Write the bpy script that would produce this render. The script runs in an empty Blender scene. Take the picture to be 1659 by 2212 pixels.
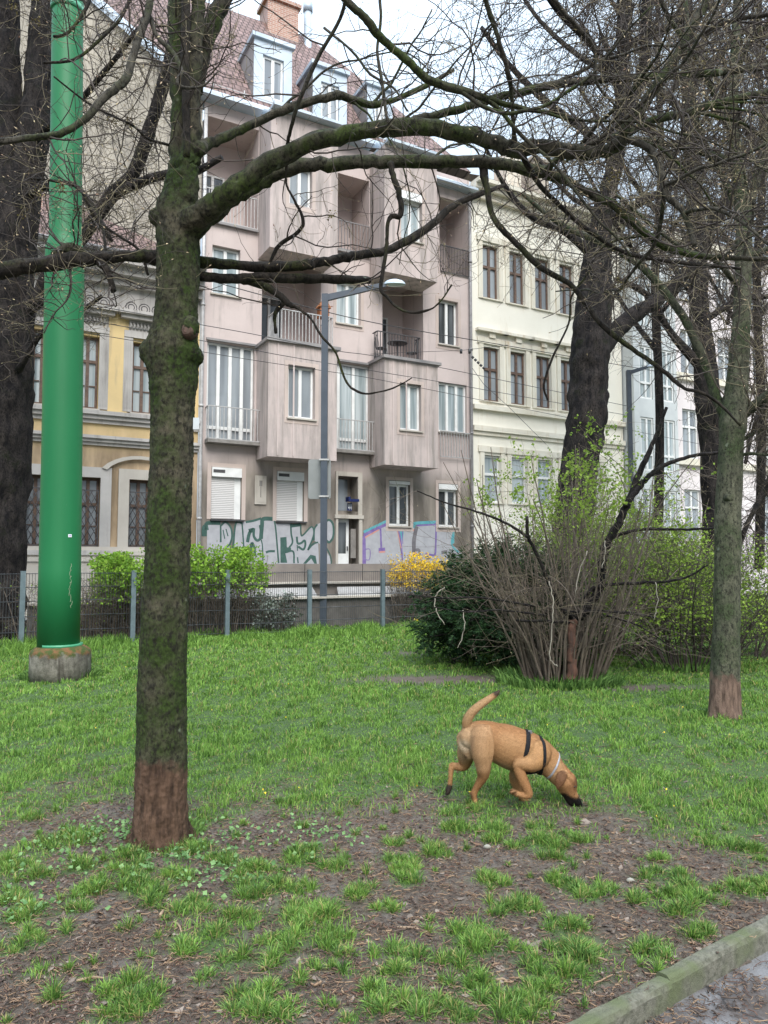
import bpy, math, random
import numpy as np
from mathutils import Vector
from mathutils.bvhtree import BVHTree

# ------------------------------------------------------------------ camera, world, sun, exposure
W2, H2, FPX = 1659.0, 2212.0, 1597.4          # measuring frame of the photograph
PITCH = math.radians(3.9)
CAMH = 1.6
sc = bpy.context.scene
C = sc.collection
cam = bpy.data.cameras.new("camera"); camo = bpy.data.objects.new("camera", cam); C.objects.link(camo)
cam.sensor_fit = 'VERTICAL'; cam.sensor_height = 36.0; cam.lens = FPX / H2 * 36.0
cam.clip_end = 2000; cam.clip_start = 0.05
camo.location = (0, 0, CAMH); camo.rotation_euler = (math.radians(90) + PITCH, 0, 0)
sc.camera = camo
SUN_EL, SUN_AZ = math.radians(46), math.radians(165)
w = bpy.data.worlds.new("World"); sc.world = w; w.use_nodes = True
nt = w.node_tree; nt.nodes.clear()
sky = nt.nodes.new('ShaderNodeTexSky'); sky.sky_type = 'NISHITA'; sky.sun_disc = False
sky.sun_elevation = SUN_EL; sky.sun_rotation = SUN_AZ; sky.air_density = 1.0; sky.dust_density = 4.0; sky.ozone_density = 1.0
bw = nt.nodes.new('ShaderNodeMix'); bw.data_type = 'RGBA'; bw.inputs[0].default_value = 0.86
bw.inputs[7].default_value = (5.8, 6.95, 8.2, 1)            # pale overcast veil over the blue
nt.links.new(sky.outputs[0], bw.inputs[6])
bg = nt.nodes.new('ShaderNodeBackground'); bg.inputs[1].default_value = 0.115
# overcast sky: zenith brighter than the horizon
wtc = nt.nodes.new('ShaderNodeTexCoord'); wsx = nt.nodes.new('ShaderNodeSeparateXYZ'); nt.links.new(wtc.outputs['Generated'], wsx.inputs[0])
wmr = nt.nodes.new('ShaderNodeMapRange'); wmr.inputs[1].default_value = 0.35; wmr.inputs[2].default_value = 1.0; wmr.inputs[3].default_value = 0.39; wmr.inputs[4].default_value = 1.75
nt.links.new(wsx.outputs[2], wmr.inputs[0])
wvm = nt.nodes.new('ShaderNodeVectorMath'); wvm.operation = 'SCALE'; nt.links.new(bw.outputs[2], wvm.inputs[0]); nt.links.new(wmr.outputs[0], wvm.inputs[3])
nt.links.new(wvm.outputs[0], bg.inputs[0])
wo = nt.nodes.new('ShaderNodeOutputWorld'); nt.links.new(bg.outputs[0], wo.inputs[0])
sl = bpy.data.lights.new("sun", 'SUN'); sl.energy = 1.5; sl.angle = math.radians(40); sl.color = (1, 0.97, 0.92)
so = bpy.data.objects.new("sun", sl); C.objects.link(so)
so.rotation_euler = Vector((-math.sin(SUN_AZ) * math.cos(SUN_EL), -math.cos(SUN_AZ) * math.cos(SUN_EL), -math.sin(SUN_EL))).to_track_quat('-Z', 'Y').to_euler()
sc.view_settings.view_transform = 'Standard'; sc.view_settings.look = 'None'; sc.view_settings.gamma = 1
sc.view_settings.use_curve_mapping = False
sc.view_settings.exposure = 1.28
sc.cycles.max_bounces = 5; sc.cycles.diffuse_bounces = 3; sc.cycles.glossy_bounces = 2; sc.cycles.transparent_max_bounces = 4

rs = np.random.RandomState(7); random.seed(7)
CP, SP = math.cos(PITCH), math.sin(PITCH)
TH = math.radians(28.7); UX = np.array([math.cos(TH), math.sin(TH)]); NX = np.array([-math.sin(TH), math.cos(TH)])
O0 = np.array([0.0, 25.83])

def ray(px, py):
    a = (px - 829.5) / FPX; b = (1106 - py) / FPX
    return np.array([a, CP - b * SP, SP + b * CP])
def at(px, py, Y):
    d = ray(px, py); return np.array([0, 0, CAMH]) + d * (Y / d[1])
def ground(px, py, z=0.0):
    d = ray(px, py); return np.array([0, 0, CAMH]) + d * ((z - CAMH) / d[2])
def fac(px, py, off=0.0):
    d = ray(px, py); t = (O0 @ NX - off) / (d[:2] @ NX)
    p = d[:2] * t - O0; return float(p @ UX), float(CAMH + d[2] * t)
def proj(x, y, z=0.0):
    zz = z - CAMH; dep = y * CP + zz * SP; up = -y * SP + zz * CP
    return 829.5 + FPX * x / dep, 1106 - FPX * up / dep
def fw(u, off, z):                       # facade coordinates -> world
    p = O0 + u * UX - off * NX; return np.array([p[0], p[1], z])

# ------------------------------------------------------------------ mesh accumulator
class Acc:
    def __init__(s): s.V = []; s.L = []; s.T = []; s.M = []; s.n = 0; s.S = []
    def add(s, v, faces, mi=0, smooth=False):
        v = np.asarray(v, float).reshape(-1, 3); s.V.append(v)
        if isinstance(faces, np.ndarray):
            s.L.append((faces + s.n).ravel()); k = faces.shape[1]; m = len(faces); s.T.append(np.full(m, k))
        else:
            s.L.append(np.array([i + s.n for f in faces for i in f])); s.T.append(np.array([len(f) for f in faces])); m = len(faces)
        s.M.append(np.full(m, mi)); s.S.append(np.full(m, smooth)); s.n += len(v); return s
    def box(s, x0, x1, y0, y1, z0, z1, mi=0):
        v = [(x0,y0,z0),(x1,y0,z0),(x1,y1,z0),(x0,y1,z0),(x0,y0,z1),(x1,y0,z1),(x1,y1,z1),(x0,y1,z1)]
        return s.add(v, [(0,3,2,1),(4,5,6,7),(0,1,5,4),(1,2,6,5),(2,3,7,6),(3,0,4,7)], mi)
    def tube(s, P, R, n=8, mi=0, caps=True, noise=0.0, ry=1.0, smooth=True, rng=None, relief=0.0):
        P = np.asarray(P, float); R = np.asarray(R, float); K = len(P)
        if R.ndim == 0: R = np.full(K, float(R))
        T = np.gradient(P, axis=0); T /= np.linalg.norm(T, axis=1)[:, None] + 1e-9
        ref = np.array([0.31, 0.95, 0.03]) if abs(T[:, 1]).mean() < 0.8 else np.array([1.0, 0.02, 0.1])
        A = np.cross(T, ref); A /= np.linalg.norm(A, axis=1)[:, None] + 1e-9
        B = np.cross(T, A)
        a = np.arange(n) * 2 * math.pi / n
        rr = R[:, None] * np.ones(n)
        if noise:
            q = rng or rs
            nz = q.normal(0, 1, (K, n)); nz = (nz + np.roll(nz, 1, 1) + np.roll(nz, -1, 1)) / 1.7
            nz[1:-1] = (nz[1:-1] * 2 + nz[:-2] + nz[2:]) / 3
            rr = rr * (1 + noise * nz)
        if relief:
            q = rng or rs; a1 = q.normal(0, 1, (K, n)); a2 = q.normal(0, 1, (K, n))
            for _ in range(3): a1[1:-1] = (a1[:-2] + a1[1:-1] + a1[2:]) / 2.2
            for _ in range(2): a2 = (np.roll(a2, 1, 1) + a2 + np.roll(a2, -1, 1)) / 2.1; a2[1:-1] = (a2[:-2] + a2[1:-1] + a2[2:]) / 2.1
            rr = rr + relief * (np.clip(a1, -1.6, .6) + .9 * a2)
        V = P[:, None] + rr[..., None] * (np.cos(a)[None, :, None] * A[:, None] + ry * np.sin(a)[None, :, None] * B[:, None])
        i = np.arange(K - 1)[:, None] * n; j = np.arange(n)[None]; j2 = (j + 1) % n
        F = np.stack([i + j, i + j2, i + n + j2, i + n + j], -1).reshape(-1, 4)
        s.add(V.reshape(-1, 3), F, mi, smooth)
        if caps:
            s.n -= K * n; fs = [tuple(range(n - 1, -1, -1)), tuple(range((K - 1) * n, K * n))]
            s.L.append(np.array([q + s.n for f in fs for q in f])); s.T.append(np.array([n, n])); s.M.append(np.array([mi, mi])); s.S.append(np.array([False, False])); s.n += K * n
        return s
    def batch(s, P, R, n=3, mi=0):
        """many polylines of equal length: P (N,K,3), R (N,K)"""
        N, K = R.shape
        T = np.gradient(P, axis=1); T /= np.linalg.norm(T, axis=2)[..., None] + 1e-9
        ref = np.array([0.31, 0.9, 0.11]); A = np.cross(T, ref); A /= np.linalg.norm(A, axis=2)[..., None] + 1e-9
        B = np.cross(T, A); a = np.arange(n) * 2 * math.pi / n
        V = P[:, :, None] + R[..., None, None] * (np.cos(a)[None, None, :, None] * A[:, :, None] + np.sin(a)[None, None, :, None] * B[:, :, None])
        b = np.arange(N)[:, None, None] * K * n; i = np.arange(K - 1)[None, :, None] * n; j = np.arange(n)[None, None]; j2 = (j + 1) % n
        F = np.stack([b + i + j, b + i + j2, b + i + n + j2, b + i + n + j], -1).reshape(-1, 4)
        return s.add(V.reshape(-1, 3), F, mi, True)
    def quads(s, V, mi=0, smooth=False):
        """V (N,4,3)"""
        N = len(V); return s.add(V.reshape(-1, 3), np.arange(N * 4).reshape(N, 4), mi, smooth)
    def build(s, name, mats, parent=None, base=None):
        me = bpy.data.meshes.new(name); V = np.concatenate(s.V)
        if base is not None: V = V - np.asarray(base)
        L = np.concatenate(s.L).astype(np.int32); T = np.concatenate(s.T).astype(np.int32)
        me.vertices.add(len(V)); me.vertices.foreach_set('co', V.astype(np.float32).ravel())
        me.loops.add(len(L)); me.loops.foreach_set('vertex_index', L)
        me.polygons.add(len(T)); st = np.zeros(len(T), np.int32); st[1:] = np.cumsum(T)[:-1]
        me.polygons.foreach_set('loop_start', st)
        me.update(calc_edges=True)
        me.polygons.foreach_set('material_index', np.concatenate(s.M).astype(np.int32))
        me.polygons.foreach_set('use_smooth', np.concatenate(s.S).astype(bool))
        me.update()
        for m in (mats if isinstance(mats, (list, tuple)) else [mats]): me.materials.append(m)
        o = bpy.data.objects.new(name, me); C.objects.link(o)
        if parent is not None: o.parent = parent
        elif base is not None: o.location = base
        return o

def tag(o, label=None, cat=None, group=None, kind=None):
    if label: o['label'] = label
    if cat: o['category'] = cat
    if group: o['group'] = group
    if kind: o['kind'] = kind
    return o
def empty(name, loc, rz=0.0, label=None, cat=None, group=None):
    o = bpy.data.objects.new(name, None); C.objects.link(o); o.location = loc; o.rotation_euler = (0, 0, rz)
    return tag(o, label, cat, group)
def copy_tree(o, parent=None):
    c = o.copy(); C.objects.link(c); c.parent = parent
    for ch in list(o.children): copy_tree(ch, c)
    return c
def cr(pts, m=6):
    """Catmull-Rom through rows of pts"""
    P = np.asarray(pts, float); P = np.vstack([2 * P[0] - P[1], P, 2 * P[-1] - P[-2]]); out = []
    for i in range(1, len(P) - 2):
        a, b, c, d = P[i - 1], P[i], P[i + 1], P[i + 2]
        for k in range(m):
            t = k / m
            out.append(0.5 * ((2 * b) + (c - a) * t + (2 * a - 5 * b + 4 * c - d) * t * t + (3 * b - a - 3 * c + d) * t ** 3))
    out.append(P[-2]); return np.array(out)

# ------------------------------------------------------------------ materials
def new_mat(name):
    m = bpy.data.materials.new(name); m.use_nodes = True; t = m.node_tree
    return m, t, t.nodes['Principled BSDF']
def N_(t, typ, **k):
    n = t.nodes.new(typ)
    for a, b in k.items(): setattr(n, a, b)
    return n
def noise(t, scale, detail=4, coord='Object', vec=None, stretch=None, rough=0.55):
    tc = N_(t, 'ShaderNodeTexCoord'); n = N_(t, 'ShaderNodeTexNoise'); n.inputs['Scale'].default_value = scale; n.inputs['Detail'].default_value = detail
    n.inputs['Roughness'].default_value = rough
    if stretch:
        mp = N_(t, 'ShaderNodeMapping'); mp.inputs['Scale'].default_value = stretch
        t.links.new(tc.outputs[coord], mp.inputs[0]); t.links.new(mp.outputs[0], n.inputs['Vector'])
    else: t.links.new(tc.outputs[coord], n.inputs['Vector'])
    return n
def ramp(t, src, p0, p1, c0=(0,0,0,1), c1=(1,1,1,1)):
    r = N_(t, 'ShaderNodeValToRGB'); r.color_ramp.elements[0].position = p0; r.color_ramp.elements[1].position = p1
    r.color_ramp.elements[0].color = c0; r.color_ramp.elements[1].color = c1
    t.links.new(src, r.inputs[0]); return r
def mix(t, fac_, a, b):
    m = N_(t, 'ShaderNodeMix', data_type='RGBA')
    if isinstance(fac_, float): m.inputs[0].default_value = fac_
    else: t.links.new(fac_, m.inputs[0])
    for q, i in ((a, 6), (b, 7)):
        if isinstance(q, (tuple, list)): m.inputs[i].default_value = tuple(q)[:3] + (1,)
        else: t.links.new(q, m.inputs[i])
    return m.outputs[2]
def bump(t, bs, src, strength=0.4, dist=0.02):
    b = N_(t, 'ShaderNodeBump'); b.inputs['Strength'].default_value = strength; b.inputs['Distance'].default_value = dist
    t.links.new(src, b.inputs['Height']); t.links.new(b.outputs[0], bs.inputs['Normal'])
def mat(name, c1, c2=None, scale=6, rough=0.8, bmp=0.0, bdist=0.01, stretch=None, metal=0.0, lo=0.35, hi=0.65, spec=0.5, detail=5):
    m, t, b = new_mat(name); b.inputs['Roughness'].default_value = rough; b.inputs['Metallic'].default_value = metal
    b.inputs['Specular IOR Level'].default_value = spec
    if c2 is None: c2 = tuple(x * 0.8 for x in c1)
    n = noise(t, scale, detail, stretch=stretch); r = ramp(t, n.outputs[0], lo, hi)
    t.links.new(mix(t, r.outputs[0], c1, c2), b.inputs['Base Color'])
    if bmp: bump(t, b, n.outputs[0], bmp, bdist)
    return m
def leafmat(name, c1, c2, rough=0.55, trans=0.25, scale=3.0):
    m, t, b = new_mat(name); b.inputs['Roughness'].default_value = rough; b.inputs['Specular IOR Level'].default_value = 0.18
    n = noise(t, scale, 3); g = N_(t, 'ShaderNodeNewGeometry')
    mm = N_(t, 'ShaderNodeMath', operation='ADD'); t.links.new(n.outputs[0], mm.inputs[0])
    m2 = N_(t, 'ShaderNodeMath', operation='MULTIPLY_ADD'); t.links.new(g.outputs['Random Per Island'], m2.inputs[0]); m2.inputs[1].default_value = 0.7; m2.inputs[2].default_value = -0.35
    t.links.new(m2.outputs[0], mm.inputs[1]); r = ramp(t, mm.outputs[0], 0.2, 0.8)
    col = mix(t, r.outputs[0], c1, c2); t.links.new(col, b.inputs['Base Color'])
    tr = N_(t, 'ShaderNodeBsdfTranslucent'); t.links.new(col, tr.inputs[0])
    ms = N_(t, 'ShaderNodeMixShader'); ms.inputs[0].default_value = trans
    t.links.new(b.outputs[0], ms.inputs[1]); t.links.new(tr.outputs[0], ms.inputs[2]); t.links.new(ms.outputs[0], t.nodes['Material Output'].inputs[0])
    return m

def bark_mat(name, bark, bark2, moss, moss_amt=0.5, base_red=None, fs=14, bmp=0.7, lichen=True):
    m, t, b = new_mat(name); b.inputs['Roughness'].default_value = 0.9; b.inputs['Specular IOR Level'].default_value = 0.25
    n1 = noise(t, fs, 8, stretch=(1, 1, 0.45), rough=0.7); r1 = ramp(t, n1.outputs[0], 0.38, 0.62)
    col = mix(t, r1.outputs[0], bark, bark2)
    n2 = noise(t, 3.1, 6, rough=0.65); r2 = ramp(t, n2.outputs[0], 0.62 - 0.3 * moss_amt, 0.72 - 0.2 * moss_amt)
    nm = noise(t, 55, 3); rm = ramp(t, nm.outputs[0], 0.3, 0.7)
    mc = mix(t, rm.outputs[0], moss, tuple(x * 0.45 for x in moss))
    col = mix(t, r2.outputs[0], col, mc)
    n3 = noise(t, 9, 2); r3 = ramp(t, n3.outputs[0], 0.70 if lichen else .98, 0.76 if lichen else 1.0)
    nf = noise(t, 38, 6, stretch=(1, 1, .6), rough=.8); dk = ramp(t, nf.outputs[0], .40, .52)
    col = mix(t, dk.outputs[0], tuple(x * .35 for x in bark2), col)
    col = mix(t, r3.outputs[0], col, (0.15, 0.17, 0.12))
    if base_red:
        tc = N_(t, 'ShaderNodeTexCoord'); sx = N_(t, 'ShaderNodeSeparateXYZ'); t.links.new(tc.outputs['Object'], sx.inputs[0])
        nn = noise(t, 6, 4); ma = N_(t, 'ShaderNodeMath', operation='MULTIPLY_ADD'); t.links.new(nn.outputs[0], ma.inputs[0]); ma.inputs[1].default_value = 0.5
        t.links.new(sx.outputs[2], ma.inputs[2]); rr = ramp(t, ma.outputs[0], 0.0, 1.0)
        zt = base_red[1] + 0.25; rr.color_ramp.elements[0].position = zt - 0.03; rr.color_ramp.elements[1].position = zt + 0.03
        nr = noise(t, 30, 6, stretch=(1, 1, 0.2)); rb = ramp(t, nr.outputs[0], 0.35, 0.6)
        red = mix(t, rb.outputs[0], tuple(x * 0.35 for x in base_red[0]), base_red[0])
        col = mix(t, rr.outputs[0], red, col)
    t.links.new(col, b.inputs['Base Color'])
    nb = noise(t, 26, 9, stretch=(1, 1, 0.4), rough=0.75); bump(t, b, nb.outputs[0], bmp, 0.03)
    return m

M = {}
M['bark_moss'] = bark_mat('mossy_bark', (0.090, 0.080, 0.052), (0.040, 0.036, 0.024), (0.040, 0.066, 0.012), 0.75, ((0.125, 0.073, 0.047), 0.47))
M['bark_limb'] = bark_mat('mossy_limb_bark', (0.085, 0.075, 0.055), (0.035, 0.034, 0.022), (0.060, 0.085, 0.020), 0.6)
M['bark_limbdark'] = bark_mat('dark_limb_bark', (0.042, 0.034, 0.026), (0.018, 0.015, 0.012), (0.060, 0.072, 0.018), 0.35)
M['bark_green'] = bark_mat('green_bark', (0.135, 0.135, 0.090), (0.065, 0.066, 0.045), (0.075, 0.100, 0.045), 0.55, ((0.22, 0.145, 0.11), 0.42))
M['bark_black'] = bark_mat('dark_furrowed_bark', (0.045, 0.037, 0.033), (0.006, 0.005, 0.006), (0.022, 0.025, 0.012), 0.2, fs=7, bmp=1.0, lichen=False)
M['bark_grey'] = bark_mat('grey_bark', (0.10, 0.09, 0.07), (0.05, 0.045, 0.035), (0.06, 0.075, 0.03), 0.4)
M['twig'] = mat('twig_bark', (0.12, 0.095, 0.07), (0.06, 0.045, 0.036), scale=9, rough=0.85)
M['twig_pale'] = mat('pale_twig_bark', (0.27, 0.23, 0.14), (0.15, 0.12, 0.075), scale=9, rough=0.85)
M['twig_dark'] = mat('dark_twig_bark', (0.065, 0.05, 0.04), (0.032, 0.024, 0.02), scale=9, rough=0.85)
M['bud'] = mat('bud', (0.62, 0.52, 0.30), (0.25, 0.13, 0.09), scale=14, rough=0.6)
M['hazel'] = mat('hazel_bark', (0.19, 0.15, 0.115), (0.085, 0.065, 0.05), scale=14, rough=0.85, stretch=(1, 1, .3), bmp=.4)
M['leaf_new'] = leafmat('new_leaf', (0.13, 0.27, 0.03), (0.30, 0.47, 0.06), trans=.35)
M['leaf_mid'] = leafmat('spring_leaf', (0.15, 0.25, 0.03), (0.31, 0.43, 0.07), trans=.35)
M['leaf_yew'] = leafmat('yew_needle', (0.012, 0.035, 0.014), (0.050, 0.105, 0.035), trans=.05, scale=2)
M['leaf_ivy'] = leafmat('ivy_leaf', (0.04, 0.06, 0.03), (0.30, 0.34, 0.30), trans=.05)
M['flower_yellow'] = leafmat('yellow_blossom', (0.85, 0.62, 0.03), (0.80, 0.48, 0.03), trans=.2)

# ------------------------------------------------------------------ ground
TUFTS = [(570,400,200),(800,390,200),(350,330,220),(960,430,160),(1120,460,170),(1320,410,200),(1440,460,130),(560,480,200),(780,500,150),(380,560,180),(600,550,180),(840,630,200),(670,600,120),(1060,670,210),(1330,670,290),(1100,550,260),(1300,560,150),(900,770,270),(1230,775,220),(1430,770,200),(810,810,150),(1000,860,190),(1180,870,150),(540,1000,260),(620,1060,160),(500,1080,200),(680,980,120),(1120,1000,230),(1080,1080,180),(1200,1090,200),(170,920,120),(130,780,170),(290,740,90),(40,830,120),(100,680,200),(340,640,130),(30,600,160),(50,450,200),(170,500,110),(340,470,160),(1530,590,120),(1640,640,80),(1620,850,100),(1500,920,100),(1380,890,100),(1280,940,80),(860,940,120),(1630,1080,160),(1500,1120,140),(60,520,100)]
TUFTS = [(a * .5, b * .5 + 1645.8, c * .5) for a, b, c in TUFTS]
TUFTS += [(829.5 + a * .5, b * .5 + 1645.8, c * .5) for a, b, c in [(450,510,140),(90,480,140),(95,530,130),(75,430,130),(220,400,130),(40,640,110),(610,620,150),(780,520,150),(860,570,160),(960,560,120),(1190,420,110),(1140,500,90),(1230,495,150),(1110,610,120),(1220,590,150),(1300,540,150),(1280,650,160),(1380,600,130),(1440,350,150),(1560,370,160),(1620,420,90),(1640,530,160),(1530,560,150),(1440,560,100),(1350,750,140),(1140,830,220),(780,720,190),(380,760,280),(420,810,180),(600,810,110),(820,810,260),(300,870,180),(620,870,120),(820,900,260),(680,960,200),(400,970,170),(500,1050,200),(650,1050,180),(150,1080,200),(250,1050,100),(340,1110,150),(560,1110,160),(1210,930,90),(40,920,130),(80,850,200),(700,350,200),(560,360,100),(860,335,100),(800,305,80),(320,290,150),(470,290,150),(470,340,100),(680,280,80),(780,420,70),(40,360,100),(1600,560,200)]]
TW = np.array([(*ground(a, b)[:2], c / 2 / FPX * ground(a, b)[1]) for a, b, c in TUFTS])      # world x, y, radius
_ph = rs.uniform(0, 6.28, (14, 3)); _fr = rs.normal(0, 1, (14, 2))
def fbm(x, y, s):
    v = 0.0; a = 1.0; tot = 0
    for k in range(14):
        f = s * (1.35 ** (k % 7)); amp = 0.8 ** (k % 7)
        v = v + amp * np.sin(_fr[k, 0] * f * x + _fr[k, 1] * f * y + _ph[k, 0]); tot += amp
    return v / tot * 2.2
K0, K1 = ground(1226, 2203, .04), ground(1659, 1976, .04)          # lawn side edge of the kerb
KD = (K1 - K0)[:2]; KD /= np.linalg.norm(KD); KN = np.array([KD[1], -KD[0]])   # KN points to the path
def kerb_d(x, y): return (x - K0[0]) * KN[0] + (y - K0[1]) * KN[1]
def grass_mask(x, y):
    """0..1 cover of grass at ground point (arrays)"""
    px, py = proj(x, y)
    edge = np.interp(px, [-200, 0, 250, 420, 700, 950, 1250, 1500, 1659, 1900], [1800, 1800, 1740, 1790, 1760, 1775, 1770, 1820, 1850, 1850])
    n = fbm(x, y, 3.2); n2 = fbm(x + 9, y - 4, 9.0)
    g = np.clip((edge - py) / 110 + 0.32 + 0.50 * n + .25 * fbm(x + 2, y + 5, 12), 0, 1)
    thin = np.clip(1.25 - 0.55 * np.clip(n2 * 0.9 + 0.2 * n, 0, 1.5) * np.clip((py - 1500) / 260, 0, 1), 0, 1)
    g = g * thin
    bare = np.exp(-(((px - 975) / 190) ** 2 + ((py - 1468) / 9) ** 2)) + 0.8 * np.exp(-(((px - 1380) / 110) ** 2 + ((py - 1487) / 7) ** 2)) + 0.5 * np.exp(-(((px - 880) / 60) ** 2 + ((py - 1412) / 5) ** 2))
    g = g * np.clip(1 - bare * 1.5, 0, 1)
    left = np.clip((640 - px) / 400, 0, 1) * np.clip((1960 - py) / 100, 0, 1) * np.clip((py - 1700) / 80, 0, 1)
    g = np.maximum(g, left * np.clip(0.25 + 0.7 * n + 0.5 * n2, 0, 0.75))
    t = np.zeros_like(x)
    near = py > 1740
    if near.any():
        xx, yy = x[near], y[near]; tt = np.zeros_like(xx); wob = 1 + 0.22 * fbm(xx, yy, 16)
        for a, b, r in TW:
            d = np.sqrt((xx - a) ** 2 + ((yy - b) / 1.15) ** 2) / (r * wob)
            tt = np.maximum(tt, np.clip(1.6 - 1.3 * d, 0, 1))
        t[near] = tt
    g = np.maximum(g, t)
    scat = np.clip(fbm(x - 3, y + 7, 7.0) - 0.58, 0, 1) * 0.8 + .03
    g = np.maximum(g, scat)
    return g * (kerb_d(x, y) < 0.0)
def ground_z(x, y):
    z = 0.012 * fbm(x, y, 2.0) + 0.006 * fbm(x + 3, y, 8.0)
    return z * np.clip((16 - y) / 4, 0, 1)

m, t, b = new_mat('soil'); M['soil'] = m
b.inputs['Roughness'].default_value = 0.8
n1 = noise(t, 5, 8, rough=.7); n2 = noise(t, 45, 8, rough=.7); n3 = noise(t, 1.2, 4)
c = mix(t, ramp(t, n2.outputs[0], .35, .68).outputs[0], (0.052, 0.038, 0.027), (0.170, 0.132, 0.100))
c = mix(t, ramp(t, n1.outputs[0], .45, .7).outputs[0], c, (0.145, 0.125, 0.108))
c = mix(t, ramp(t, noise(t, 160, 3).outputs[0], .62, .7).outputs[0], c, (0.24, 0.15, 0.09))
at_ = N_(t, 'ShaderNodeAttribute', attribute_name='cover')
c = mix(t, ramp(t, at_.outputs['Fac'], .15, .9).outputs[0], c, mix(t, ramp(t, n2.outputs[0], .3, .7).outputs[0], (0.035, 0.065, 0.018), (0.075, 0.13, 0.03)))
t.links.new(c, b.inputs['Base Color']); bump(t, b, n2.outputs[0], 1.0, 0.02)

def build_ground():
    # one sheet: fine grid near, coarse skirt to the horizon
    xs = np.concatenate([[-900, -300, -120, -60, -35], np.arange(-22, 22.01, 0.11), [35, 60, 120, 300, 900]])
    ys = np.concatenate([[-300, -60, -15, -4], np.arange(0, 9, 0.06), np.arange(9, 24, 0.14), [30, 40, 60, 120, 400, 1500]])
    X, Y = np.meshgrid(xs, ys); Z = ground_z(X, Y)
    kd = kerb_d(X, Y); Z = np.where((kd > 0.02), -0.06, Z)
    nx, ny = len(xs), len(ys)
    V = np.stack([X, Y, Z], -1).reshape(-1, 3)
    i = np.arange(ny - 1)[:, None] * nx + np.arange(nx - 1)[None]; F = np.stack([i, i + 1, i + nx + 1, i + nx], -1).reshape(-1, 4)
    A = Acc(); A.add(V, F, 0, True); o = A.build('ground', M['soil'])
    g = grass_mask(X.ravel(), np.clip(Y.ravel(), 2.3, 60)); at2 = o.data.attributes.new('cover', 'FLOAT', 'POINT'); at2.data.foreach_set('value', g.astype(np.float32))
    tag(o, kind='structure')
build_ground()

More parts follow.
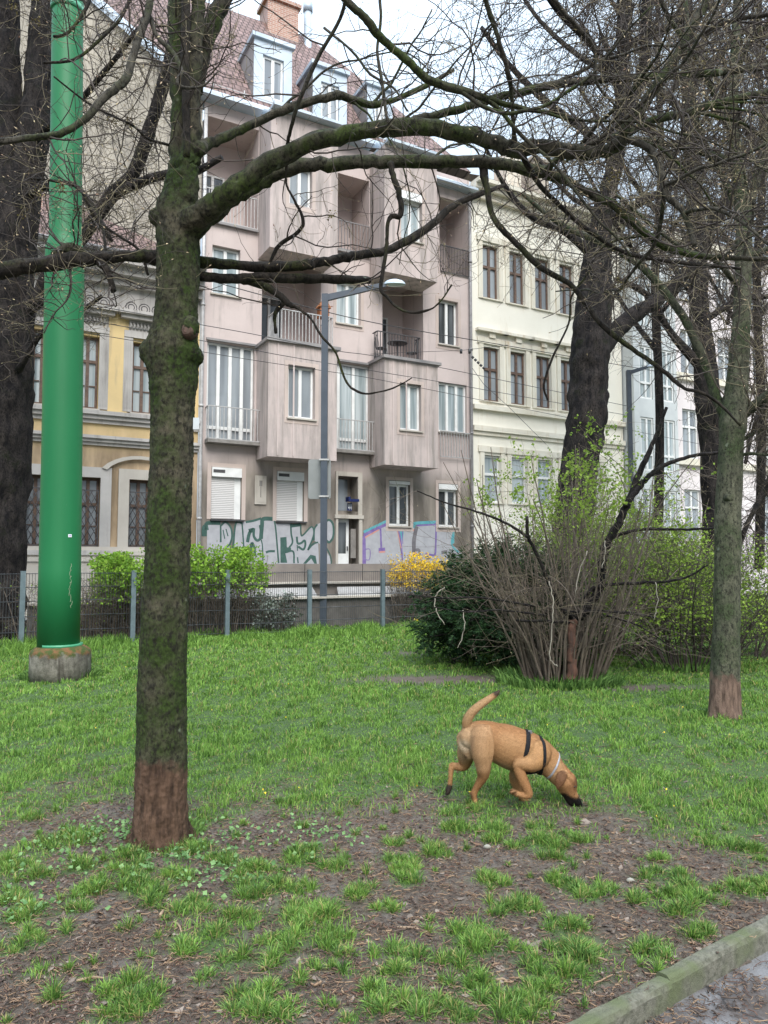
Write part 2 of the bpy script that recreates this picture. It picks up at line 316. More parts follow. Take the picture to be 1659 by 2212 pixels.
def build_grass():
    GA = Acc()
    m1 = leafmat('grass_blade', (0.066, 0.145, 0.026), (0.27, 0.45, 0.095), rough=.42, trans=.3, scale=3.5)
    m2 = leafmat('grass_tuft_blade', (0.050, 0.115, 0.028), (0.20, 0.34, 0.09), rough=.5, trans=.25, scale=5)
    m3 = leafmat('dry_blade', (0.30, 0.30, 0.09), (0.42, 0.36, 0.16), rough=.6, trans=.2, scale=5)
    def blades(x, y, ln, wd, lean, mi, outward=None):
        n = len(x); a = rs.uniform(0, 6.283, n); la = rs.uniform(0, 6.283, n)
        if outward is not None: la = outward + rs.normal(0, .5, n)
        h = ln; l = lean * ln
        z = ground_z(x, y) - .004
        dx, dy = np.cos(a) * wd / 2, np.sin(a) * wd / 2
        lx, ly = np.cos(la) * l, np.sin(la) * l
        hz = np.sqrt(np.maximum(h ** 2 - l ** 2, (0.3 * h) ** 2))
        V = np.empty((n, 5, 3))
        V[:, 0] = np.stack([x - dx, y - dy, z], -1); V[:, 1] = np.stack([x + dx, y + dy, z], -1)
        V[:, 2] = np.stack([x + dx * .8 + lx * .35, y + dy * .8 + ly * .35, z + hz * .62], -1)
        V[:, 3] = np.stack([x - dx * .8 + lx * .35, y - dy * .8 + ly * .35, z + hz * .62], -1)
        V[:, 4] = np.stack([x + lx, y + ly, z + hz * .93], -1)
        i = np.arange(n)[:, None] * 5
        F4 = i + np.array([[0, 1, 2, 3]]); F3 = i + np.array([[3, 2, 4]])
        GA.V.append(V.reshape(-1, 3))
        GA.L += [(F4 + GA.n).ravel(), (F3 + GA.n).ravel()]; GA.T += [np.full(n, 4), np.full(n, 3)]
        GA.M += [np.full(n, mi)] * 2; GA.S += [np.full(n, False)] * 2; GA.n += 5 * n
    # lawn bands: depth range, density per m2, length, width
    for y0, y1, den, ln, wd in [(2.5, 4.2, 8000, .052, .0042), (4.2, 6.2, 6500, .060, .0055), (6.2, 9, 3600, .068, .0085), (9, 13, 1700, .08, .013), (13, 19, 800, .10, .020)]:
        area_w = y1 * 1.5; nn = int(den * area_w * (y1 - y0))
        x = rs.uniform(-area_w / 2, area_w / 2, nn); y = rs.uniform(y0, y1, nn)
        k = (x < y * (.60 if y0 < 6 else .74) + .15) & (x > -y * .60 - .15); x, y = x[k], y[k]
        g = grass_mask(x, y); lush = np.clip(.62 + .42 * fbm(x, y, 4.5) + .55 * fbm(x - 5, y + 2, 13), .25, 1.7)
        k = rs.uniform(0, 1, len(x)) < g ** 1.3 * (0.55 + .45 * lush); x, y, lush = x[k], y[k], lush[k]
        L = ln * rs.uniform(.5, 1.25, len(x)) * lush; mi = np.where(rs.uniform(0, 1, len(x)) < .06, 2, 0)
        lean = rs.uniform(.1, .85, len(x)); W_ = np.full(len(x), wd)
        for q in (0, 2):
            s_ = mi == q; blades(x[s_], y[s_], L[s_], W_[s_], lean[s_], q)
    # tufts
    extra = []
    for _ in range(170):
        yy = rs.uniform(2.5, 5.2); xx = rs.uniform(-.55, .55) * yy; extra.append((xx, yy, rs.gamma(2, .012) + .012))
    for a, b2, r in list(TW) + extra:
        ns = rs.randint(4, 9) if r > .06 else rs.randint(1, 3)
        for q_ in range(ns):
            ra = r * (.25 + .35 * rs.uniform()); ro_ = r * .75 * math.sqrt(rs.uniform()); ang = rs.uniform(0, 6.283); cx, cy = a + 1.1 * ro_ * math.cos(ang), b2 + .9 * ro_ * math.sin(ang)
            n = int(min(700, 60 + 42000 * ra * ra)); rr = ra * np.abs(rs.normal(0, .62, n)); an = rs.uniform(0, 6.283, n)
            x = cx + rr * np.cos(an); y = cy + rr * np.sin(an)
            k = kerb_d(x, y) < -.005; x, y, an, rr = x[k], y[k], an[k], rr[k]
            hh = rs.uniform(.55, 1.25); L = hh * .060 * rs.uniform(.35, 1.25, len(x)) * np.clip(1.1 - .35 * rr / ra, .4, 1.1)
            pk = rs.uniform(); kind = np.where(rs.uniform(0, 1, len(x)) < .12, 2, np.where(rs.uniform(0, 1, len(x)) < (.75 if pk < .5 else .2), 1, 0))
            ln_ = np.clip(.45 + .4 * rr / ra + rs.normal(0, .25, len(x)), .05, .98)
            for q in (0, 1, 2):
                s_ = kind == q
                if s_.any(): blades(x[s_], y[s_], L[s_], rs.uniform(.003, .0052, s_.sum()), ln_[s_], q, an[s_])
    # taller growth along the fence
    n = 26000; u = rs.uniform(-14, 6, n); off = 7.22 + rs.normal(.25, .45, n)
    p = O0[None] + u[:, None] * UX - off[:, None] * NX; L = rs.uniform(.10, .32, n) * (0.7 + .5 * np.clip(fbm(p[:, 0], p[:, 1], 2.5), -.6, 1))
    blades(p[:, 0], p[:, 1], np.clip(L, .05, 1), np.full(n, .016), rs.uniform(.1, .7, n), 0)
    # collar of leaves round trunk base, hazel base
    for cx, cy, rad, n, ln in [(345, 1822, .17, 350, .08), (1215, 1478, .62, 1100, .20), (1566, 1552, .2, 260, .07), (1480, 1447, .5, 500, .16), (122, 1466, .4, 900, .12)]:
        g = ground(cx, cy); an = rs.uniform(0, 6.283, n); rr = rad * rs.uniform(.9, 1.35, n)
        blades(g[0] + rr * np.cos(an), g[1] + .15 + rr * np.sin(an) * .8, ln * rs.uniform(.4, 1.2, n), np.full(n, .0022 * g[1]), rs.uniform(.2, .9, n), 1, an)
    o = GA.build('grass', [m1, m2, m3]); tag(o, 'spring green lawn grass thinning to loose tufts on bare soil', 'grass', kind='stuff')
build_grass()

def build_litter():
    A = Acc(); n = 52000
    y = 2.45 + 4.2 * rs.uniform(0, 1, n) ** 1.25; x = rs.uniform(-.56, .56, n) * y
    g = grass_mask(x, y); kd = kerb_d(x, y)
    pathp = np.clip(1.15 - kd / .5, .10, 1) * (fbm(x, y, 5) > -.25 * 1)
    pr = np.where(kd > .075, np.maximum(pathp * .75, .08), np.where(kd > -.01, .03, (1 - .85 * g)))
    k = rs.uniform(0, 1, n) < pr; x, y = x[k], y[k]; kd = kd[k]; n = len(x)
    L = rs.gamma(1.8, .011, n) + .006; a = rs.normal(0.2, .9, n); a = np.where(rs.uniform(0, 1, n) < .35, rs.uniform(0, 3.14, n), a)
    z = np.where(kd > .07, -.045, ground_z(x, y) + .004) + rs.uniform(0, .008, n); z = np.where((kd > -.01) & (kd < .075), .048, z)
    K = 4; tt = np.linspace(-.5, .5, K); bend = rs.normal(0, .14, n)
    ca, sa = np.cos(a), np.sin(a)
    s_ = tt[None] * L[:, None]; c_ = (tt[None] ** 2 - .08) * 4 * bend[:, None] * L[:, None]
    P = np.stack([x[:, None] + s_ * ca[:, None] - c_ * sa[:, None], y[:, None] + s_ * sa[:, None] + c_ * ca[:, None], z[:, None] + 0 * s_ + rs.uniform(-.003, .006, (n, K))], -1)
    R = (rs.gamma(2, .0005, n) + .0006)[:, None] * np.ones(K)
    A1 = rs.uniform(0, 1, n)
    for i, (lo, hi) in enumerate([(0, .45), (.45, .78), (.78, 1.01)]):
        q = (A1 >= lo) & (A1 < hi); A.batch(P[q], R[q], 3, i)
    # small dead leaves and chips
    n = 7000; y = 2.45 + 3.8 * rs.uniform(0, 1, n) ** 1.2; x = rs.uniform(-.56, .56, n) * y; kd = kerb_d(x, y); g = grass_mask(x, y)
    k = rs.uniform(0, 1, n) < np.where(kd > .12, .16, np.where(kd > -.01, .02, 1 - .8 * g)); x, y, kd = x[k], y[k], kd[k]; n = len(x)
    a = rs.uniform(0, 6.28, n); s_ = rs.gamma(3, .0028, n) + .003; z = np.where(kd > .07, -.043, ground_z(x, y) + .006)
    e1 = np.stack([np.cos(a), np.sin(a), rs.normal(0, .3, n)], -1) * s_[:, None]; e2 = np.stack([-np.sin(a), np.cos(a), rs.normal(0, .3, n)], -1) * s_[:, None] * .55
    c0 = np.stack([x, y, z], -1); V = np.stack([c0 - e1, c0 - e2, c0 + e1, c0 + e2], 1)
    q = rs.uniform(0, 1, n) < .5; A.quads(V[q], 0); A.quads(V[~q], 3)
    o = A.build('fallen_twigs', [mat('litter_brown', (.115, .078, .056), (.055, .040, .032), rough=.8), mat('litter_straw', (.30, .20, .12), (.18, .11, .07), rough=.8), mat('litter_red', (.14, .07, .045), (.085, .05, .038), rough=.8), mat('chip_grey', (.26, .21, .17), (.12, .09, .07), rough=.8)])
    tag(o, 'brown fallen twigs, needles and dead leaves on the bare soil and path', 'litter', kind='stuff')
build_litter()

def build_path():
    # kerb: long rounded edging cut in stones; path: asphalt sheet
    A = Acc(); a0, a1 = -2.5, 9.0; pos = a0
    prof = [(-.004, -.2), (-.004, .026), (.003, .041), (.014, .047), (.044, .048), (.058, .042), (.066, .026), (.068, -.2)]
    first = None
    while pos < a1:
        ln = 1.0; K = 14; rows = []
        j = rs.normal(0, .003, 2)
        for k in range(K):
            s = pos + .002 + (ln - .004) * k / (K - 1)
            p = K0[:2] + KD * s
            rows.append([(p[0] + KN[0] * (d + j[0] + rs.normal(0, .0012)), p[1] + KN[1] * (d + j[0]), z + j[1] + (rs.normal(0, .0018) if z > 0 else 0)) for d, z in prof])
        V = np.array(rows).reshape(-1, 3); n = len(prof)
        F = [(k * n + i, (k + 1) * n + i, (k + 1) * n + i + 1, k * n + i + 1) for k in range(K - 1) for i in range(n - 1)] + [tuple(range(n)), tuple(range((K - 1) * n + n - 1, (K - 1) * n - 1, -1))]
        A.add(V, F, 0, False); pos += ln
    m, t, b = new_mat('kerb_stone'); n1 = noise(t, 40, 8, rough=.7); n2 = noise(t, 5, 5)
    c = mix(t, ramp(t, n1.outputs[0], .35, .65).outputs[0], (.075, .075, .052), (.19, .18, .14)); c = mix(t, ramp(t, n2.outputs[0], .45, .62).outputs[0], c, (.10, .115, .055))
    t.links.new(c, b.inputs['Base Color']); b.inputs['Roughness'].default_value = .95; bump(t, b, n1.outputs[0], .9, .01)
    o = A.build('kerb', m); tag(o, kind='structure')
    A = Acc(); xs = np.arange(0.062, 6.0, .12); ss = np.concatenate([np.arange(-3, 12, .12), np.arange(12, 60, 1.5)])
    P = K0[None, None, :2] + ss[:, None, None] * KD + xs[None, :, None] * KN
    Z = -.052 + .006 * fbm(P[..., 0], P[..., 1], 2.5); V = np.concatenate([P, Z[..., None]], -1).reshape(-1, 3)
    nx = len(xs); i = np.arange(len(ss) - 1)[:, None] * nx + np.arange(nx - 1)[None]; A.add(V, np.stack([i, i + nx, i + nx + 1, i + 1], -1).reshape(-1, 4), 0, True)
    m, t, b = new_mat('asphalt'); n1 = noise(t, 120, 6, rough=.7); n2 = noise(t, 2.6, 6, rough=.65)
    c = mix(t, ramp(t, n1.outputs[0], .3, .7).outputs[0], (.12, .115, .115), (.24, .235, .24)); c = mix(t, ramp(t, n2.outputs[0], .46, .6).outputs[0], c, (.075, .06, .052))
    vo = N_(t, 'ShaderNodeTexVoronoi', feature='DISTANCE_TO_EDGE'); vo.inputs['Scale'].default_value = 1.3
    tcn = N_(t, 'ShaderNodeTexCoord'); nv = noise(t, 3, 4); mv = N_(t, 'ShaderNodeMix', data_type='RGBA', blend_type='ADD'); mv.inputs[0].default_value = .5; t.links.new(tcn.outputs['Object'], mv.inputs[6]); t.links.new(nv.outputs['Color'], mv.inputs[7]); t.links.new(mv.outputs[2], vo.inputs['Vector'])
    c = mix(t, ramp(t, vo.outputs[0], .006, .016).outputs[0], (.035, .03, .028), c)
    t.links.new(c, b.inputs['Base Color']); rr = ramp(t, n2.outputs[0], .4, .6, (.3, .3, .3, 1), (.75, .75, .75, 1)); t.links.new(rr.outputs[0], b.inputs['Roughness']); bump(t, b, n1.outputs[0], .5, .004)
    tag(A.build('path', m), kind='structure')
build_path()

# road between fence and houses
def facade_sheet(name, u0, u1, o0, o1, z, m):
    A = Acc(); A.add([fw(u0, o0, z), fw(u1, o0, z), fw(u1, o1, z), fw(u0, o1, z)], [(0, 1, 2, 3)]); return A.build(name, m)
tag(facade_sheet('road', -60, 60, 4.6, 1.2, .012, mat('road_asphalt', (.06, .06, .062), (.09, .09, .09), scale=30)), kind='structure')
tag(facade_sheet('pavement', -60, 60, 1.15, -.05, .10, mat('pavement_slab', (.28, .27, .25), (.2, .2, .19), scale=20)), kind='structure')

# ------------------------------------------------------------------ houses
def plaster(name, c1, c2, stain, stain_amt=.5, low=None):
    m, t, b = new_mat(name); b.inputs['Roughness'].default_value = .92; b.inputs['Specular IOR Level'].default_value = .2
    n1 = noise(t, .9, 6, rough=.6); c = mix(t, ramp(t, n1.outputs[0], .35, .65).outputs[0], c1, c2)
    n2 = noise(t, 2.2, 7, stretch=(1.6, 1.6, .16), rough=.7); c = mix(t, ramp(t, n2.outputs[0], .62 - .14 * stain_amt, .82 - .1 * stain_amt).outputs[0], c, stain)
    if low:
        tc = N_(t, 'ShaderNodeTexCoord'); sx = N_(t, 'ShaderNodeSeparateXYZ'); t.links.new(tc.outputs['Object'], sx.inputs[0])
        nn = noise(t, 1.6, 6, stretch=(1.5, 1.5, .3)); ma = N_(t, 'ShaderNodeMath', operation='MULTIPLY_ADD'); t.links.new(nn.outputs[0], ma.inputs[0]); ma.inputs[1].default_value = low[3]; t.links.new(sx.outputs[2], ma.inputs[2])
        mr = N_(t, 'ShaderNodeMapRange'); mr.inputs[1].default_value = low[1] + low[3] * .5; mr.inputs[2].default_value = low[2] + low[3] * .5; t.links.new(ma.outputs[0], mr.inputs[0])
        n4 = noise(t, 1.7, 5, stretch=(1, 1, .25)); lowc = mix(t, ramp(t, n4.outputs[0], .40, .62).outputs[0], low[0], tuple(x * 2.1 for x in low[0]))
        c = mix(t, mr.outputs[0], lowc, c)
    t.links.new(c, b.inputs['Base Color']); nb = noise(t, 60, 4); bump(t, b, nb.outputs[0], .25, .01); return m
def tiles(name, c1, c2, row=.30, colw=.22):
    m, t, b = new_mat(name); b.inputs['Roughness'].default_value = .85
    tc = N_(t, 'ShaderNodeTexCoord'); br = N_(t, 'ShaderNodeTexBrick'); t.links.new(tc.outputs['UV'], br.inputs['Vector']); br.offset = .5
    br.inputs['Scale'].default_value = 1; br.inputs['Brick Width'].default_value = colw; br.inputs['Row Height'].default_value = row; br.inputs['Mortar Size'].default_value = .028
    br.inputs['Color1'].default_value = c1 + (1,); br.inputs['Color2'].default_value = c2 + (1,); br.inputs['Mortar'].default_value = (c1[0] * .22, c1[1] * .2, c1[2] * .2, 1)
    n = noise(t, 2.5, 5); c = mix(t, ramp(t, n.outputs[0], .4, .75).outputs[0], br.outputs[0], (c1[0] * .6, c1[1] * .62, c1[2] * .62))
    t.links.new(c, b.inputs['Base Color']); bump(t, b, br.outputs['Fac'], -1.0, .03); return m
M['pink'] = plaster('pink_plaster', (.585, .495, .465), (.51, .43, .405), (.33, .285, .265), .5, ((.155, .135, .115), 4.3, 5.0, .7))
M['pinkbay'] = plaster('pink_bay_plaster', (.565, .475, .445), (.46, .39, .365), (.25, .225, .205), 1.25)
M['bayside'] = M['pinkbay']
M['pink2'] = plaster('pale_pink_surround', (.56, .46, .41), (.48, .40, .36), (.33, .28, .25), .5)
M['loggia'] = plaster('loggia_plaster', (.40, .325, .30), (.34, .27, .25), (.2, .16, .15), .4)
M['beige'] = plaster('beige_render', (.50, .45, .37), (.34, .31, .26), (.26, .235, .20), 1.0)
M['yellow'] = plaster('yellow_plaster', (.72, .54, .27), (.64, .48, .25), (.42, .33, .22), .5, ((.25, .185, .12), 4.7, 6.0, .9))
M['trim'] = plaster('grey_stone_trim', (.50, .47, .44), (.38, .36, .34), (.22, .20, .185), .7)
M['palestone'] = plaster('pale_stone', (.52, .48, .42), (.44, .40, .35), (.30, .27, .23), .5)
M['cream'] = plaster('cream_plaster', (.85, .81, .71), (.80, .76, .66), (.62, .53, .38), .35)
M['creamtrim'] = plaster('cream_trim', (.76, .72, .62), (.66, .61, .50), (.55, .42, .28), .6)
M['farpink'] = plaster('far_pink_plaster', (.74, .68, .67), (.68, .62, .62), (.5, .45, .44), .4)
M['tile'] = tiles('roof_tile', (.22, .145, .13), (.29, .195, .18))
M['tilered'] = tiles('red_roof_tile', (.36, .17, .12), (.28, .14, .11))
M['zinc'] = mat('zinc_sheet', (.40, .47, .54), (.52, .58, .64), scale=1.2, rough=.55, metal=.25)
M['zincdark'] = mat('weathered_zinc', (.20, .19, .19), (.30, .28, .27), scale=1.6, rough=.6, metal=.2, bmp=.2)
M['white'] = mat('white_frame', (.80, .80, .78), (.70, .70, .68), scale=4, rough=.45)
M['brown'] = mat('brown_frame', (.16, .10, .07), (.10, .06, .045), scale=8, rough=.6)
M['darkmetal'] = mat('dark_metal', (.06, .06, .065), (.09, .085, .085), scale=8, rough=.6, metal=.3)
M['railing'] = mat('grey_railing', (.27, .26, .26), (.20, .19, .19), scale=8, rough=.55, metal=.3)
M['palemetal'] = mat('pale_railing', (.50, .49, .48), (.38, .37, .36), scale=8, rough=.55, metal=.2)
M['concrete'] = mat('concrete', (.27, .25, .23), (.18, .165, .15), scale=5, rough=.9, bmp=.4)
M['brickred'] = None
def glassmat(name, dark, pale, sx, thr=.5):
    m, t, b = new_mat(name); b.inputs['Roughness'].default_value = .06; b.inputs['Coat Weight'].default_value = .6
    n = noise(t, 1.0, 2, stretch=(sx, sx, .25)); oi = N_(t, 'ShaderNodeObjectInfo'); vm = N_(t, 'ShaderNodeVectorMath', operation='SCALE'); vm.inputs[0].default_value = (17, 5, 9); t.links.new(oi.outputs['Random'], vm.inputs[3]); va = N_(t, 'ShaderNodeVectorMath', operation='ADD'); lk = n.inputs['Vector'].links[0].from_socket; t.links.new(lk, va.inputs[0]); t.links.new(vm.outputs[0], va.inputs[1]); t.links.new(va.outputs[0], n.inputs['Vector'])
    pm_ = mix(t, oi.outputs['Random'], tuple(x * .7 for x in pale), tuple(x * 1.15 for x in pale)); c = mix(t, ramp(t, n.outputs[0], thr - .10, thr + .10).outputs[0], dark, pm_); t.links.new(c, b.inputs['Base Color']); return m
M['pane_grey'] = glassmat('grey_curtained_glass', (.20, .22, .24), (.33, .36, .38), 2.5, .5)
M['pane_dark'] = glassmat('dark_glass', (.045, .05, .052), (.15, .16, .17), 3.5, .58)
M['pane_curtain'] = glassmat('lace_curtained_glass', (.24, .29, .30), (.50, .55, .56), 6, .5)
m, t, b = new_mat('roller_shutter'); M['shutter'] = m
tc = N_(t, 'ShaderNodeTexCoord'); wv = N_(t, 'ShaderNodeTexWave', bands_direction='Z'); wv.inputs['Scale'].default_value = 5.5; t.links.new(tc.outputs['Object'], wv.inputs[0])
t.links.new(mix(t, ramp(t, wv.outputs[0], .05, .35).outputs[0], (.36, .34, .33), (.66, .64, .62)), b.inputs['Base Color']); bump(t, b, wv.outputs[0], .5, .01)
m, t, b = new_mat('brick'); M['brickred'] = m
br = N_(t, 'ShaderNodeTexBrick'); tc = N_(t, 'ShaderNodeTexCoord'); mp = N_(t, 'ShaderNodeMapping'); mp.inputs['Rotation'].default_value = (math.radians(90), 0, 0); t.links.new(tc.outputs['Object'], mp.inputs[0]); t.links.new(mp.outputs[0], br.inputs['Vector'])
br.inputs['Scale'].default_value = 1; br.inputs['Brick Width'].default_value = .25; br.inputs['Row Height'].default_value = .085; br.inputs['Mortar Size'].default_value = .012
br.inputs['Color1'].default_value = (.33, .14, .09, 1); br.inputs['Color2'].default_value = (.42, .22, .15, 1); br.inputs['Mortar'].default_value = (.45, .38, .32, 1); t.links.new(br.outputs[0], b.inputs['Base Color'])

def wall(A, u0, u1, z0, z1, y, holes, mi=0, rmi=None):
    """front face in plane y with rectangular openings (u0,u1,z0,z1,depth) and their reveals"""
    rmi = mi if rmi is None else rmi
    us = sorted(set([u0, u1] + [h[0] for h in holes] + [h[1] for h in holes])); zs = sorted(set([z0, z1] + [h[2] for h in holes] + [h[3] for h in holes]))
    us = [q for q in us if u0 <= q <= u1]; zs = [q for q in zs if z0 <= q <= z1]
    for a, b_ in zip(us[:-1], us[1:]):
        for c_, d in zip(zs[:-1], zs[1:]):
            mu, mz = (a + b_) / 2, (c_ + d) / 2
            if any(h[0] < mu < h[1] and h[2] < mz < h[3] for h in holes): continue
            A.add([(a, y, c_), (b_, y, c_), (b_, y, d), (a, y, d)], [(0, 1, 2, 3)], mi)
    for h in holes:
        a, b_, c_, d, dp = h; k = y + dp
        A.add([(a,y,c_),(b_,y,c_),(b_,y,d),(a,y,d),(a,k,c_),(b_,k,c_),(b_,k,d),(a,k,d)], [(0,3,7,4),(1,5,6,2),(3,2,6,7),(0,4,5,1),(4,7,6,5)], rmi)
def R_(xl, yt, xr, yb, off=0.0):
    u0, z1 = fac(xl, yt, off); u1, z0 = fac(xr, yb, off); return u0, u1, z0, z1
def window(root, r, y, dp, casements=2, fm='white', pm='pane_grey', transom=None, sill=True, fwid=.07, sm='palestone', box=None, name='window', glazing=None):
    """r=(u0,u1,z0,z1) opening in wall plane y (local), frame set back by dp"""
    u0, u1, z0, z1 = r; e = .012; u0 += e; u1 -= e; z0 += e; z1 -= e; k = y + dp
    A = Acc(); f = fwid
    if box: A.box(u0, u1, y - .02, k, z1 - box, z1 - .005); z1 -= box + .004
    A.box(u0, u0 + f, k, k + .06, z0, z1); A.box(u1 - f, u1, k, k + .06, z0, z1); A.box(u0 + f, u1 - f, k, k + .06, z0, z0 + f); A.box(u0 + f, u1 - f, k, k + .06, z1 - f, z1)
    n = casements; wd = (u1 - u0) / n
    for i in range(1, n): A.box(u0 + wd * i - f * .75, u0 + wd * i + f * .75, k - .015, k + .058, z0 + f, z1 - f)
    ts = [] if transom is None else (transom if isinstance(transom, (list, tuple)) else [transom])
    for q in ts:
        zt = z0 + (z1 - z0) * q; A.box(u0 + f, u1 - f, k - .02, k + .056, zt - f * .7, zt + f * .7)
    if glazing:
        for i in range(n):
            for q in glazing:
                zt = z0 + (z1 - z0) * q; A.box(u0 + wd * i + f, u0 + wd * (i + 1) - f, k + .005, k + .05, zt - .015, zt + .015)
    o = A.build(name, M[fm], root)
    g = Acc(); g.box(u0 + f * .5, u1 - f * .5, k + .04, k + .052, z0 + f * .5, z1 - f * .5); g.build('pane', M[pm], o)
    if sill:
        s = Acc(); s.box(r[0] - .05, r[1] + .05, y - .07, y + dp, r[2] - .05, r[2] - .003); s.build('sill', M[sm], o)
    return o
def railing(root, u0, u1, y, z0, z1, step=.115, m='railing', sides=None, bar=.011):
    A = Acc(); n = max(2, int((u1 - u0) / step)); A.box(u0, u1, y - .02, y + .02, z1 - .03, z1); A.box(u0, u1, y - .015, y + .015, z0, z0 + .03)
    for i in range(n + 1):
        u = u0 + (u1 - u0) * i / n; A.box(u - bar, u + bar, y - bar, y + bar, z0 + .03, z1 - .03)
    if sides:
        for u in (u0, u1):
            A.box(u - .02, u + .02, y + .022, y + sides, z1 - .03, z1); A.box(u - .015, u + .015, y + .017, y + sides, z0, z0 + .03)
            k = int(sides / step)
            for i in range(1, k): A.box(u - bar, u + bar, y + sides * i / k - bar, y + sides * i / k + bar, z0 + .03, z1 - .03)
    return A.build('railing', M[m], root)
def roof_uv(o, pitch_axis=True):
    me = o.data; uv = me.uv_layers.new(name='UVMap'); co = np.empty(len(me.vertices) * 3); me.vertices.foreach_get('co', co); co = co.reshape(-1, 3)
    li = np.empty(len(me.loops), int); me.loops.foreach_get('vertex_index', li); c_ = co[li]
    uvs = np.stack([c_[:, 0], np.hypot(c_[:, 1], c_[:, 2])], -1); uv.data.foreach_set('uv', uvs.astype(np.float32).ravel())

BD = 1.1                                         # projection of the bays
def pink_house():
    root = empty('apartment_house', fw(0, 0, 0), TH, 'pink plastered apartment house with stacked bays, loggias and graffiti beside the door', 'building', 'houses along the street')
    uL, uR = fac(430, 900)[0], fac(1018, 900)[0]
    S1, S2, S3, EV = 5.42, 8.62, 12.45, 16.3
    b0, b1 = -4.70, -2.35; d0, d1 = -.58, 1.55
    A = Acc()
    # storey openings in the main plane
    gA = R_(457, 1008, 521, 1123); gB = R_(598, 1017, 656, 1127); gD = R_(840, 1037, 886, 1137); gE = R_(947, 1044, 989, 1139)
    dT = R_(729, 1028, 772, 1105); dB = (fac(729, 1118)[0], fac(774, 1118)[0], 0.9, fac(745, 1119)[1])
    fA = (fac(437, 900)[0] + .12, fac(549, 900)[0], S1, fac(438, 734)[1]); fC = (b1 + .04, fac(799, 900)[0], S1, fac(729, 781)[1]); fE = R_(947, 824, 1009, 938)
    wA2 = R_(459, 528, 518, 643); wC2 = R_(727, 604, 779, 705); wE2 = R_(947, 645, 990, 749)
    lA3 = (fac(444, 300)[0], b0 - .02, S3 + .02, fac(444, 248)[1]); lB2 = (b0 + .15, b1 - .1, S2, fac(600, 540)[1] + .35); lC3 = (fac(729, 450)[0], d0 - .02, S3 + .02, fac(729, 373)[1])
    lD2 = (fac(826, 700)[0], fac(914, 700)[0], S2, fac(813, 590)[1] + .1); lE3 = (fac(949, 500)[0], fac(1011, 500)[0], S3 + .02, fac(949, 424)[1])
    hs = [(*gA, .25), (*gB, .25), (*gD, .22), (*gE, .22), (*dT, .55), (*dB, .5), (*fA, .3), (*fC, .3), (*fE, .2), (*wA2, .25), (*wC2, .25), (*wE2, .25), (*lA3, 1.5), (*lB2, 1.5), (*lC3, 1.4), (*lD2, 1.5), (*lE3, 1.5)]
    wall(A, uL, uR, 0, EV, 0, hs)
    A.add([(uR, 0, 0), (uR, 6, 0), (uR, 6, EV), (uR, 0, EV)], [(0, 1, 2, 3)])
    A.build('wall', M['pink'], root)
    # oblique party wall rising along the roof verge
    P0 = (uL - .05, 0); P1 = (-9.56, 2.54); P2 = (-12.3, 5.0)
    g = Acc(); zz = 5.0
    g.add([(P0[0], P0[1], zz), (P0[0], P0[1], EV + .35), (P1[0], P1[1], 20.2), (P2[0], P2[1], 23.6), (-16, 8.4, 20), (-16, 8.4, zz)], [(0, 5, 4, 3, 2, 1)])
    g.add([(P0[0], P0[1] + .3, zz), (P0[0], P0[1] + .3, EV + .3), (P1[0] + .2, P1[1] + .3, 20.1), (P2[0] + .2, P2[1] + .3, 23.5), (-15.7, 8.7, 19.9), (-15.7, 8.7, zz)], [(0, 1, 2, 3, 4, 5)])
    g.build('party_wall', M['beige'], root)
    # bays
    def bay(u0, u1, z0, z1, holes, nm='bay'):
        B = Acc(); wall(B, u0, u1, z0, z1, -BD, holes)
        B.add([(u0, -.004, z0), (u0, -BD, z0), (u0, -BD, z1), (u0, -.004, z1)], [(0, 1, 2, 3)]); B.add([(u1, -.004, z0), (u1, -BD, z0), (u1, -BD, z1), (u1, -.004, z1)], [(3, 2, 1, 0)])
        B.add([(u0, -.004, z0), (u1, -.004, z0), (u1, -BD, z0), (u0, -BD, z0)], [(3, 2, 1, 0)]); B.add([(u0, -.004, z1), (u1, -.004, z1), (u1, -BD, z1), (u0, -BD, z1)], [(0, 1, 2, 3)])
        return B.build(nm, M['pinkbay'], root)
    wB1 = R_(623, 787, 680, 907, BD); wB3 = R_(626, 352, 674, 450, BD); wD1 = R_(864, 826, 910, 932, BD); wD3 = R_(866, 409, 912, 526, BD)
    bz0, bz1 = 4.87, 8.50; uz0 = 11.5; ez = 16.0
    bB = bay(b0, b1, bz0, bz1, [(*wB1, .25)]); bD = bay(d0, d1, bz0, bz1, [(*wD1, .25)])
    bB3 = bay(b0, b1, uz0, ez, [(*wB3, .25)]); bD3 = bay(d0, d1, uz0, ez, [(*wD3, .25)])
    for (u0, u1) in ((b0, b1), (d0, d1)):                               # slab edge with drip, terrace railing, pilaster strips
        s = Acc(); s.box(u0 - .08, u1 + .1, -BD - .1, -.004, bz1, bz1 + .1); s.build('slab_edge', M['zincdark'], root)
        p = Acc()
        for q in (u0 + .30, u0 + .82, u1 - .45): p.box(q, q + .05, -BD - .02, -BD - .001, bz0 + .04, bz1 - .03)
        p.build('pilaster_strip', M['pink'], root)
    railing(root, b0 + .35, b1 - .12, -BD + .1, bz1 + .12, bz1 + 1.12, m='palemetal', sides=BD - .15); railing(root, d0 + .05, d1 - .35, -BD + .6, bz1 + .12, bz1 + 1.12, m='darkmetal', sides=BD - .75)
    # windows
    window(root, wB1, -BD, .16, 2, pm='pane_grey'); window(root, wB3, -BD, .16, 2, pm='pane_grey', sill=False); window(root, wD1, -BD, .14, 2, pm='pane_curtain'); window(root, wD3, -BD, .16, 2, pm='pane_curtain', box=.28)
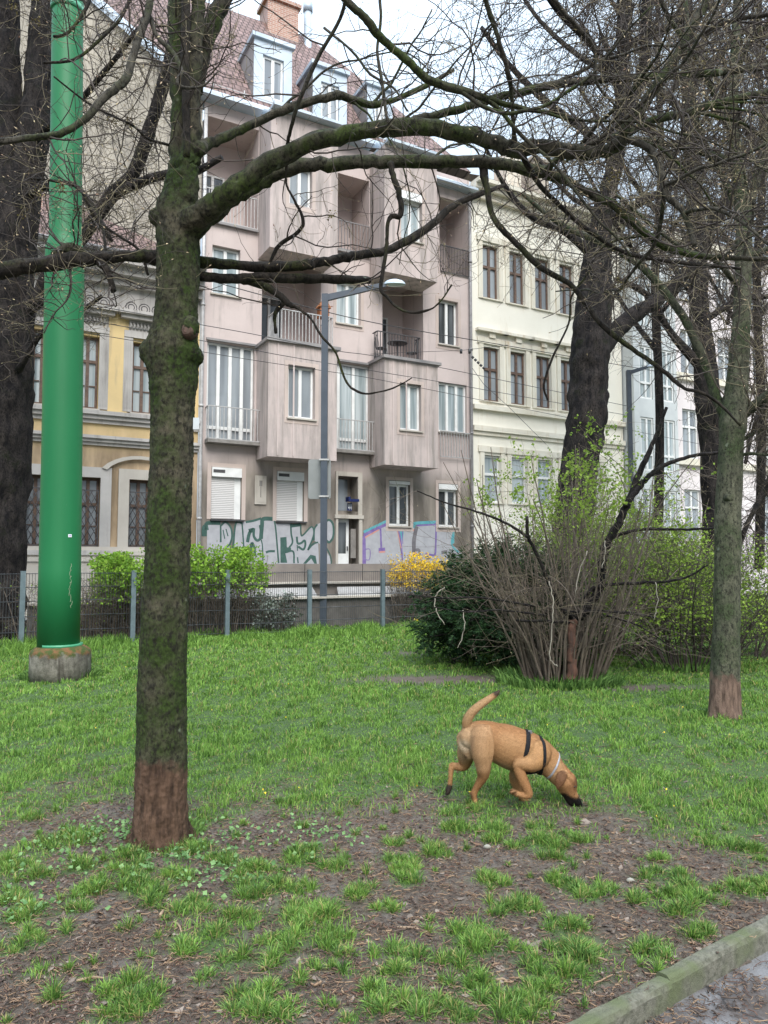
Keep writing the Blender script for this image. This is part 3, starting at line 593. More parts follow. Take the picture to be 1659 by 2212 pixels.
    window(root, wA2, 0, .15, 2, pm='pane_curtain'); window(root, wC2, 0, .15, 2, pm='pane_curtain'); window(root, wE2, 0, .15, 2, pm='pane_dark')
    window(root, gD, 0, .12, 2, pm='pane_dark', box=.12); window(root, gE, 0, .12, 2, pm='pane_dark', box=.2)
    window(root, (fA[0], fA[1], fA[2], fA[3]), 0, .14, 4, pm='pane_grey', transom=.13, sill=False, name='french_window'); window(root, fC, 0, .14, 3, pm='pane_curtain', transom=.13, sill=False, name='french_window'); window(root, fE, 0, .1, 3, pm='pane_curtain', name='french_window')
    railing(root, fA[0] - .02, fA[1] + .12, -.35, S1 - .02, S1 + 1.02, m='palemetal', sides=.34); railing(root, fC[0] + .05, fC[1] + .03, -.35, S1 - .02, S1 + 1.02, m='palemetal', sides=.34); railing(root, fE[0], fE[1] + .05, -.12, fE[2] - .95, fE[2] + .02, m='palemetal')
    for f_ in (fA, fC):
        s = Acc(); s.box(f_[0] - .04, f_[1] + .16, -.40, -.003, S1 - .13, S1 - .03); s.build('balcony_slab', M['concrete'], root)
        s = Acc(); s.box(f_[0] - .04, f_[1] + .1, -.06, -.003, f_[3] + .02, f_[3] + .09); s.build('lintel', M['zincdark'], root)
    for l_, mm in ((lA3, 'palemetal'), (lC3, 'railing')): railing(root, l_[0] + .02, l_[1] - .02, -.04, l_[2] - .02, l_[2] + 1.02, m=mm); s = Acc(); s.box(l_[0] - .02, l_[1] - .01, -.12, -.003, l_[2] - .12, l_[2] - .04); s.build('slab_edge', M['zincdark'], root)
    railing(root, lE3[0] + .02, lE3[1] - .02, -.04, lE3[2] - .02, lE3[2] + 1.02, m='darkmetal', step=.07)
    for l_ in (lA3, lB2, lC3, lD2, lE3):                                # loggia doors deep in the recess
        wd = l_[1] - l_[0]; dz = min(2.25, l_[3] - l_[2] - .25)
        window(root, (l_[0] + .12 * wd, l_[0] + .60 * wd, l_[2] + .05, l_[2] + dz), 1.37, .06, 2, pm='pane_dark', sill=False, name='loggia_door', fwid=.06)
    # shutters
    for g_ in (gA, gB):
        s = Acc(); s.box(g_[0] + .01, g_[1] - .01, -.05, .19, g_[3] - .30, g_[3] - .01); bx = s.build('shutter_box', M['white'], root)
        s = Acc(); s.box(g_[0] + .01, g_[1] - .22, .06, .10, g_[2] + .02, g_[3] - .304); s.build('roller_shutter', M['shutter'], root)
        s = Acc(); s.box(g_[1] - .215, g_[1] - .01, .08, .2, g_[2] + .02, g_[3] - .304); s.build('shutter_guide', M['white'], root)
        s = Acc(); s.box(g_[0] - .02, g_[1] + .08, -.09, .05, g_[2] - .05, g_[2] - .004); s.build('sill', M['darkmetal'], root)
        s = Acc(); s.box(g_[0] + .05, g_[0] + .42, -.056, -.051, g_[3] - .18, g_[3] - .08); s.build('vent', M['darkmetal'], bx)
        s = Acc(); e = .13
        s.box(g_[0] - e, g_[0] - .002, -.012, -.002, g_[2], g_[3] + e); s.box(g_[1] + .002, g_[1] + e, -.012, -.002, g_[2], g_[3] + e); s.box(g_[0], g_[1], -.011, -.002, g_[3] + .002, g_[3] + e); s.build('window_surround', M['pink2'], root)
    for g_, y in ((gD, 0), (gE, 0), (wC2, 0), (wE2, 0), (wB1, -BD), (wD1, -BD), (wD3, -BD), (wB3, -BD)):
        s = Acc(); e = .12
        s.box(g_[0] - e, g_[0] - .002, y - .012, y - .002, g_[2] - e - .06, g_[3] + e); s.box(g_[1] + .002, g_[1] + e, y - .012, y - .002, g_[2] - e - .06, g_[3] + e); s.box(g_[0], g_[1], y - .011, y - .002, g_[3] + .002, g_[3] + e); s.box(g_[0], g_[1], y - .011, y - .002, g_[2] - e - .06, g_[2] - .06); s.build('window_surround', M['pink2'], root)
    # plaque, door, house number
    q = R_(550, 1027, 574, 1090); s = Acc(); s.box(q[0], q[1], -.05, -.003, q[2], q[3]); s.box(q[0] + .07, q[1] - .07, -.06, -.051, q[3] - .85, q[3] - .1); pl = s.build('plaque', M['palestone'], root)
    s = Acc()
    for i in range(4): s.box(q[0] + .10, q[1] - .10 - .05 * (i % 2), -.056, -.0505, q[2] + .09 + i * .13, q[2] + .14 + i * .13)
    s.build('lettering', M['concrete'], pl)
    s = Acc(); s.box(q[0] + .18, q[1] - .18, -.068, -.0605, q[3] - .7, q[3] - .35); s.box(q[0] + .24, q[1] - .24, -.07, -.0605, q[3] - .34, q[3] - .16); s.build('relief', M['concrete'], pl)
    s = Acc(); D0, D1 = fac(724, 1118)[0], fac(781, 1118)[0]; zt = fac(728, 1018)[1]; zm = fac(745, 1112)[1]
    s.box(D0, dT[0] - .003, -.06, -.003, zm, zt); s.box(dT[1] + .003, D1, -.06, -.003, zm, zt); s.box(dT[0], dT[1], -.06, -.003, dT[3] + .003, zt); s.box(D0 - .04, D1 + .04, -.10, -.003, zm - .13, zm - .004)
    s.box(D0, dB[0] - .003, -.07, -.003, .9, zm - .134); s.box(dB[1] + .003, D1, -.07, -.003, .9, zm - .134); s.build('door_surround', M['palestone'], root)
    s = Acc(); dm = dB[0] + (dB[1] - dB[0]) * .66
    s.box(dB[0] + .01, dB[0] + .1, .2, .26, .95, dB[3] - .02); s.box(dm - .1, dm, .2, .26, .95, dB[3] - .02); s.box(dB[0] + .1, dm - .1, .2, .26, dB[3] - .14, dB[3] - .02); s.box(dB[0] + .1, dm - .1, .2, .26, 1.3, 1.9)
    dr = s.build('door', M['white'], root); s = Acc(); s.box(dB[0] + .09, dm - .09, .22, .24, 1.85, dB[3] - .1); s.build('pane', M['pane_dark'], dr); s = Acc(); s.box(dm - .08, dm - .05, .14, .2, 2.0, 2.15); s.build('handle', M['darkmetal'], dr)
    s = Acc(); s.box(dm + .05, dB[1] - .03, .12, .2, 1.75, 2.75); s.build('bell_panel', M['concrete'], root)
    s = Acc(); s.box(dT[0] + .05, dT[0] + .62, .5, .53, dT[2] + .05, dT[3] - .05); s.build('pane', M['pane_grey'], root)
    blue = mat('blue_enamel', (.008, .014, .075), (.01, .02, .10), rough=.3); wht = mat('white_enamel', (.85, .85, .85), (.8, .8, .8), rough=.3)
    n0 = R_(748, 1087, 758, 1104); s = Acc(); s.box(n0[0], n0[1], -.10, -.07, n0[2], n0[3]); hn = s.build('house_number', blue, root)
    s = Acc(); w_ = (n0[1] - n0[0]); h_ = n0[3] - n0[2]
    for i in range(2):
        x0 = n0[0] + w_ * (.10 + .42 * i); xw = w_ * .36; z0 = n0[2] + h_ * .14; hh = h_ * .72
        s.box(x0 + xw * .64, x0 + xw * .86, -.108, -.1005, z0, z0 + hh); s.box(x0, x0 + xw, -.107, -.1005, z0 + hh * .25, z0 + hh * .42); s.box(x0, x0 + xw * .2, -.1075, -.1005, z0 + hh * .25, z0 + hh)
    s.build('numerals', wht, hn)
    s = Acc(); s.box(n0[0] - .06, n0[1] + .16, -.32, -.07, n0[3] + .04, n0[3] + .13); s.box(n0[0] - .06, n0[0] + .02, -.3, -.07, n0[3] + .13, n0[3] + .2); s.build('number_lamp', blue, root)
    # downpipes
    for u in (uL + .03, uR - .07):
        s = Acc(); s.tube([(u, -.11, .3), (u, -.11, 4), (u, -.11, 10), (u, -.11, EV - .25)], .06, 10)
        for z in (2.9, 6.4, 9.6, 13): s.tube([(u, -.11, z), (u, -.11, z + .08)], .078, 10)
        s.build('downpipe', M['palemetal'] if u < 0 else M['railing'], root)
    # eaves: gutter, verge, roof, dormers, chimney
    uR2 = uR + .1
    s = Acc(); s.box(uL - .4, b0 - .02, -.45, .5, EV + .02, EV + .1); s.box(b0, b1 + .1, -BD - .3, .5, ez + .01, ez + .1); s.box(b1 + .1, d0, -.45, .5, EV + .02, EV + .1); s.box(d0, d1 + .1, -BD - .3, .5, ez + .012, ez + .1); s.box(d1 + .1, uR2, -.45, .5, EV - .55, EV - .47); s.build('eaves_sheet', M['zinc'], root)
    s = Acc(); s.tube([(uL - .4, -.12, EV + .23), (-2, -.12, EV + .23), (d1, -.12, EV + .23)], .13, 12); s.tube([(d1, -.12, EV - .35), (uR2, -.12, EV - .35)], .1, 10); s.build('gutter', M['zinc'], root)
    k = 1.43; rb = 4.8
    def rz(y): return EV + .38 + k * y
    s = Acc(); s.add([(uL - .35, 0, rz(0)), (uR2, 0, rz(0)), (1.3, 2.8, rz(2.8)), (-.9, rb, rz(rb)), (-12.4, rb + .2, rz(rb) - .05), (-9.6, 2.54, rz(2.54))], [(0, 1, 2, 3, 4, 5)])
    s.add([(uR2, 0, rz(0)), (uR2, 8, rz(0)), (-.9, rb, rz(rb)), (1.3, 2.8, rz(2.8))], [(0, 1, 2, 3)])
    ro = s.build('roof', M['tile'], root); roof_uv(ro)
    s = Acc(); a_, b_, c_ = np.array([uL - .42, -.05, rz(0) + .06]), np.array([-9.66, 2.5, rz(2.54) + .06]), np.array([-12.5, 5.1, rz(5) + .02])
    for p, q2 in ((a_, b_), (b_, c_)):
        o1 = np.array([.62, .12, 0]); s.add([p, q2, q2 + o1, p + o1, p - [0, 0, .22], q2 - [0, 0, .22], q2 + o1 - [0, 0, .22], p + o1 - [0, 0, .22]], [(0,3,2,1),(0,1,5,4),(1,2,6,5),(2,3,7,6),(3,0,4,7),(4,5,6,7)])
    s.build('verge_flashing', M['zinc'], root)
    s = Acc()
    for i in range(8):
        u = uL + .3 + i * 1.05
        if u < 3: s.box(u, u + .03, .16, .2, rz(.15), rz(.15) + .3)
    s.box(uL, d0, .16, .18, rz(.15) + .18, rz(.15) + .2); s.build('snow_guard', M['palemetal'], root)
    for (xl, yt, xr, yb, oo) in ((549, 79, 630, 234, -.3), (676, 139, 749, 278, -.3), (793, 182, 848, 305, -.3)):
        u0, zt_ = fac(xl, yt, oo); u1, zb = fac(xr, yb, oo); zb = max(zb, 16.95); zt_ = min(zt_, 19.4); y0 = .3
        hw = (u0 + .32, u1 - .3, zb + .12, zt_ - .5)
        s = Acc(); wall(s, u0, u1, zb - .1, zt_, y0, [(*hw, .12)], 0); yb_ = (zt_ - EV - .38) / k
        s.add([(u1, y0, zb - .1), (u1, yb_, zt_), (u1, y0, zt_)], [(0, 1, 2)], 0)
        s.add([(u0, y0, zb - .1), (u0, y0, zt_), (u0, yb_ + .1, zt_)], [(0, 1, 2)], 1); s.add([(u0, y0, zb - .1), (u0, yb_ + .1, zt_), (u0, .2, rz(.1))], [(0, 1, 2)], 1)
        s.box(u0 - .08, u1 + .08, y0 - .1, yb_ + .5, zt_ + .002, zt_ + .14, 2)
        s.box((u0 + u1) / 2 - .01, (u0 + u1) / 2 + .01, y0 - .012, y0 - .002, hw[3] + .1, zt_ - .02, 1)
        d = s.build('dormer', [M['zinc'], M['zincdark'], M['zinc']], root); window(d, hw, y0, .07, 2, pm='pane_grey', sill=False)
    cu0, cz = fac(578, 70, -4.2); cu1, cz1 = fac(645, 20, -4.2)
    s = Acc(); s.box(cu0, cu1, 4.2, 5.2, cz1 - 5, cz1); s.box(cu0 - .1, cu1 + .1, 4.1, 5.3, cz1 + .002, cz1 + .15); ch = s.build('chimney', M['brickred'], root)
    s = Acc(); s.tube([(cu1 + .45, 4.3, 20), (cu1 + .45, 4.3, cz1 + .3)], .16, 12); s.tube([(cu1 + .45, 4.3, cz1 + .1), (cu1 + .45, 4.3, cz1 + .5)], .2, 12); s.build('flue_pipe', M['zinc'], root)
    s = Acc(); s.box(1.6, 2.7, 5.2, 6.2, 17, 20.6); s.box(1.5, 2.8, 5.1, 6.3, 20.602, 20.75); s.box(3.6, 5.2, 5.2, 6.4, 17, 19.4); s.build('parapet_chimney', M['beige'], root)
    # graffiti: silver fills with dark outlines, thin paint layers on the wall
    sil = mat('silver_spray_paint', (.43, .43, .45), (.34, .34, .36), scale=5, rough=.75, lo=.3, hi=.7); dg = mat('dark_green_spray_paint', (.035, .085, .07), (.055, .12, .10), scale=7, rough=.8)
    pur = mat('purple_spray_paint', (.16, .10, .30), (.24, .18, .38), scale=6, rough=.8); teal = mat('teal_spray_paint', (.08, .32, .36), (.14, .40, .44), scale=6, rough=.8); sal = mat('salmon_spray_paint', (.60, .25, .20), (.55, .30, .26), scale=6, rough=.8)
    def X1(x, y): return fac((780 + x * .33755) / 1.82278, (2000 + y * .33755) / 1.82278)
    def X2(x, y): return fac((1400 + x * .33755) / 1.82278, (2000 + y * .33755) / 1.82278)
    def poly(S, pts, X, y, mi): S.add([(X(*p)[0], y, X(*p)[1]) for p in pts], [tuple(range(len(pts)))], mi)
    def stroke(S, pts, wd, X, y, mi, m_=5):
        q = cr([X(*p) for p in pts], m_) if len(pts) > 2 else np.array([X(*p) for p in pts]); T = np.gradient(q, axis=0); T /= np.linalg.norm(T, axis=1)[:, None] + 1e-9; nn = np.stack([-T[:, 1], T[:, 0]], -1)
        a, b2 = q + nn * wd / 2, q - nn * wd / 2
        for i in range(len(q) - 1): S.add([(a[i][0], y, a[i][1]), (b2[i][0], y, b2[i][1]), (b2[i + 1][0], y, b2[i + 1][1]), (a[i + 1][0], y, a[i + 1][1])], [(0, 1, 2, 3)], mi)
    def piece(fills, strokes, X):
        S = Acc()
        for k_, (p, mi) in enumerate(fills): poly(S, p, X, -.0032 - .0004 * k_, mi)
        for k_, (p, wd, mi) in enumerate(strokes): stroke(S, p, wd * 1.2, X, -.0062 - .00012 * k_, mi)
        return S
    B_ = 900
    S = piece([([(100,B_),(105,165),(265,165),(262,B_)],0),([(263,B_),(265,200),(330,165),(390,250),(395,330),(370,430),(330,B_)],0),([(395,B_),(440,180),(515,178),(535,B_)],0),([(536,B_),(520,165),(730,125),(745,200),(750,B_)],0),([(752,B_),(735,370),(760,130),(880,128),(905,250),(940,B_)],0),([(941,B_),(905,180),(1080,180),(1100,400),(1118,B_)],0),([(1119,B_),(1085,200),(1195,195),(1200,310),(1225,315),(1320,220),(1350,260),(1345,350),(1290,470),(1400,400),(1420,B_)],0),([(1350,380),(1355,250),(1390,190),(1520,140),(1575,200),(1575,330),(1530,400),(1480,370),(1470,480),(1530,560),(1550,650),(1520,880),(1420,880),(1420,420)],0),
               ([(958,345),(1030,338),(1035,460),(1083,462),(1085,505),(1015,520),(1040,640),(960,640)],1),([(1224,650),(1310,545),(1370,560),(1385,650),(1355,650),(1320,590),(1260,650)],1)],
              [([(102,260),(104,180),(262,176)],.10,1),([(70,330),(75,230),(100,230)],.14,1),([(264,400),(262,200)],.045,1),([(268,205),(320,165),(380,230),(395,330),(370,420),(330,455)],.05,1),([(290,255),(310,360)],.03,1),([(325,245),(348,330)],.03,1),([(405,470),(440,180),(512,178)],.05,1),([(512,178),(535,480)],.04,1),([(555,165),(640,150),(735,122)],.06,1),([(575,400),(600,290),(650,250),(590,265)],.09,1),([(650,250),(650,330),(690,380),(735,350)],.07,1),([(720,200),(735,300),(730,350)],.06,1),([(610,540),(625,410),(655,470),(665,560)],.07,1),([(735,370),(750,450),(755,645)],.035,1),([(732,360),(745,200),(760,130),(885,128)],.11,1),([(885,128),(905,250),(925,480),(940,645)],.045,1),([(790,520),(830,505),(895,505)],.06,1),([(1080,185),(1085,300),(1100,400),(1060,465)],.05,1),([(1015,520),(1108,508),(1118,645)],.05,1),([(1085,210),(1195,195)],.09,1),([(1195,195),(1200,310),(1225,315),(1320,220),(1350,280),(1330,370),(1280,490),(1340,420),(1400,400)],.045,1),([(1150,335),(1160,410),(1200,410),(1240,380),(1250,430),(1225,485),(1165,450)],.06,1),([(1155,430),(1157,500)],.03,1),([(1158,575),(1166,645)],.04,1),([(1350,380),(1355,250),(1390,190)],.05,1),([(1480,165),(1530,140),(1575,200),(1575,330),(1530,400),(1490,370)],.06,1),([(1500,470),(1545,570),(1548,680),(1500,880)],.04,1)], X1)
    S.build('graffiti', [sil, dg], root)
    S = piece([([(95,680),(95,320),(380,160),(390,225),(480,230),(545,640),(545,680)],0),([(546,680),(530,400),(490,232),(660,225),(690,225),(665,520),(690,680)],0),([(691,680),(710,210),(940,190),(930,680)],0),([(931,680),(945,240),(1150,240),(1115,420),(1240,520),(1240,640)],0),([(490,235),(565,235),(548,400)],2),([(1140,245),(1155,245),(1150,410),(1115,430)],2)],
              [([(95,285),(380,148)],.09,2),([(92,320),(250,240),(384,180)],.09,1),([(98,650),(92,330)],.13,1),([(110,345),(270,255)],.04,3),([(290,240),(300,480)],.06,1),([(268,495),(345,490)],.14,1),([(275,515),(345,510)],.05,3),([(500,250),(530,400),(545,610)],.05,1),([(485,255),(515,400),(532,470)],.03,3),([(545,235),(550,420)],.03,1),([(575,240),(660,265),(688,270),(672,500)],.04,3),([(650,215),(690,215),(695,180),(940,165)],.09,2),([(715,205),(940,192)],.05,1),([(710,220),(680,380),(680,520)],.13,4),([(665,530),(715,530)],.06,3),([(680,495),(740,495),(738,600)],.09,4),([(940,165),(935,400),(925,540),(870,545),(815,530)],.06,1),([(830,560),(860,600)],.12,4),([(1150,245),(1120,420),(1200,520)],.06,2),([(1000,520),(1070,510)],.1,4),([(100,485),(165,485),(160,600),(100,600)],.025,1)], X2)
    S.build('graffiti', [sil, pur, teal, sal, mat('grey_spray_paint', (.12, .11, .12), (.18, .17, .18), rough=.8)], root)
    return root

pink_house()

def bistro():
    # table and two chairs on the balcony over the right-hand bay; small wooden bird house on the other terrace
    dm = M['darkmetal']; z = 8.62; base = fw(.35, .35, z)
    r = empty('bistro_table', base, TH, 'round black bistro table on the balcony left of the narrow white window', 'table'); A = Acc(); A.tube([(0, 0, .70), (0, 0, .73)], .36, 20, ry=.95); A.build('table_top', dm, r)
    A = Acc(); A.tube([(0, 0, .02), (0, 0, .7)], .035, 8); A.build('pedestal', dm, r)
    A = Acc()
    for a in range(3): A.tube([(0, 0, .1), (.25 * math.cos(a * 2.1), .25 * math.sin(a * 2.1), .01)], .018, 6)
    A.build('foot', dm, r)
    for du, fl, lb in ((-.62, 1, 'black wire balcony chair left of the bistro table'), (.62, -1, 'black wire balcony chair right of the bistro table')):
        c_ = empty('balcony_chair', fw(.35 + du, .3, z), TH, lb, 'chair', 'balcony chairs')
        A = Acc(); A.tube([(0, 0, .44), (0, 0, .46)], .2, 14); A.build('seat', dm, c_)
        A = Acc(); pts = [(-.19 * fl, -.17 + .34 * (k / 8), .46 + .45 * math.sin(math.pi * k / 8)) for k in range(9)]; A.tube(pts, .012, 5)
        for yy in (-.09, 0, .09): A.tube([(-.19 * fl, yy, .46), (-.2 * fl, yy, .86)], .007, 4)
        A.build('backrest', dm, c_)
        for sx in (-1, 1):
            for sy in (-1, 1): A = Acc(); A.tube([(sx * .14, sy * .14, .44), (sx * .18, sy * .17, 0)], .011, 5); A.build('leg', dm, c_)
    p = fw(-2.7, .75, 8.62); wd = mat('orange_wood', (.36, .13, .05), (.28, .10, .04), rough=.7)
    r = empty('bird_house', p, TH, 'orange wooden bird house on a post behind the pale terrace railing', 'bird house'); A = Acc(); A.box(-.16, .16, -.14, .14, 1.0, 1.35); A.build('body', wd, r)
    A = Acc(); A.add([(-.22, -.18, 1.33), (.22, -.18, 1.33), (0, -.18, 1.62), (-.22, .18, 1.33), (.22, .18, 1.33), (0, .18, 1.62)], [(0, 1, 2), (5, 4, 3), (0, 2, 5, 3), (1, 4, 5, 2), (0, 3, 4, 1)]); A.build('roof', mat('orange_roof_wood', (.42, .17, .07), (.3, .12, .05), rough=.7), r)
    A = Acc(); A.box(-.03, .03, -.03, .03, 0, .998); A.build('post', wd, r)
bistro()

def lattice(root, r, y, step=.17):
    A = Acc(); u0, u1, z0, z1 = r; sl_ = 1.9; L = (u1 - u0) * sl_
    for sg in (1, -1):
        c_ = z0 - L
        while c_ < z1:
            pts = []
            for k in range(21):
                u = u0 + (u1 - u0) * k / 20; z = c_ + (u - u0) * sl_ if sg > 0 else c_ + (u1 - u) * sl_
                if z0 <= z <= z1: pts.append((u, y - (.012 if sg > 0 else 0), z))
            if len(pts) > 1: A.tube([pts[0], pts[-1]], .011, 4)
            c_ += step * sl_
    A.box(u0, u0 + .03, y - .01, y + .01, z0, z1); A.box(u1 - .03, u1, y - .01, y + .01, z0, z1); A.box(u0, u1, y - .01, y + .01, z1 - .03, z1); A.box(u0, u1, y - .01, y + .01, z0, z0 + .03)
    return A.build('window_grille', M['darkmetal'], root)

def yellow_house():
    root = empty('old_house', fw(-10, 0, 0), TH, 'ochre yellow old house with grilled ground floor windows and stucco window frames', 'building', 'houses along the street')
    Q = 10.0                                                       # local u = u + 10
    def RR(*a): u0, u1, z0, z1 = R_(*a); return (u0 + Q, u1 + Q, z0, z1)
    uL, uR = -24 + Q, fac(430, 900)[0] + Q - .02; ZC = 9.95
    gw = [RR(54, 1026, 98, 1180), RR(168, 1028, 213, 1181), RR(279, 1036, 321, 1183)]; W0 = gw[0][1] - gw[0][0]
    uw = [RR(71, 740, 110, 883), RR(168, 752, 211, 884), RR(287, 738, 329, 895)]
    zg0, zg1 = np.mean([q[2] for q in gw]), np.mean([q[3] for q in gw]); zu0 = uw[2][2]; zu1 = uw[2][3]
    gw = [(q[0], q[1], zg0, zg1) for q in gw]; uw = [(q[0], q[1], zu0, zu1) for q in uw]
    st = gw[1][0] - gw[0][0]
    gw += [(gw[0][0] - st * (k + 1), gw[0][1] - st * (k + 1), zg0, zg1) for k in range(2)]; uw += [(uw[0][0] - st * (k + 1), uw[0][1] - st * (k + 1), zu0, zu1) for k in range(2)]
    A = Acc(); wall(A, uL, uR, 0, ZC, 0, [(*q, .3) for q in gw] + [(*q, .25) for q in uw]); A.build('wall', M['yellow'], root)
    s = Acc(); s.box(uL, uR, -.10, -.004, 0, 1.62); s.box(uL, uR, -.14, -.004, 1.624, 1.75); s.box(uL, uR, -.08, -.004, 1.754, 2.05); s.build('plinth', M['palestone'], root)
    def band(z0, z1, p, nm='cornice', m_='trim'):
        s = Acc(); n = 3
        for k in range(n): s.box(uL, uR, -p * (k + 1) / n, -.004, z0 + (z1 - z0) * k / n + .002, z0 + (z1 - z0) * (k + 1) / n)
        s.build(nm, M[m_], root)
    band(5.62, 5.98, .22); band(4.98, 5.26, .2); band(9.75, 10.5, .75)
    s = Acc(); s.box(uL, uR, -.05, -.004, 9.05, 9.75); s.build('frieze', M['trim'], root)
    for k, g_ in enumerate(gw):
        arch = k == 2
        window(root, g_, 0, .2, 2, fm='brown', pm='pane_grey', transom=.62, glazing=(.3,), sill=False, fwid=.06); lattice(root, (g_[0] + .02, g_[1] - .02, g_[2] + .02, g_[3] - .35), .05)
        s = Acc(); e = .3
        s.box(g_[0] - e, g_[0] - .002, -.07, -.004, g_[2] - .1, g_[3] + e); s.box(g_[1] + .002, g_[1] + e, -.07, -.004, g_[2] - .1, g_[3] + e); s.box(g_[0] - .002, g_[1] + .002, -.07, -.004, g_[3] + .002, g_[3] + e)
        s.box(g_[0] - e - .06, g_[1] + e + .06, -.13, -.004, g_[2] - .24, g_[2] - .104)
        if arch:
            uc = (g_[0] + g_[1]) / 2; n = 10; rr = .75 + e
            for j in range(n):
                a0, a1 = math.pi * (.15 + .7 * j / n), math.pi * (.15 + .7 * (j + 1) / n); pr = [(uc + r_ * math.cos(a), g_[3] + e - .35 + r_ * math.sin(a) * .62) for a in (a0, a1) for r_ in (rr, rr + .16)]
                s.add([(p[0], yy, p[1]) for yy in (-.12, -.071) for p in pr], [(0, 1, 3, 2), (4, 6, 7, 5), (0, 4, 5, 1), (2, 3, 7, 6), (1, 5, 7, 3), (0, 2, 6, 4)])
        s.build('window_surround', M['palestone' if arch else 'trim'], root)
    for g_ in uw:
        window(root, g_, 0, .15, 2, fm='brown', pm='pane_curtain', transom=.66, glazing=(.32,), sill=True, fwid=.06)
        s = Acc(); e = .26
        for sg in (0, 1):
            u = g_[0] - e if not sg else g_[1] + .002
            s.box(u, u + e - .002, -.07, -.004, g_[2], g_[3] + .1)
            for q in (.06, .13, .2): s.box(u + q - .01, u + q + .012, -.085, -.0705, g_[2] + .1, g_[3])
        s.box(g_[0] - e, g_[1] + e, -.09, -.004, g_[3] + .104, g_[3] + .3); s.box(g_[0] - e + .03, g_[1] + e - .03, -.06, -.004, g_[3] + .304, g_[3] + .62); s.box(g_[0] - e - .12, g_[1] + e + .12, -.26, -.004, g_[3] + .624, g_[3] + .74); s.box(g_[0] - e - .2, g_[1] + e + .2, -.36, -.004, g_[3] + .744, g_[3] + .86)
        for q in np.linspace(g_[0] - .1, g_[1] + .1, 9): s.tube([(q, -.075, g_[3] + .36), (q + .03, -.09, g_[3] + .46), (q, -.075, g_[3] + .57)], .035, 6)
        s.build('window_hood', M['trim'], root)
        s = Acc(); s.box(g_[0] - .1, g_[1] + .1, -.04, -.004, 9.0, 9.42); fr = s.build('attic_panel', M['white'], root); s = Acc(); uc = (g_[0] + g_[1]) / 2
        for q in (-.38, 0, .38):
            for rr in (.16, .09): s.tube([(uc + q + rr * math.cos(a), -.05, 9.21 + rr * math.sin(a)) for a in np.linspace(0, 6.283, 13)], .014, 5)
        s.build('scroll_grille', M['darkmetal'], fr)
    for a, b_ in zip(sorted(gw)[:-1], sorted(gw)[1:]):              # shallow pilaster between window axes
        uc = (a[1] + b_[0]) / 2; s = Acc(); s.box(uc - .28, uc + .28, -.06, -.004, 6.0, 9.04); s.build('pilaster', M['yellow'], root)
    s = Acc(); s.add([(uL, -.7, 10.5), (uR - .05, -.7, 10.5), (uR - .05, 4.8, 14.7), (uL, 4.8, 14.7)], [(0, 1, 2, 3)]); ro = s.build('roof', M['tile'], root); roof_uv(ro)
    s = Acc(); s.tube([(uL, -.8, 10.53), (uR - .05, -.8, 10.53)], .09, 8); s.build('gutter', M['zincdark'], root)
    for uu, yy in ((-1.5, 2.2), (1.5, 3.2)):
        s = Acc(); s.box(uu, uu + .5, yy, yy + .45, 11.5, 14.2); s.build('chimney', M['brickred'], root)
yellow_house()

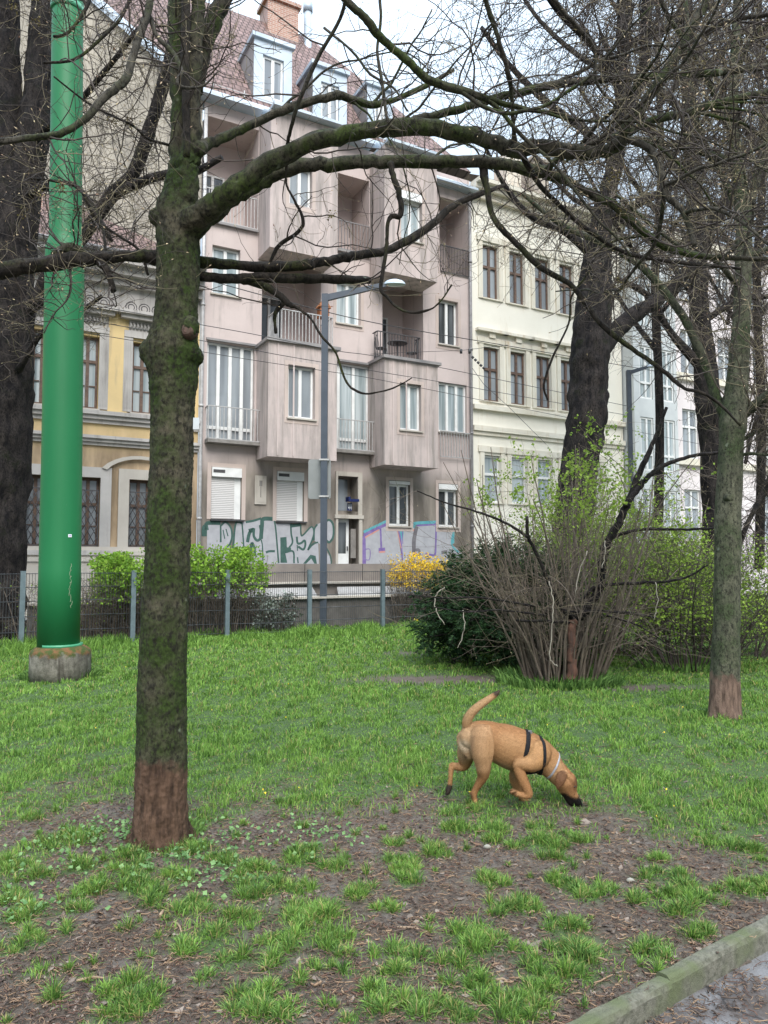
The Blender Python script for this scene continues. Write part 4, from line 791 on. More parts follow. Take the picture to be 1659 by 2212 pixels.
def cream_house():
    Q = -3.9; root = empty('corner_house', fw(3.9, 0, 0), TH, 'cream plastered old house with tall dark brown windows in rows', 'building', 'houses along the street')
    def RR(*a): u0, u1, z0, z1 = R_(*a); return (u0 + Q, u1 + Q, z0, z1)
    uL, uR = fac(1020, 900)[0] + Q, fac(1345, 900)[0] + Q; EV = 16.2
    t_ = [RR(1044, 525, 1060, 644), RR(1103, 549, 1118, 648), RR(1157, 565, 1171, 674), RR(1209, 575, 1220, 686)]; m_ = [RR(1043, 743, 1060, 866), RR(1101, 755, 1117, 874), RR(1157, 769, 1169, 880), RR(1207, 781, 1220, 890)]; g_ = [RR(1042, 978, 1060, 1083), RR(1100, 984, 1113, 1090), RR(1157, 994, 1168, 1090), RR(1207, 1000, 1218, 1094)]
    rows = []
    us = [(q[0], q[0] + 1.0) for q in m_]; st = us[1][0] - us[0][0]; us = [(us[0][0] + st * k, us[0][0] + st * k + .78) for k in range(8) if us[0][0] + st * k + 1.1 < uR]
    for rr in (t_, m_, g_): z0 = np.mean([q[2] for q in rr]); z1 = np.mean([q[3] for q in rr]); rows.append((z0, z1))
    rows[0] = (rows[0][0], rows[0][1] + .1)
    hs = [(a, b_, z0, z1) for (z0, z1) in rows for a, b_ in us]
    A = Acc(); wall(A, uL, uR, 0, EV, 0, [(*h, .3) for h in hs]); A.add([(uR, 0, 0), (uR, 7, 0), (uR, 7, EV), (uR, 0, EV)], [(0, 1, 2, 3)]); A.build('wall', M['cream'], root)
    for i, h in enumerate(hs):
        gr = i >= 2 * len(us); window(root, h, 0, .1, 2 if not gr else 1, fm='white' if gr else 'brown', pm='pane_curtain' if gr else 'pane_grey', transom=.6, sm='creamtrim', fwid=.07)
        s = Acc(); e = .2; s.box(h[0] - e, h[0] - .002, -.05, -.004, h[2] - .05, h[3] + .1); s.box(h[1] + .002, h[1] + e, -.05, -.004, h[2] - .05, h[3] + .1); s.box(h[0] - e - .08, h[1] + e + .08, -.07, -.004, h[3] + .104, h[3] + .34)
        if i // len(us) == 1:
            s.box(h[0] - e - .15, h[1] + e + .15, -.2, -.004, h[3] + .55, h[3] + .66); s.box((h[0] + h[1]) / 2 - .14, (h[0] + h[1]) / 2 + .14, -.12, -.004, h[3] + .344, h[3] + .546)
        s.build('window_surround', M['creamtrim'], root)
    for z0, z1, p in ((rows[1][0] - .38, rows[1][0] - .2, .16), (rows[1][0] - 1.2, rows[1][0] - 1.0, .14), (rows[1][0] - 1.35, rows[1][0] - 1.204, .07), (EV - .55, EV - .3, .2), (EV - .296, EV - .1, .4), (EV - .096, EV + .05, .6)):
        s = Acc(); s.box(uL, uR, -p, -.004, z0, z1); s.build('cornice', M['creamtrim'], root)
    s = Acc(); s.add([(uL, -.6, EV + .06), (uR + .3, -.6, EV + .06), (uR + .3, 4.5, EV + 3), (uL, 4.5, EV + 3)], [(0, 1, 2, 3)]); ro = s.build('roof', M['tilered'], root); roof_uv(ro)
    s = Acc(); s.box(4.3, 5.2, 1.5, 2.6, EV, EV + 2.9); s.box(4.22, 5.28, 1.4, 2.7, EV + 2.902, EV + 3.05); s.build('chimney', M['beige'], root)
    s = Acc(); s.box(uL + 2.2, uL + 3, .6, 1.4, EV, EV + 2.2); s.build('chimney', M['creamtrim'], root)
cream_house()

def far_house():
    # further houses where the street bends: blue-grey glazed front, then a pale pink block
    u0 = fac(1347, 900)[0]; root = empty('office_house', fw(u0, .6, 0), TH, 'narrow house front clad in pale blue glass beyond the cream house', 'building', 'houses along the street')
    wd = fac(1440, 900)[0] - u0; A = Acc(); hs = []
    for r_ in range(4):
        for c_ in range(2): hs.append((.35 + c_ * wd / 2, wd / 2 - .2 + c_ * wd / 2, 2.4 + r_ * 3.1, 4.7 + r_ * 3.1))
    wall(A, 0, wd, 0, 15.4, 0, [(*h, .1) for h in hs]); A.add([(0, 0, 0), (0, 0, 15.4), (0, 3, 15.4), (0, 3, 0)], [(0, 1, 2, 3)]); A.build('wall', M['bluepanel'], root)
    for h in hs: window(root, h, 0, .04, 2, pm='pane_curtain', sill=False, transom=.3)
    u1 = fac(1441, 900)[0]; root = empty('tenement_house', fw(u1, 0, 0), TH, 'pale pink tenement front at the right edge behind the bare trees', 'building', 'houses along the street')
    wd = 34; A = Acc(); hs = [(1 + c_ * 2.6, 2.1 + c_ * 2.6, 2.6 + r_ * 3.7, 4.9 + r_ * 3.7) for r_ in range(4) for c_ in range(12)]
    wall(A, 0, wd, 0, 17, 0, [(*h, .25) for h in hs]); A.build('wall', M['farpink'], root)
    for h in hs: window(root, h, 0, .1, 2, pm='pane_grey', transom=.65, sm='creamtrim')
    for z in (6.0, 9.9, 16.4): s = Acc(); s.box(0, wd, -.2, -.004, z, z + .3); s.build('cornice', M['creamtrim'], root)
    s = Acc(); s.add([(0, -.4, 17.01), (wd, -.4, 17.01), (wd, 5, 20.5), (0, 5, 20.5)], [(0, 1, 2, 3)]); ro = s.build('roof', M['tilered'], root); roof_uv(ro)
M['bluepanel'] = mat('blue_grey_panel', (.52, .54, .54), (.60, .62, .61), scale=1.5, rough=.5)
far_house()

# ------------------------------------------------------------------ street things between fence and houses
def barriers():
    A = Acc(); o = 4.7; ua, ub = fac(372, 1218, o)[0], fac(1000, 1218, o)[0]; zt = fac(650, 1218, o)[1]; n = 5
    r = empty('retaining_wall', fw(ua, o, 0), TH, 'brown-grey concrete panel wall with dark joints in front of the pink house', 'wall'); wd = (ub - ua) / n
    for i in range(n): A = Acc(); A.box(i * wd + .01, (i + 1) * wd - .01, -.12, .12, 0, zt); A.build('panel', M['wallbrown'], r)
    A = Acc(); A.box(0, ub - ua, -.25, -.125, zt - .52, zt - .46); A.build('ledge', M['palestone'], r)
    o = 5.9; ua, ub = fac(60, 1290, o)[0], fac(1000, 1290, o)[0]; z2 = fac(700, 1292, o)[1]
    r = empty('low_wall', fw(ua, o, 0), TH, 'low concrete wall with pale coping just behind the mesh fence', 'wall')
    A = Acc(); A.box(0, ub - ua, -.1, .1, 0, z2); A.build('wall_body', M['concdark'], r); A = Acc(); A.box(0, ub - ua, -.2, .2, z2 + .002, z2 + .05); A.build('coping', M['palestone'], r)
    o = 5.3; u0 = fac(733, 1285, o)[0]; A = Acc(); z = fac(760, 1300, o)[1]
    A.add([fw(u0, o, z), fw(u0 + 2.6, o, z), fw(u0 + 2.5, o - .35, z + .38), fw(u0 + .1, o - .35, z + .38), fw(u0, o - .1, z - .1), fw(u0 + 2.6, o - .1, z - .1)], [(0, 1, 2, 3), (0, 4, 5, 1)])
    A.add([fw(u0 - 3.2, o, z), fw(u0 - .5, o, z), fw(u0 - .6, o - .35, z + .38), fw(u0 - 3.1, o - .35, z + .38)], [(0, 1, 2, 3)])
    tag(A.build('sloping_cover', mat('grey_cover', (.36, .35, .34), (.28, .27, .26), rough=.7), base=fw(u0, o, 0)), 'pale grey sloping cover boards lying between the low wall and the panel wall', 'cover')
M['concdark'] = mat('dark_concrete', (.13, .12, .11), (.08, .072, .066), scale=4, rough=.9)  # low wall body: concrete in a darker overall tone
M['wallbrown'] = mat('brown_grey_concrete', (.235, .205, .18), (.19, .165, .15), scale=3, rough=.85, bmp=.2)
barriers()

def fence():
    o = 7.22; us = [fac(x, 1300, o)[0] for x in (-190, 48, 287, 490, 667, 825)]; st = us[-1] - us[-2]; us += [us[-1] + st * k for k in range(1, 5)]; us = [us[0] - 2.0] + us
    r = empty('mesh_fence', fw(us[0], o, 0), TH, 'long galvanised double-bar mesh fence with square posts across the lawn', 'fence'); H = 1.40
    gal = mat('galvanised_post', (.17, .22, .24), (.12, .16, .175), scale=6, rough=.55, metal=.4); wire = mat('galvanised_wire', (.10, .105, .11), (.06, .065, .07), scale=6, rough=.5, metal=.4)
    for i, u in enumerate(us):
        x = u - us[0]; A = Acc(); zz = H + .02
        A.box(x - .045, x + .045, -.075, 0, -.05, zz); A.box(x - .048, x + .048, -.078, .003, zz + .002, zz + .02); A.build('post', gal, r)
        if i + 1 < len(us):
            x1 = us[i + 1] - us[0]; A = Acc(); n = int((x1 - x - .1) / .05)
            X = x + .06 + (x1 - x - .12) * np.arange(n + 1) / n; bow = rs.normal(0, .012)
            P = np.stack([np.stack([X, np.full(n + 1, .025) + bow * np.sin(np.pi * np.arange(n + 1) / n), np.full(n + 1, z)], -1) for z in (.06, H)], 1); A.batch(P, np.full((n + 1, 2), .0042), 4)
            for z in (.10, .30, .585, .87, 1.13, 1.385):
                for dy in (.017, .033): A.tube([(x + .03, dy, z), ((x + x1) / 2, dy + bow, z + bow * .6), (x1 - .03, dy, z)], .0068, 4)
            A.build('wire_panel', wire, r)
fence()

def pole():
    g = ground(122, 1466); Y = g[1]; r0 = 42.5 / FPX * Y; gm = None
    m, t, b = new_mat('green_enamel'); b.inputs['Roughness'].default_value = .5; b.inputs['Specular IOR Level'].default_value = .35; n = noise(t, .8, 4, stretch=(2, 2, .3)); c = mix(t, ramp(t, n.outputs[0], .35, .7).outputs[0], (.010, .135, .045), (.018, .175, .062))
    n2 = noise(t, 30, 5); c = mix(t, ramp(t, n2.outputs[0], .70, .74).outputs[0], c, (.05, .16, .08)); t.links.new(c, b.inputs['Base Color'])
    r = empty('catenary_mast', (g[0] + .04, Y, 0), 0, 'thick glossy green steel mast on a mossy round concrete footing', 'pole'); x0 = g[0] + .04
    zs = [.42, 1, 3, 5.6]; top = at(126, 535, Y)[2]; A = Acc()
    def lx(z):
        q = np.interp(z, [.4, 2.9, 5.4, 6.2, 8.6, 9.6], [126, 133.5, 138.5, 141, 145, 146]); py_ = np.interp(z, [at(126, y_, Y)[2] for y_ in range(1500, -200, -50)], list(range(1500, -200, -50))); return at(q, py_, Y)[0] - x0
    zz_ = [.45, 1.5, 3, 4.4, top - .12, top - .02, top + .06, top + .14, 7.4, 8.6, 9.4, 12]
    P = [(lx(z) if z < 10 else lx(9.4), 0, z) for z in zz_]; Rr = [r0, r0 * .995, r0 * .975, r0 * .965, r0 * .955, r0 * .94, r0 * .85, r0 * .80, r0 * .79, r0 * .785, r0 * .78, r0 * .77]
    A.tube(P, Rr, 48); A.build('shaft', m, r)
    zb = at(140, 22, Y)[2]; A = Acc(); A.tube([(lx(zb), 0, zb - .05), (lx(zb), 0, zb + .05)], r0 * .785 + .015, 40); A.build('clamp_band', M['palegreen'], r)
    A = Acc(); A.tube([(0, 0, .44), (0, 0, .482)], r0 + .012, 40); A.build('base_ring', M['palegreen'], r)
    fr = 61 / FPX * Y; m2, t, b = new_mat('mossy_concrete'); b.inputs['Roughness'].default_value = .95; n = noise(t, 7, 8, rough=.7); c = mix(t, ramp(t, n.outputs[0], .38, .64).outputs[0], (.085, .080, .060), (.24, .22, .18))
    n3 = noise(t, 4, 5, stretch=(2, 2, .3)); c = mix(t, ramp(t, n3.outputs[0], .52, .68).outputs[0], c, (.06, .052, .04))
    tc = N_(t, 'ShaderNodeTexCoord'); sx = N_(t, 'ShaderNodeSeparateXYZ'); t.links.new(tc.outputs['Object'], sx.inputs[0]); n2 = noise(t, 9, 6); ma = N_(t, 'ShaderNodeMath', operation='MULTIPLY_ADD'); t.links.new(n2.outputs[0], ma.inputs[0]); ma.inputs[1].default_value = .25; t.links.new(sx.outputs[2], ma.inputs[2])
    n4 = noise(t, 11, 5); ms = mix(t, ramp(t, n4.outputs[0], .42, .62).outputs[0], (.045, .065, .012), (.16, .075, .03)); c = mix(t, ramp(t, ma.outputs[0], .455, .50).outputs[0], c, ms)
    t.links.new(c, b.inputs['Base Color']); bump(t, b, n.outputs[0], .8, .03)
    A = Acc(); A.tube([(0, .02, -.05), (0, .02, .18), (0, .02, .36), (0, .02, .39), (0, .02, .43), (0, .02, .452)], [fr, fr * 1.0, fr, fr * .97, fr * .86, r0 + .02], 40, noise=.008); A.build('footing', m2, r)
    st = at(163, 1157, Y - r0 * .8); A = Acc(); ang = math.atan2(-.75, .66); c_, s_ = math.cos(ang), math.sin(ang)
    def onp(a, z, d): return (lx(z) + (r0 * .99 + d) * math.cos(a), (r0 * .99 + d) * math.sin(a), z)
    V = []; a0, a1 = -.80, -.62; z0, z1 = st[2] - .02, st[2] + .02
    for d in (.001, .004):
        for k in range(4): a = a0 + (a1 - a0) * k / 3; V += [onp(a, z0, d), onp(a, z1, d)]
    F = [(8 + 2 * k, 8 + 2 * k + 2, 8 + 2 * k + 3, 8 + 2 * k + 1) for k in range(3)] + [(0, 8, 9, 1), (6, 7, 15, 14)]
    A.add(V, F); stk = A.build('sticker', mat('white_sticker', (.8, .8, .85), (.75, .75, .8), rough=.4), r)
    A = Acc(); A.tube([onp(a, st[2] + .002, .006) for a in np.linspace(-.76, -.66, 5)], .0035, 4); A.build('print', mat('blue_print', (.15, .15, .5), (.2, .2, .55)), stk)
    A = Acc(); zc = at(162, 1250, Y)[2]                             # scratched paint marks
    for k in range(7):
        a = -.62 + rs.uniform(-.07, .05); z = zc + .16 - k * .085
        A.tube(cr([onp(a + rs.uniform(-.06, .06), z + q, .001) for q in (.05, .02, -.02, -.05)], 4), .004, 4)
    A.build('scratches', mat('scratched_paint', (.30, .34, .24), (.2, .22, .14), rough=.8), r)
M['palegreen'] = mat('pale_green_enamel', (.05, .26, .13), (.08, .32, .18), rough=.4)
pole()

def lamps():
    pm = mat('blue_grey_paint', (.045, .058, .078), (.06, .075, .098), scale=3, rough=.45)
    def lamp(px, py_top, Y, wpx, arm_px, arm_py, head, label, zb=0.0):
        b_ = at(px, 1215, Y); b_[2] = 0; r = empty('street_lamp', b_, 0, label, 'street lamp', 'street lamps'); zt = at(px, py_top, Y)[2]; w_ = wpx / FPX * Y / 2
        A = Acc(); A.box(-w_, w_, -w_, w_, 0, zt); A.build('post', pm, r)
        e = at(arm_px, arm_py, Y); A = Acc(); d = np.array([e[0] - b_[0], .0, e[2] - (zt - w_)]); A.add([(w_, -w_ * .6, zt - 2 * w_), (w_, w_ * .6, zt - 2 * w_), (w_, w_ * .6, zt - .002), (w_, -w_ * .6, zt - .002), (d[0], -w_ * .5, e[2] - w_ * .8), (d[0], w_ * .5, e[2] - w_ * .8), (d[0], w_ * .5, e[2] + w_ * .6), (d[0], -w_ * .5, e[2] + w_ * .6)], [(0,1,2,3),(7,6,5,4),(0,4,5,1),(1,5,6,2),(2,6,7,3),(3,7,4,0)]); A.build('arm', pm, r)
        if head:
            A = Acc(); n = 16; hx = .45 * head
            for mi, sg in ((0, 1), (1, -1)):
                rings = []
                for k in range(5):
                    q = k / 4 * math.pi / 2; rings.append([(d[0] + hx * .6 + hx * math.cos(q) * math.cos(a), .22 * head * math.cos(q) * math.sin(a), e[2] - .02 + sg * (.22 if sg > 0 else .07) * head * math.sin(q)) for a in np.linspace(0, 2 * math.pi, n, endpoint=False)])
                V = np.array(rings).reshape(-1, 3); F = [(k * n + j, k * n + (j + 1) % n, (k + 1) * n + (j + 1) % n, (k + 1) * n + j) for k in range(4) for j in range(n)]
                A = Acc(); A.add(V, F, 0, True); A.build('lamp_head' if sg > 0 else 'lamp_glass', M['zinc'] if sg > 0 else mat('frosted_glass', (.5, .55, .55), (.45, .5, .5), rough=.2), r)
        return r, b_
    r, b_ = lamp(699, 636, 18.2, 14, 838, 613, .62, 'tall blue-grey street lamp with a traffic sign back on its post', 0)
    z0, z1 = at(699, 1077, 18.2)[2], at(699, 991, 18.2)[2]; x0, x1 = at(665, 1040, 18.2)[0] - b_[0], at(714, 1040, 18.2)[0] - b_[0]; c_ = .06; A = Acc()
    pts = []
    for cx, cz, a0 in ((x1 - c_, z1 - c_, 0), (x0 + c_, z1 - c_, 90), (x0 + c_, z0 + c_, 180), (x1 - c_, z0 + c_, 270)):
        for k in range(5): a = math.radians(a0 + 22.5 * k); pts.append((cx + c_ * math.cos(a), cz + c_ * math.sin(a)))
    n = len(pts); A.add([(p[0], .1, p[1]) for p in pts] + [(p[0], .115, p[1]) for p in pts], [tuple(range(n - 1, -1, -1)), tuple(range(n, 2 * n))] + [(i, (i + 1) % n, n + (i + 1) % n, n + i) for i in range(n)])
    sg = A.build('traffic_sign', mat('bare_sign_back', (.27, .28, .275), (.22, .23, .225), scale=2, rough=.5, metal=.3)); sg.location = b_; tag(sg, 'blank grey back of a rounded traffic sign clamped to the nearer street lamp', 'traffic sign')
    A = Acc()
    for z in (z0 + .03, z1 - .05): A.box(-.12, .12, -.095, -.088, z, z + .04); A.box(-.12, -.1, -.088, .098, z, z + .04); A.box(.1, .12, -.088, .098, z, z + .04)
    A.build('clamp', M['palemetal'], sg)
    lamp(1367, 800, 27, 9, 1400, 792, .45, 'far slim grey street lamp seen between the bare trees on the right')
lamps()

def wires():
    wm = mat('tram_wire', (.05, .05, .055), (.03, .03, .03), rough=.6)
    def wr(pts, off, rad, label, nm='tram_wire', extra=None):
        P = np.array([fw(*(lambda q: (q[0], off, q[1]))(fac(x, y, off))) for x, y in pts]); e0 = P[0] + (P[0] - P[1]) * 3; e1 = P[-1] + (P[-1] - P[-2]) * 2
        A = Acc(); A.tube(np.vstack([e0, cr(P, 5), e1]), rad, 5); o = A.build(nm, wm, base=P[0]); tag(o, label, 'wire', 'overhead tram wires'); return o
    wr([(430, 600), (640, 657), (823, 700), (1097, 747)], 3.4, .013, 'uppermost dark overhead wire crossing the loggia with the bistro table')
    wr([(437, 702), (548, 722), (723, 757), (797, 767), (946, 793), (1097, 824)], 3.4, .010, 'overhead wire below the pale terrace railing and along the table balcony slab')
    wr([(437, 736), (548, 756), (611, 768), (823, 804), (946, 824), (1097, 851)], 2.6, .010, 'overhead wire passing just above the window of the left bay')
    wr([(437, 760), (560, 780), (686, 799), (823, 821), (1097, 876)], 2.6, .009, 'lowest overhead wire crossing the panes of the left bay window')
    p = [fw(*(lambda q: (q[0], 2.9, q[1]))(fac(x, y, 2.9))) for x, y in ((800, 765), (909, 760), (996, 757), (1097, 745))]
    A = Acc(); A.tube(p, .008, 5); c_ = p[2]
    for dx in (0, .28):
        A.tube([c_ + [dx, 0, .04], c_ + [dx, 0, -.10]], .045, 8)
    for k in range(5): A.tube([c_ + [.35 + .09 * k, 0, -.2 - .09 * k], c_ + [.41 + .09 * k, 0, -.26 - .09 * k]], .04, 6)
    tag(A.build('span_wire', wm, base=p[0]), 'thin span wire with white insulators between the balcony and cream house', 'wire', 'overhead tram wires')
    p = [fw(*(lambda q: (q[0], 3.0, q[1]))(fac(x, y, 3.0))) for x, y in ((1020, 795), (1045, 830), (1100, 880), (1180, 960))]
    A = Acc(); A.tube(p, .008, 5); tag(A.build('guy_wire', wm, base=p[0]), 'slack guy wire falling from the insulators towards the cream house', 'wire', 'overhead tram wires')
wires()

# ------------------------------------------------------------------ trees
def limb_pts(pts, Y, m=6):
    """pts rows (px, py, radius px[, Y]); Y may be a number or (start, end)"""
    out = []
    n = len(pts)
    for i, p in enumerate(pts):
        y = p[3] if len(p) > 3 else (Y if not isinstance(Y, tuple) else Y[0] + (Y[1] - Y[0]) * i / (n - 1))
        w_ = at(p[0], p[1], y); out.append([*w_, p[2] / FPX * y])
    q = cr(out, m); return q[:, :3], np.maximum(q[:, 3], .0015)
def unit(v): return v / (np.linalg.norm(v, axis=-1, keepdims=True) + 1e-9)
def grow(starts, dirs, lens, r0, K, wig, rng, up=0.0, taper=.35, curl=0.0):
    N = len(starts); P = np.empty((N, K, 3)); P[:, 0] = starts; d = unit(dirs); st = lens / (K - 1); bend = rng.normal(0, 1, (N, 3)) * curl
    for k in range(1, K):
        d = unit(d + rng.normal(0, wig, (N, 3)) + bend / K + np.array([0, 0, up]) / K); P[:, k] = P[:, k - 1] + d * st[:, None]
    R = r0[:, None] * np.linspace(1, taper, K)[None]; return P, R
def spawn(P, R, n, rng, spread, tmin=.15, tmax=1.0, keep=None):
    """n children on the polylines P (N,K,3): starts, directions, parent radius"""
    N, K = R.shape; i = rng.randint(0, N, n); t_ = rng.uniform(tmin, tmax, n) * (K - 1.001); k = t_.astype(int); f_ = (t_ - k)[:, None]
    s = P[i, k] * (1 - f_) + P[i, k + 1] * f_; T = unit(P[i, k + 1] - P[i, k]); rnd = rng.normal(0, 1, (n, 3)); rnd = unit(rnd - (rnd * T).sum(1)[:, None] * T)
    d = unit(T * (1 - spread * .6) + rnd * spread); return s, d, R[i, k]
def buds(A, P, n_frac, size, rng, mi):
    e = P[:, -1]; d = unit(P[:, -1] - P[:, -2]); k = rng.uniform(0, 1, len(e)) < n_frac; e, d = e[k], d[k]; N = len(e)
    s = size * rng.uniform(.7, 1.4, N)[:, None]; a = unit(np.cross(d, [.3, .8, .52])); b_ = np.cross(d, a)
    V = np.stack([e - d * s * .2, e + d * s * .9 + a * s * .5, e + d * s * .9 - a * s * .25 + b_ * s * .45, e + d * s * .9 - a * s * .25 - b_ * s * .45, e + d * s * 2.4], 1)
    i = np.arange(N)[:, None] * 5; F = np.concatenate([i + np.array([[0, 1, 2]]), i + np.array([[0, 2, 3]]), i + np.array([[0, 3, 1]]), i + np.array([[4, 2, 1]]), i + np.array([[4, 3, 2]]), i + np.array([[4, 1, 3]])])
    A.add(V.reshape(-1, 3), F, mi)
def leaves(A, c_, size, rng, mi=0, flat=0.0, asp=.45, dirs=None):
    N = len(c_); d = unit(rng.normal(0, 1, (N, 3))) if dirs is None else unit(dirs); r_ = rng.normal(0, 1, (N, 3)); r_[:, 2] *= (1 - flat); s_ = unit(np.cross(d, r_)); L = (size * rng.uniform(.6, 1.35, N))[:, None]
    n_ = np.cross(d, s_) * L * .12
    V = np.stack([c_, c_ + d * L * .5 + s_ * L * asp + n_, c_ + d * L, c_ + d * L * .5 - s_ * L * asp + n_], 1); A.quads(V, mi)
def resample(P, R, K=10):
    s = np.concatenate([[0], np.cumsum(np.linalg.norm(np.diff(P, axis=0), axis=1))]); q = np.linspace(0, s[-1], K)
    return np.stack([np.interp(q, s, P[:, j]) for j in range(3)], -1), np.interp(q, s, R)

def finish_crown(root, base, lists, n1, n2, n3, l1, l2, l3, rng, mats, r1=.010, up=.5, spread=.8, bud=.5, budsize=.006, name='crown', filt=None, droop=None, wt=None, rmin=.0011, wig=.20):
    """three generations of twigs from the given limbs"""
    A = Acc(); PP = []; RR = []
    for P, R in lists: p, r = resample(P, R, 14); PP.append(p); RR.append(r)
    PP, RR = np.array(PP), np.array(RR)
    if wt is not None:
        rep = np.repeat(np.arange(len(PP)), wt); PP, RR = PP[rep], RR[rep]
    s, d, r = spawn(PP, RR, n1, rng, spread)
    d[:, 1] *= .8
    L = l1 * rng.uniform(.4, 1.3, n1); a = np.clip(r * .5, .003, r1)
    P1, R1 = grow(s, d, L, a, 10, wig, rng, up, .35, .5); 
    if filt is not None: k = filt(P1); P1, R1 = P1[k], R1[k]
    s, d, r = spawn(P1, R1, n2, rng, spread * .9, .2); P2, R2 = grow(s, d, l2 * rng.uniform(.4, 1.4, n2), np.clip(r * .6, rmin * 1.4, .006), 8, wig, rng, up, .45, .5)
    if filt is not None: k = filt(P2); P2, R2 = P2[k], R2[k]
    s, d, r = spawn(np.concatenate([P2[:, ::1]]), R2, n3, rng, spread * .9, .2); P3, R3 = grow(s, d, l3 * rng.uniform(.4, 1.5, n3), np.clip(r * .65, rmin, .0035), 6, wig, rng, up * .8, .6, .6)
    if filt is not None: k = filt(P3); P3, R3 = P3[k], R3[k]
    A.batch(P1, R1, 5, 0); q = rng.uniform(0, 1, len(P2)) < .7; A.batch(P2[q], R2[q], 4, 0); A.batch(P2[~q], R2[~q], 4, 1)
    q = rng.uniform(0, 1, len(P3)) < .55; A.batch(P3[q], R3[q], 3, 0); A.batch(P3[~q], R3[~q], 3, 1)
    if bud: buds(A, P3, bud, budsize, rng, 2); buds(A, P2, bud, budsize * 1.2, rng, 2)
    return A.build(name, mats, root, base), (P1, P2, P3)
def pinch(P, lo=None):
    px, py = proj(P[..., 0], P[..., 1], P[..., 2]); return px, py

TW = [M['twig'], M['twig_pale'], M['bud']]
def tree_front():
    rng = np.random.RandomState(11); Y0 = ground(345, 1822)[1]; base = np.array([*ground(345, 1822)[:2], 0])
    root = empty('mossy_tree', base, 0, 'mossy foreground tree with reddish bare trunk base and long arching limbs', 'tree')
    tr = [(345, 1835, 64), (346, 1790, 58), (348, 1720, 54), (349, 1640, 53), (350, 1500, 51), (354, 1380, 49), (360, 1250, 48), (366, 1100, 46), (371, 980, 45.5), (373, 880, 47), (374, 810, 53), (373, 755, 57), (378, 700, 48), (384, 620, 46), (385, 560, 47), (384, 505, 48), (384, 460, 48), (389, 425, 40), (394, 380, 34)]
    P, R = limb_pts(tr, Y0, 5); P = np.repeat(P, 3, 0); R = np.repeat(R, 3)
    P = np.stack([np.interp(np.linspace(0, 1, len(P)), np.linspace(0, 1, len(P) // 3), P[::3, j]) for j in range(3)], -1); R = np.interp(np.linspace(0, 1, len(R)), np.linspace(0, 1, len(R) // 3), R[::3]); P0_, R0_ = P, R
    A = TA = Acc(); A.tube(P, R, 60, noise=.012, rng=rng)
    for x, y, r, dx in ((322, 760, 22, -.02), (412, 706, 19, -.11), (338, 470, 16, -.06), (405, 760, 24, -.06), (330, 780, 18, -.05), (425, 770, 16, 0)):    # burls
        c_ = at(x, y, Y0 + dx); rr = r / FPX * Y0; K = 7
        A.tube([c_ + np.array([0, 0, rr * 1.3 * q]) for q in np.linspace(-1, 1, K)], [max(.01, rr * math.sqrt(max(0, 1 - q * q))) for q in np.linspace(-1, 1, K)], 14, noise=.06, rng=rng)
    for an in (.5, 2.9): c_ = base + np.array([.13 * math.cos(an), .13 * math.sin(an), 0]); e = base + np.array([.24 * math.cos(an), .24 * math.sin(an), -.03]); A.tube([c_ + [0, 0, .09], (c_ + e) / 2 + [0, 0, .015], e], [.035, .035, .02], 8, noise=.05, rng=rng)
    kc = at(403, 712, Y0 - .15); A = Acc(); A.tube([kc + [0, -.004, 0], kc + [.005, .02, 0], kc + [.005, .05, 0]], [.030, .040, .05], 16, noise=.06, rng=rng); A.tube([kc + [0, -.006, 0], kc + [0, .0, 0]], [.018, .02], 12, noise=.15); A.build('pruning_scar', mat('scar_wood', (.11, .06, .045), (.05, .035, .02), scale=40, bmp=.5), root, base)
    tc_ = at(424, 915, Y0 - .02); A = Acc(); A.box(tc_[0] - .018, tc_[0] + .018, tc_[1] - .004, tc_[1], tc_[2] - .035, tc_[2] + .035); A.build('number_tag', mat('pale_tag', (.55, .6, .62), (.5, .5, .5)), root, base)
    L = []
    def add(pts, Y, m_='bark_limb', n=14, nz=.05, par=root, name='limb', blend=0):
        P, R = limb_pts(pts, Y); 
        P[1:-1] += rng.normal(0, .09, P[1:-1].shape) * R[1:-1, None]
        if blend: TA.tube(P[:blend], R[:blend] * 1.04, 24); P_, R_2 = P[max(0, blend - 3):], R[max(0, blend - 3):]
        else: P_, R_2 = P, R
        A = Acc(); A.tube(P_, R_2, n + 6, noise=nz, rng=rng, relief=min(.0016, R_2[0] * .05)); A.build(name, M[m_], par, base); L.append((P, R)); return P
    d = Y0
    add([(390, 440, 28), (388, 400, 27), (387, 340, 23), (386, 250, 19), (385, 150, 18), (382, 60, 18), (380, -60, 18)], d, 'bark_moss', 20, blend=12)
    add([(396, 440, 27), (402, 400, 26), (410, 330, 22), (416, 230, 19), (421, 120, 17), (430, 20, 15), (438, -60, 15)], d - .04, 'bark_moss', 20, blend=12)
    add([(404, 340, 8), (402, 240, 8), (400, 100, 10), (402, 0, 10), (404, -60, 10)], d - .10, 'bark_limbdark', 10)
    add([(424, 200, 14), (440, 110, 17), (462, 45, 19), (500, -50, 19)], d + .08, 'bark_limb', 16)
    add([(372, 528, 20, d + .03), (396, 494, 27, d - .04), (418, 474, 26, d - .10), (445, 455, 25, d - .14), (490, 420, 23), (540, 380, 21), (600, 340, 20), (680, 306, 19), (780, 284, 18.5), (850, 275, 18.5), (930, 276, 18), (1010, 291, 17), (1090, 316, 16), (1121, 327, 17), (1160, 314, 16), (1230, 326, 15.5), (1300, 326, 15), (1340, 305, 14), (1356, 270, 12.5), (1385, 235, 12), (1416, 190, 12), (1473, 101, 9), (1526, 0, 8), (1545, -50, 7)], (d - .12, d - .7), 'bark_limb', 20, blend=22)
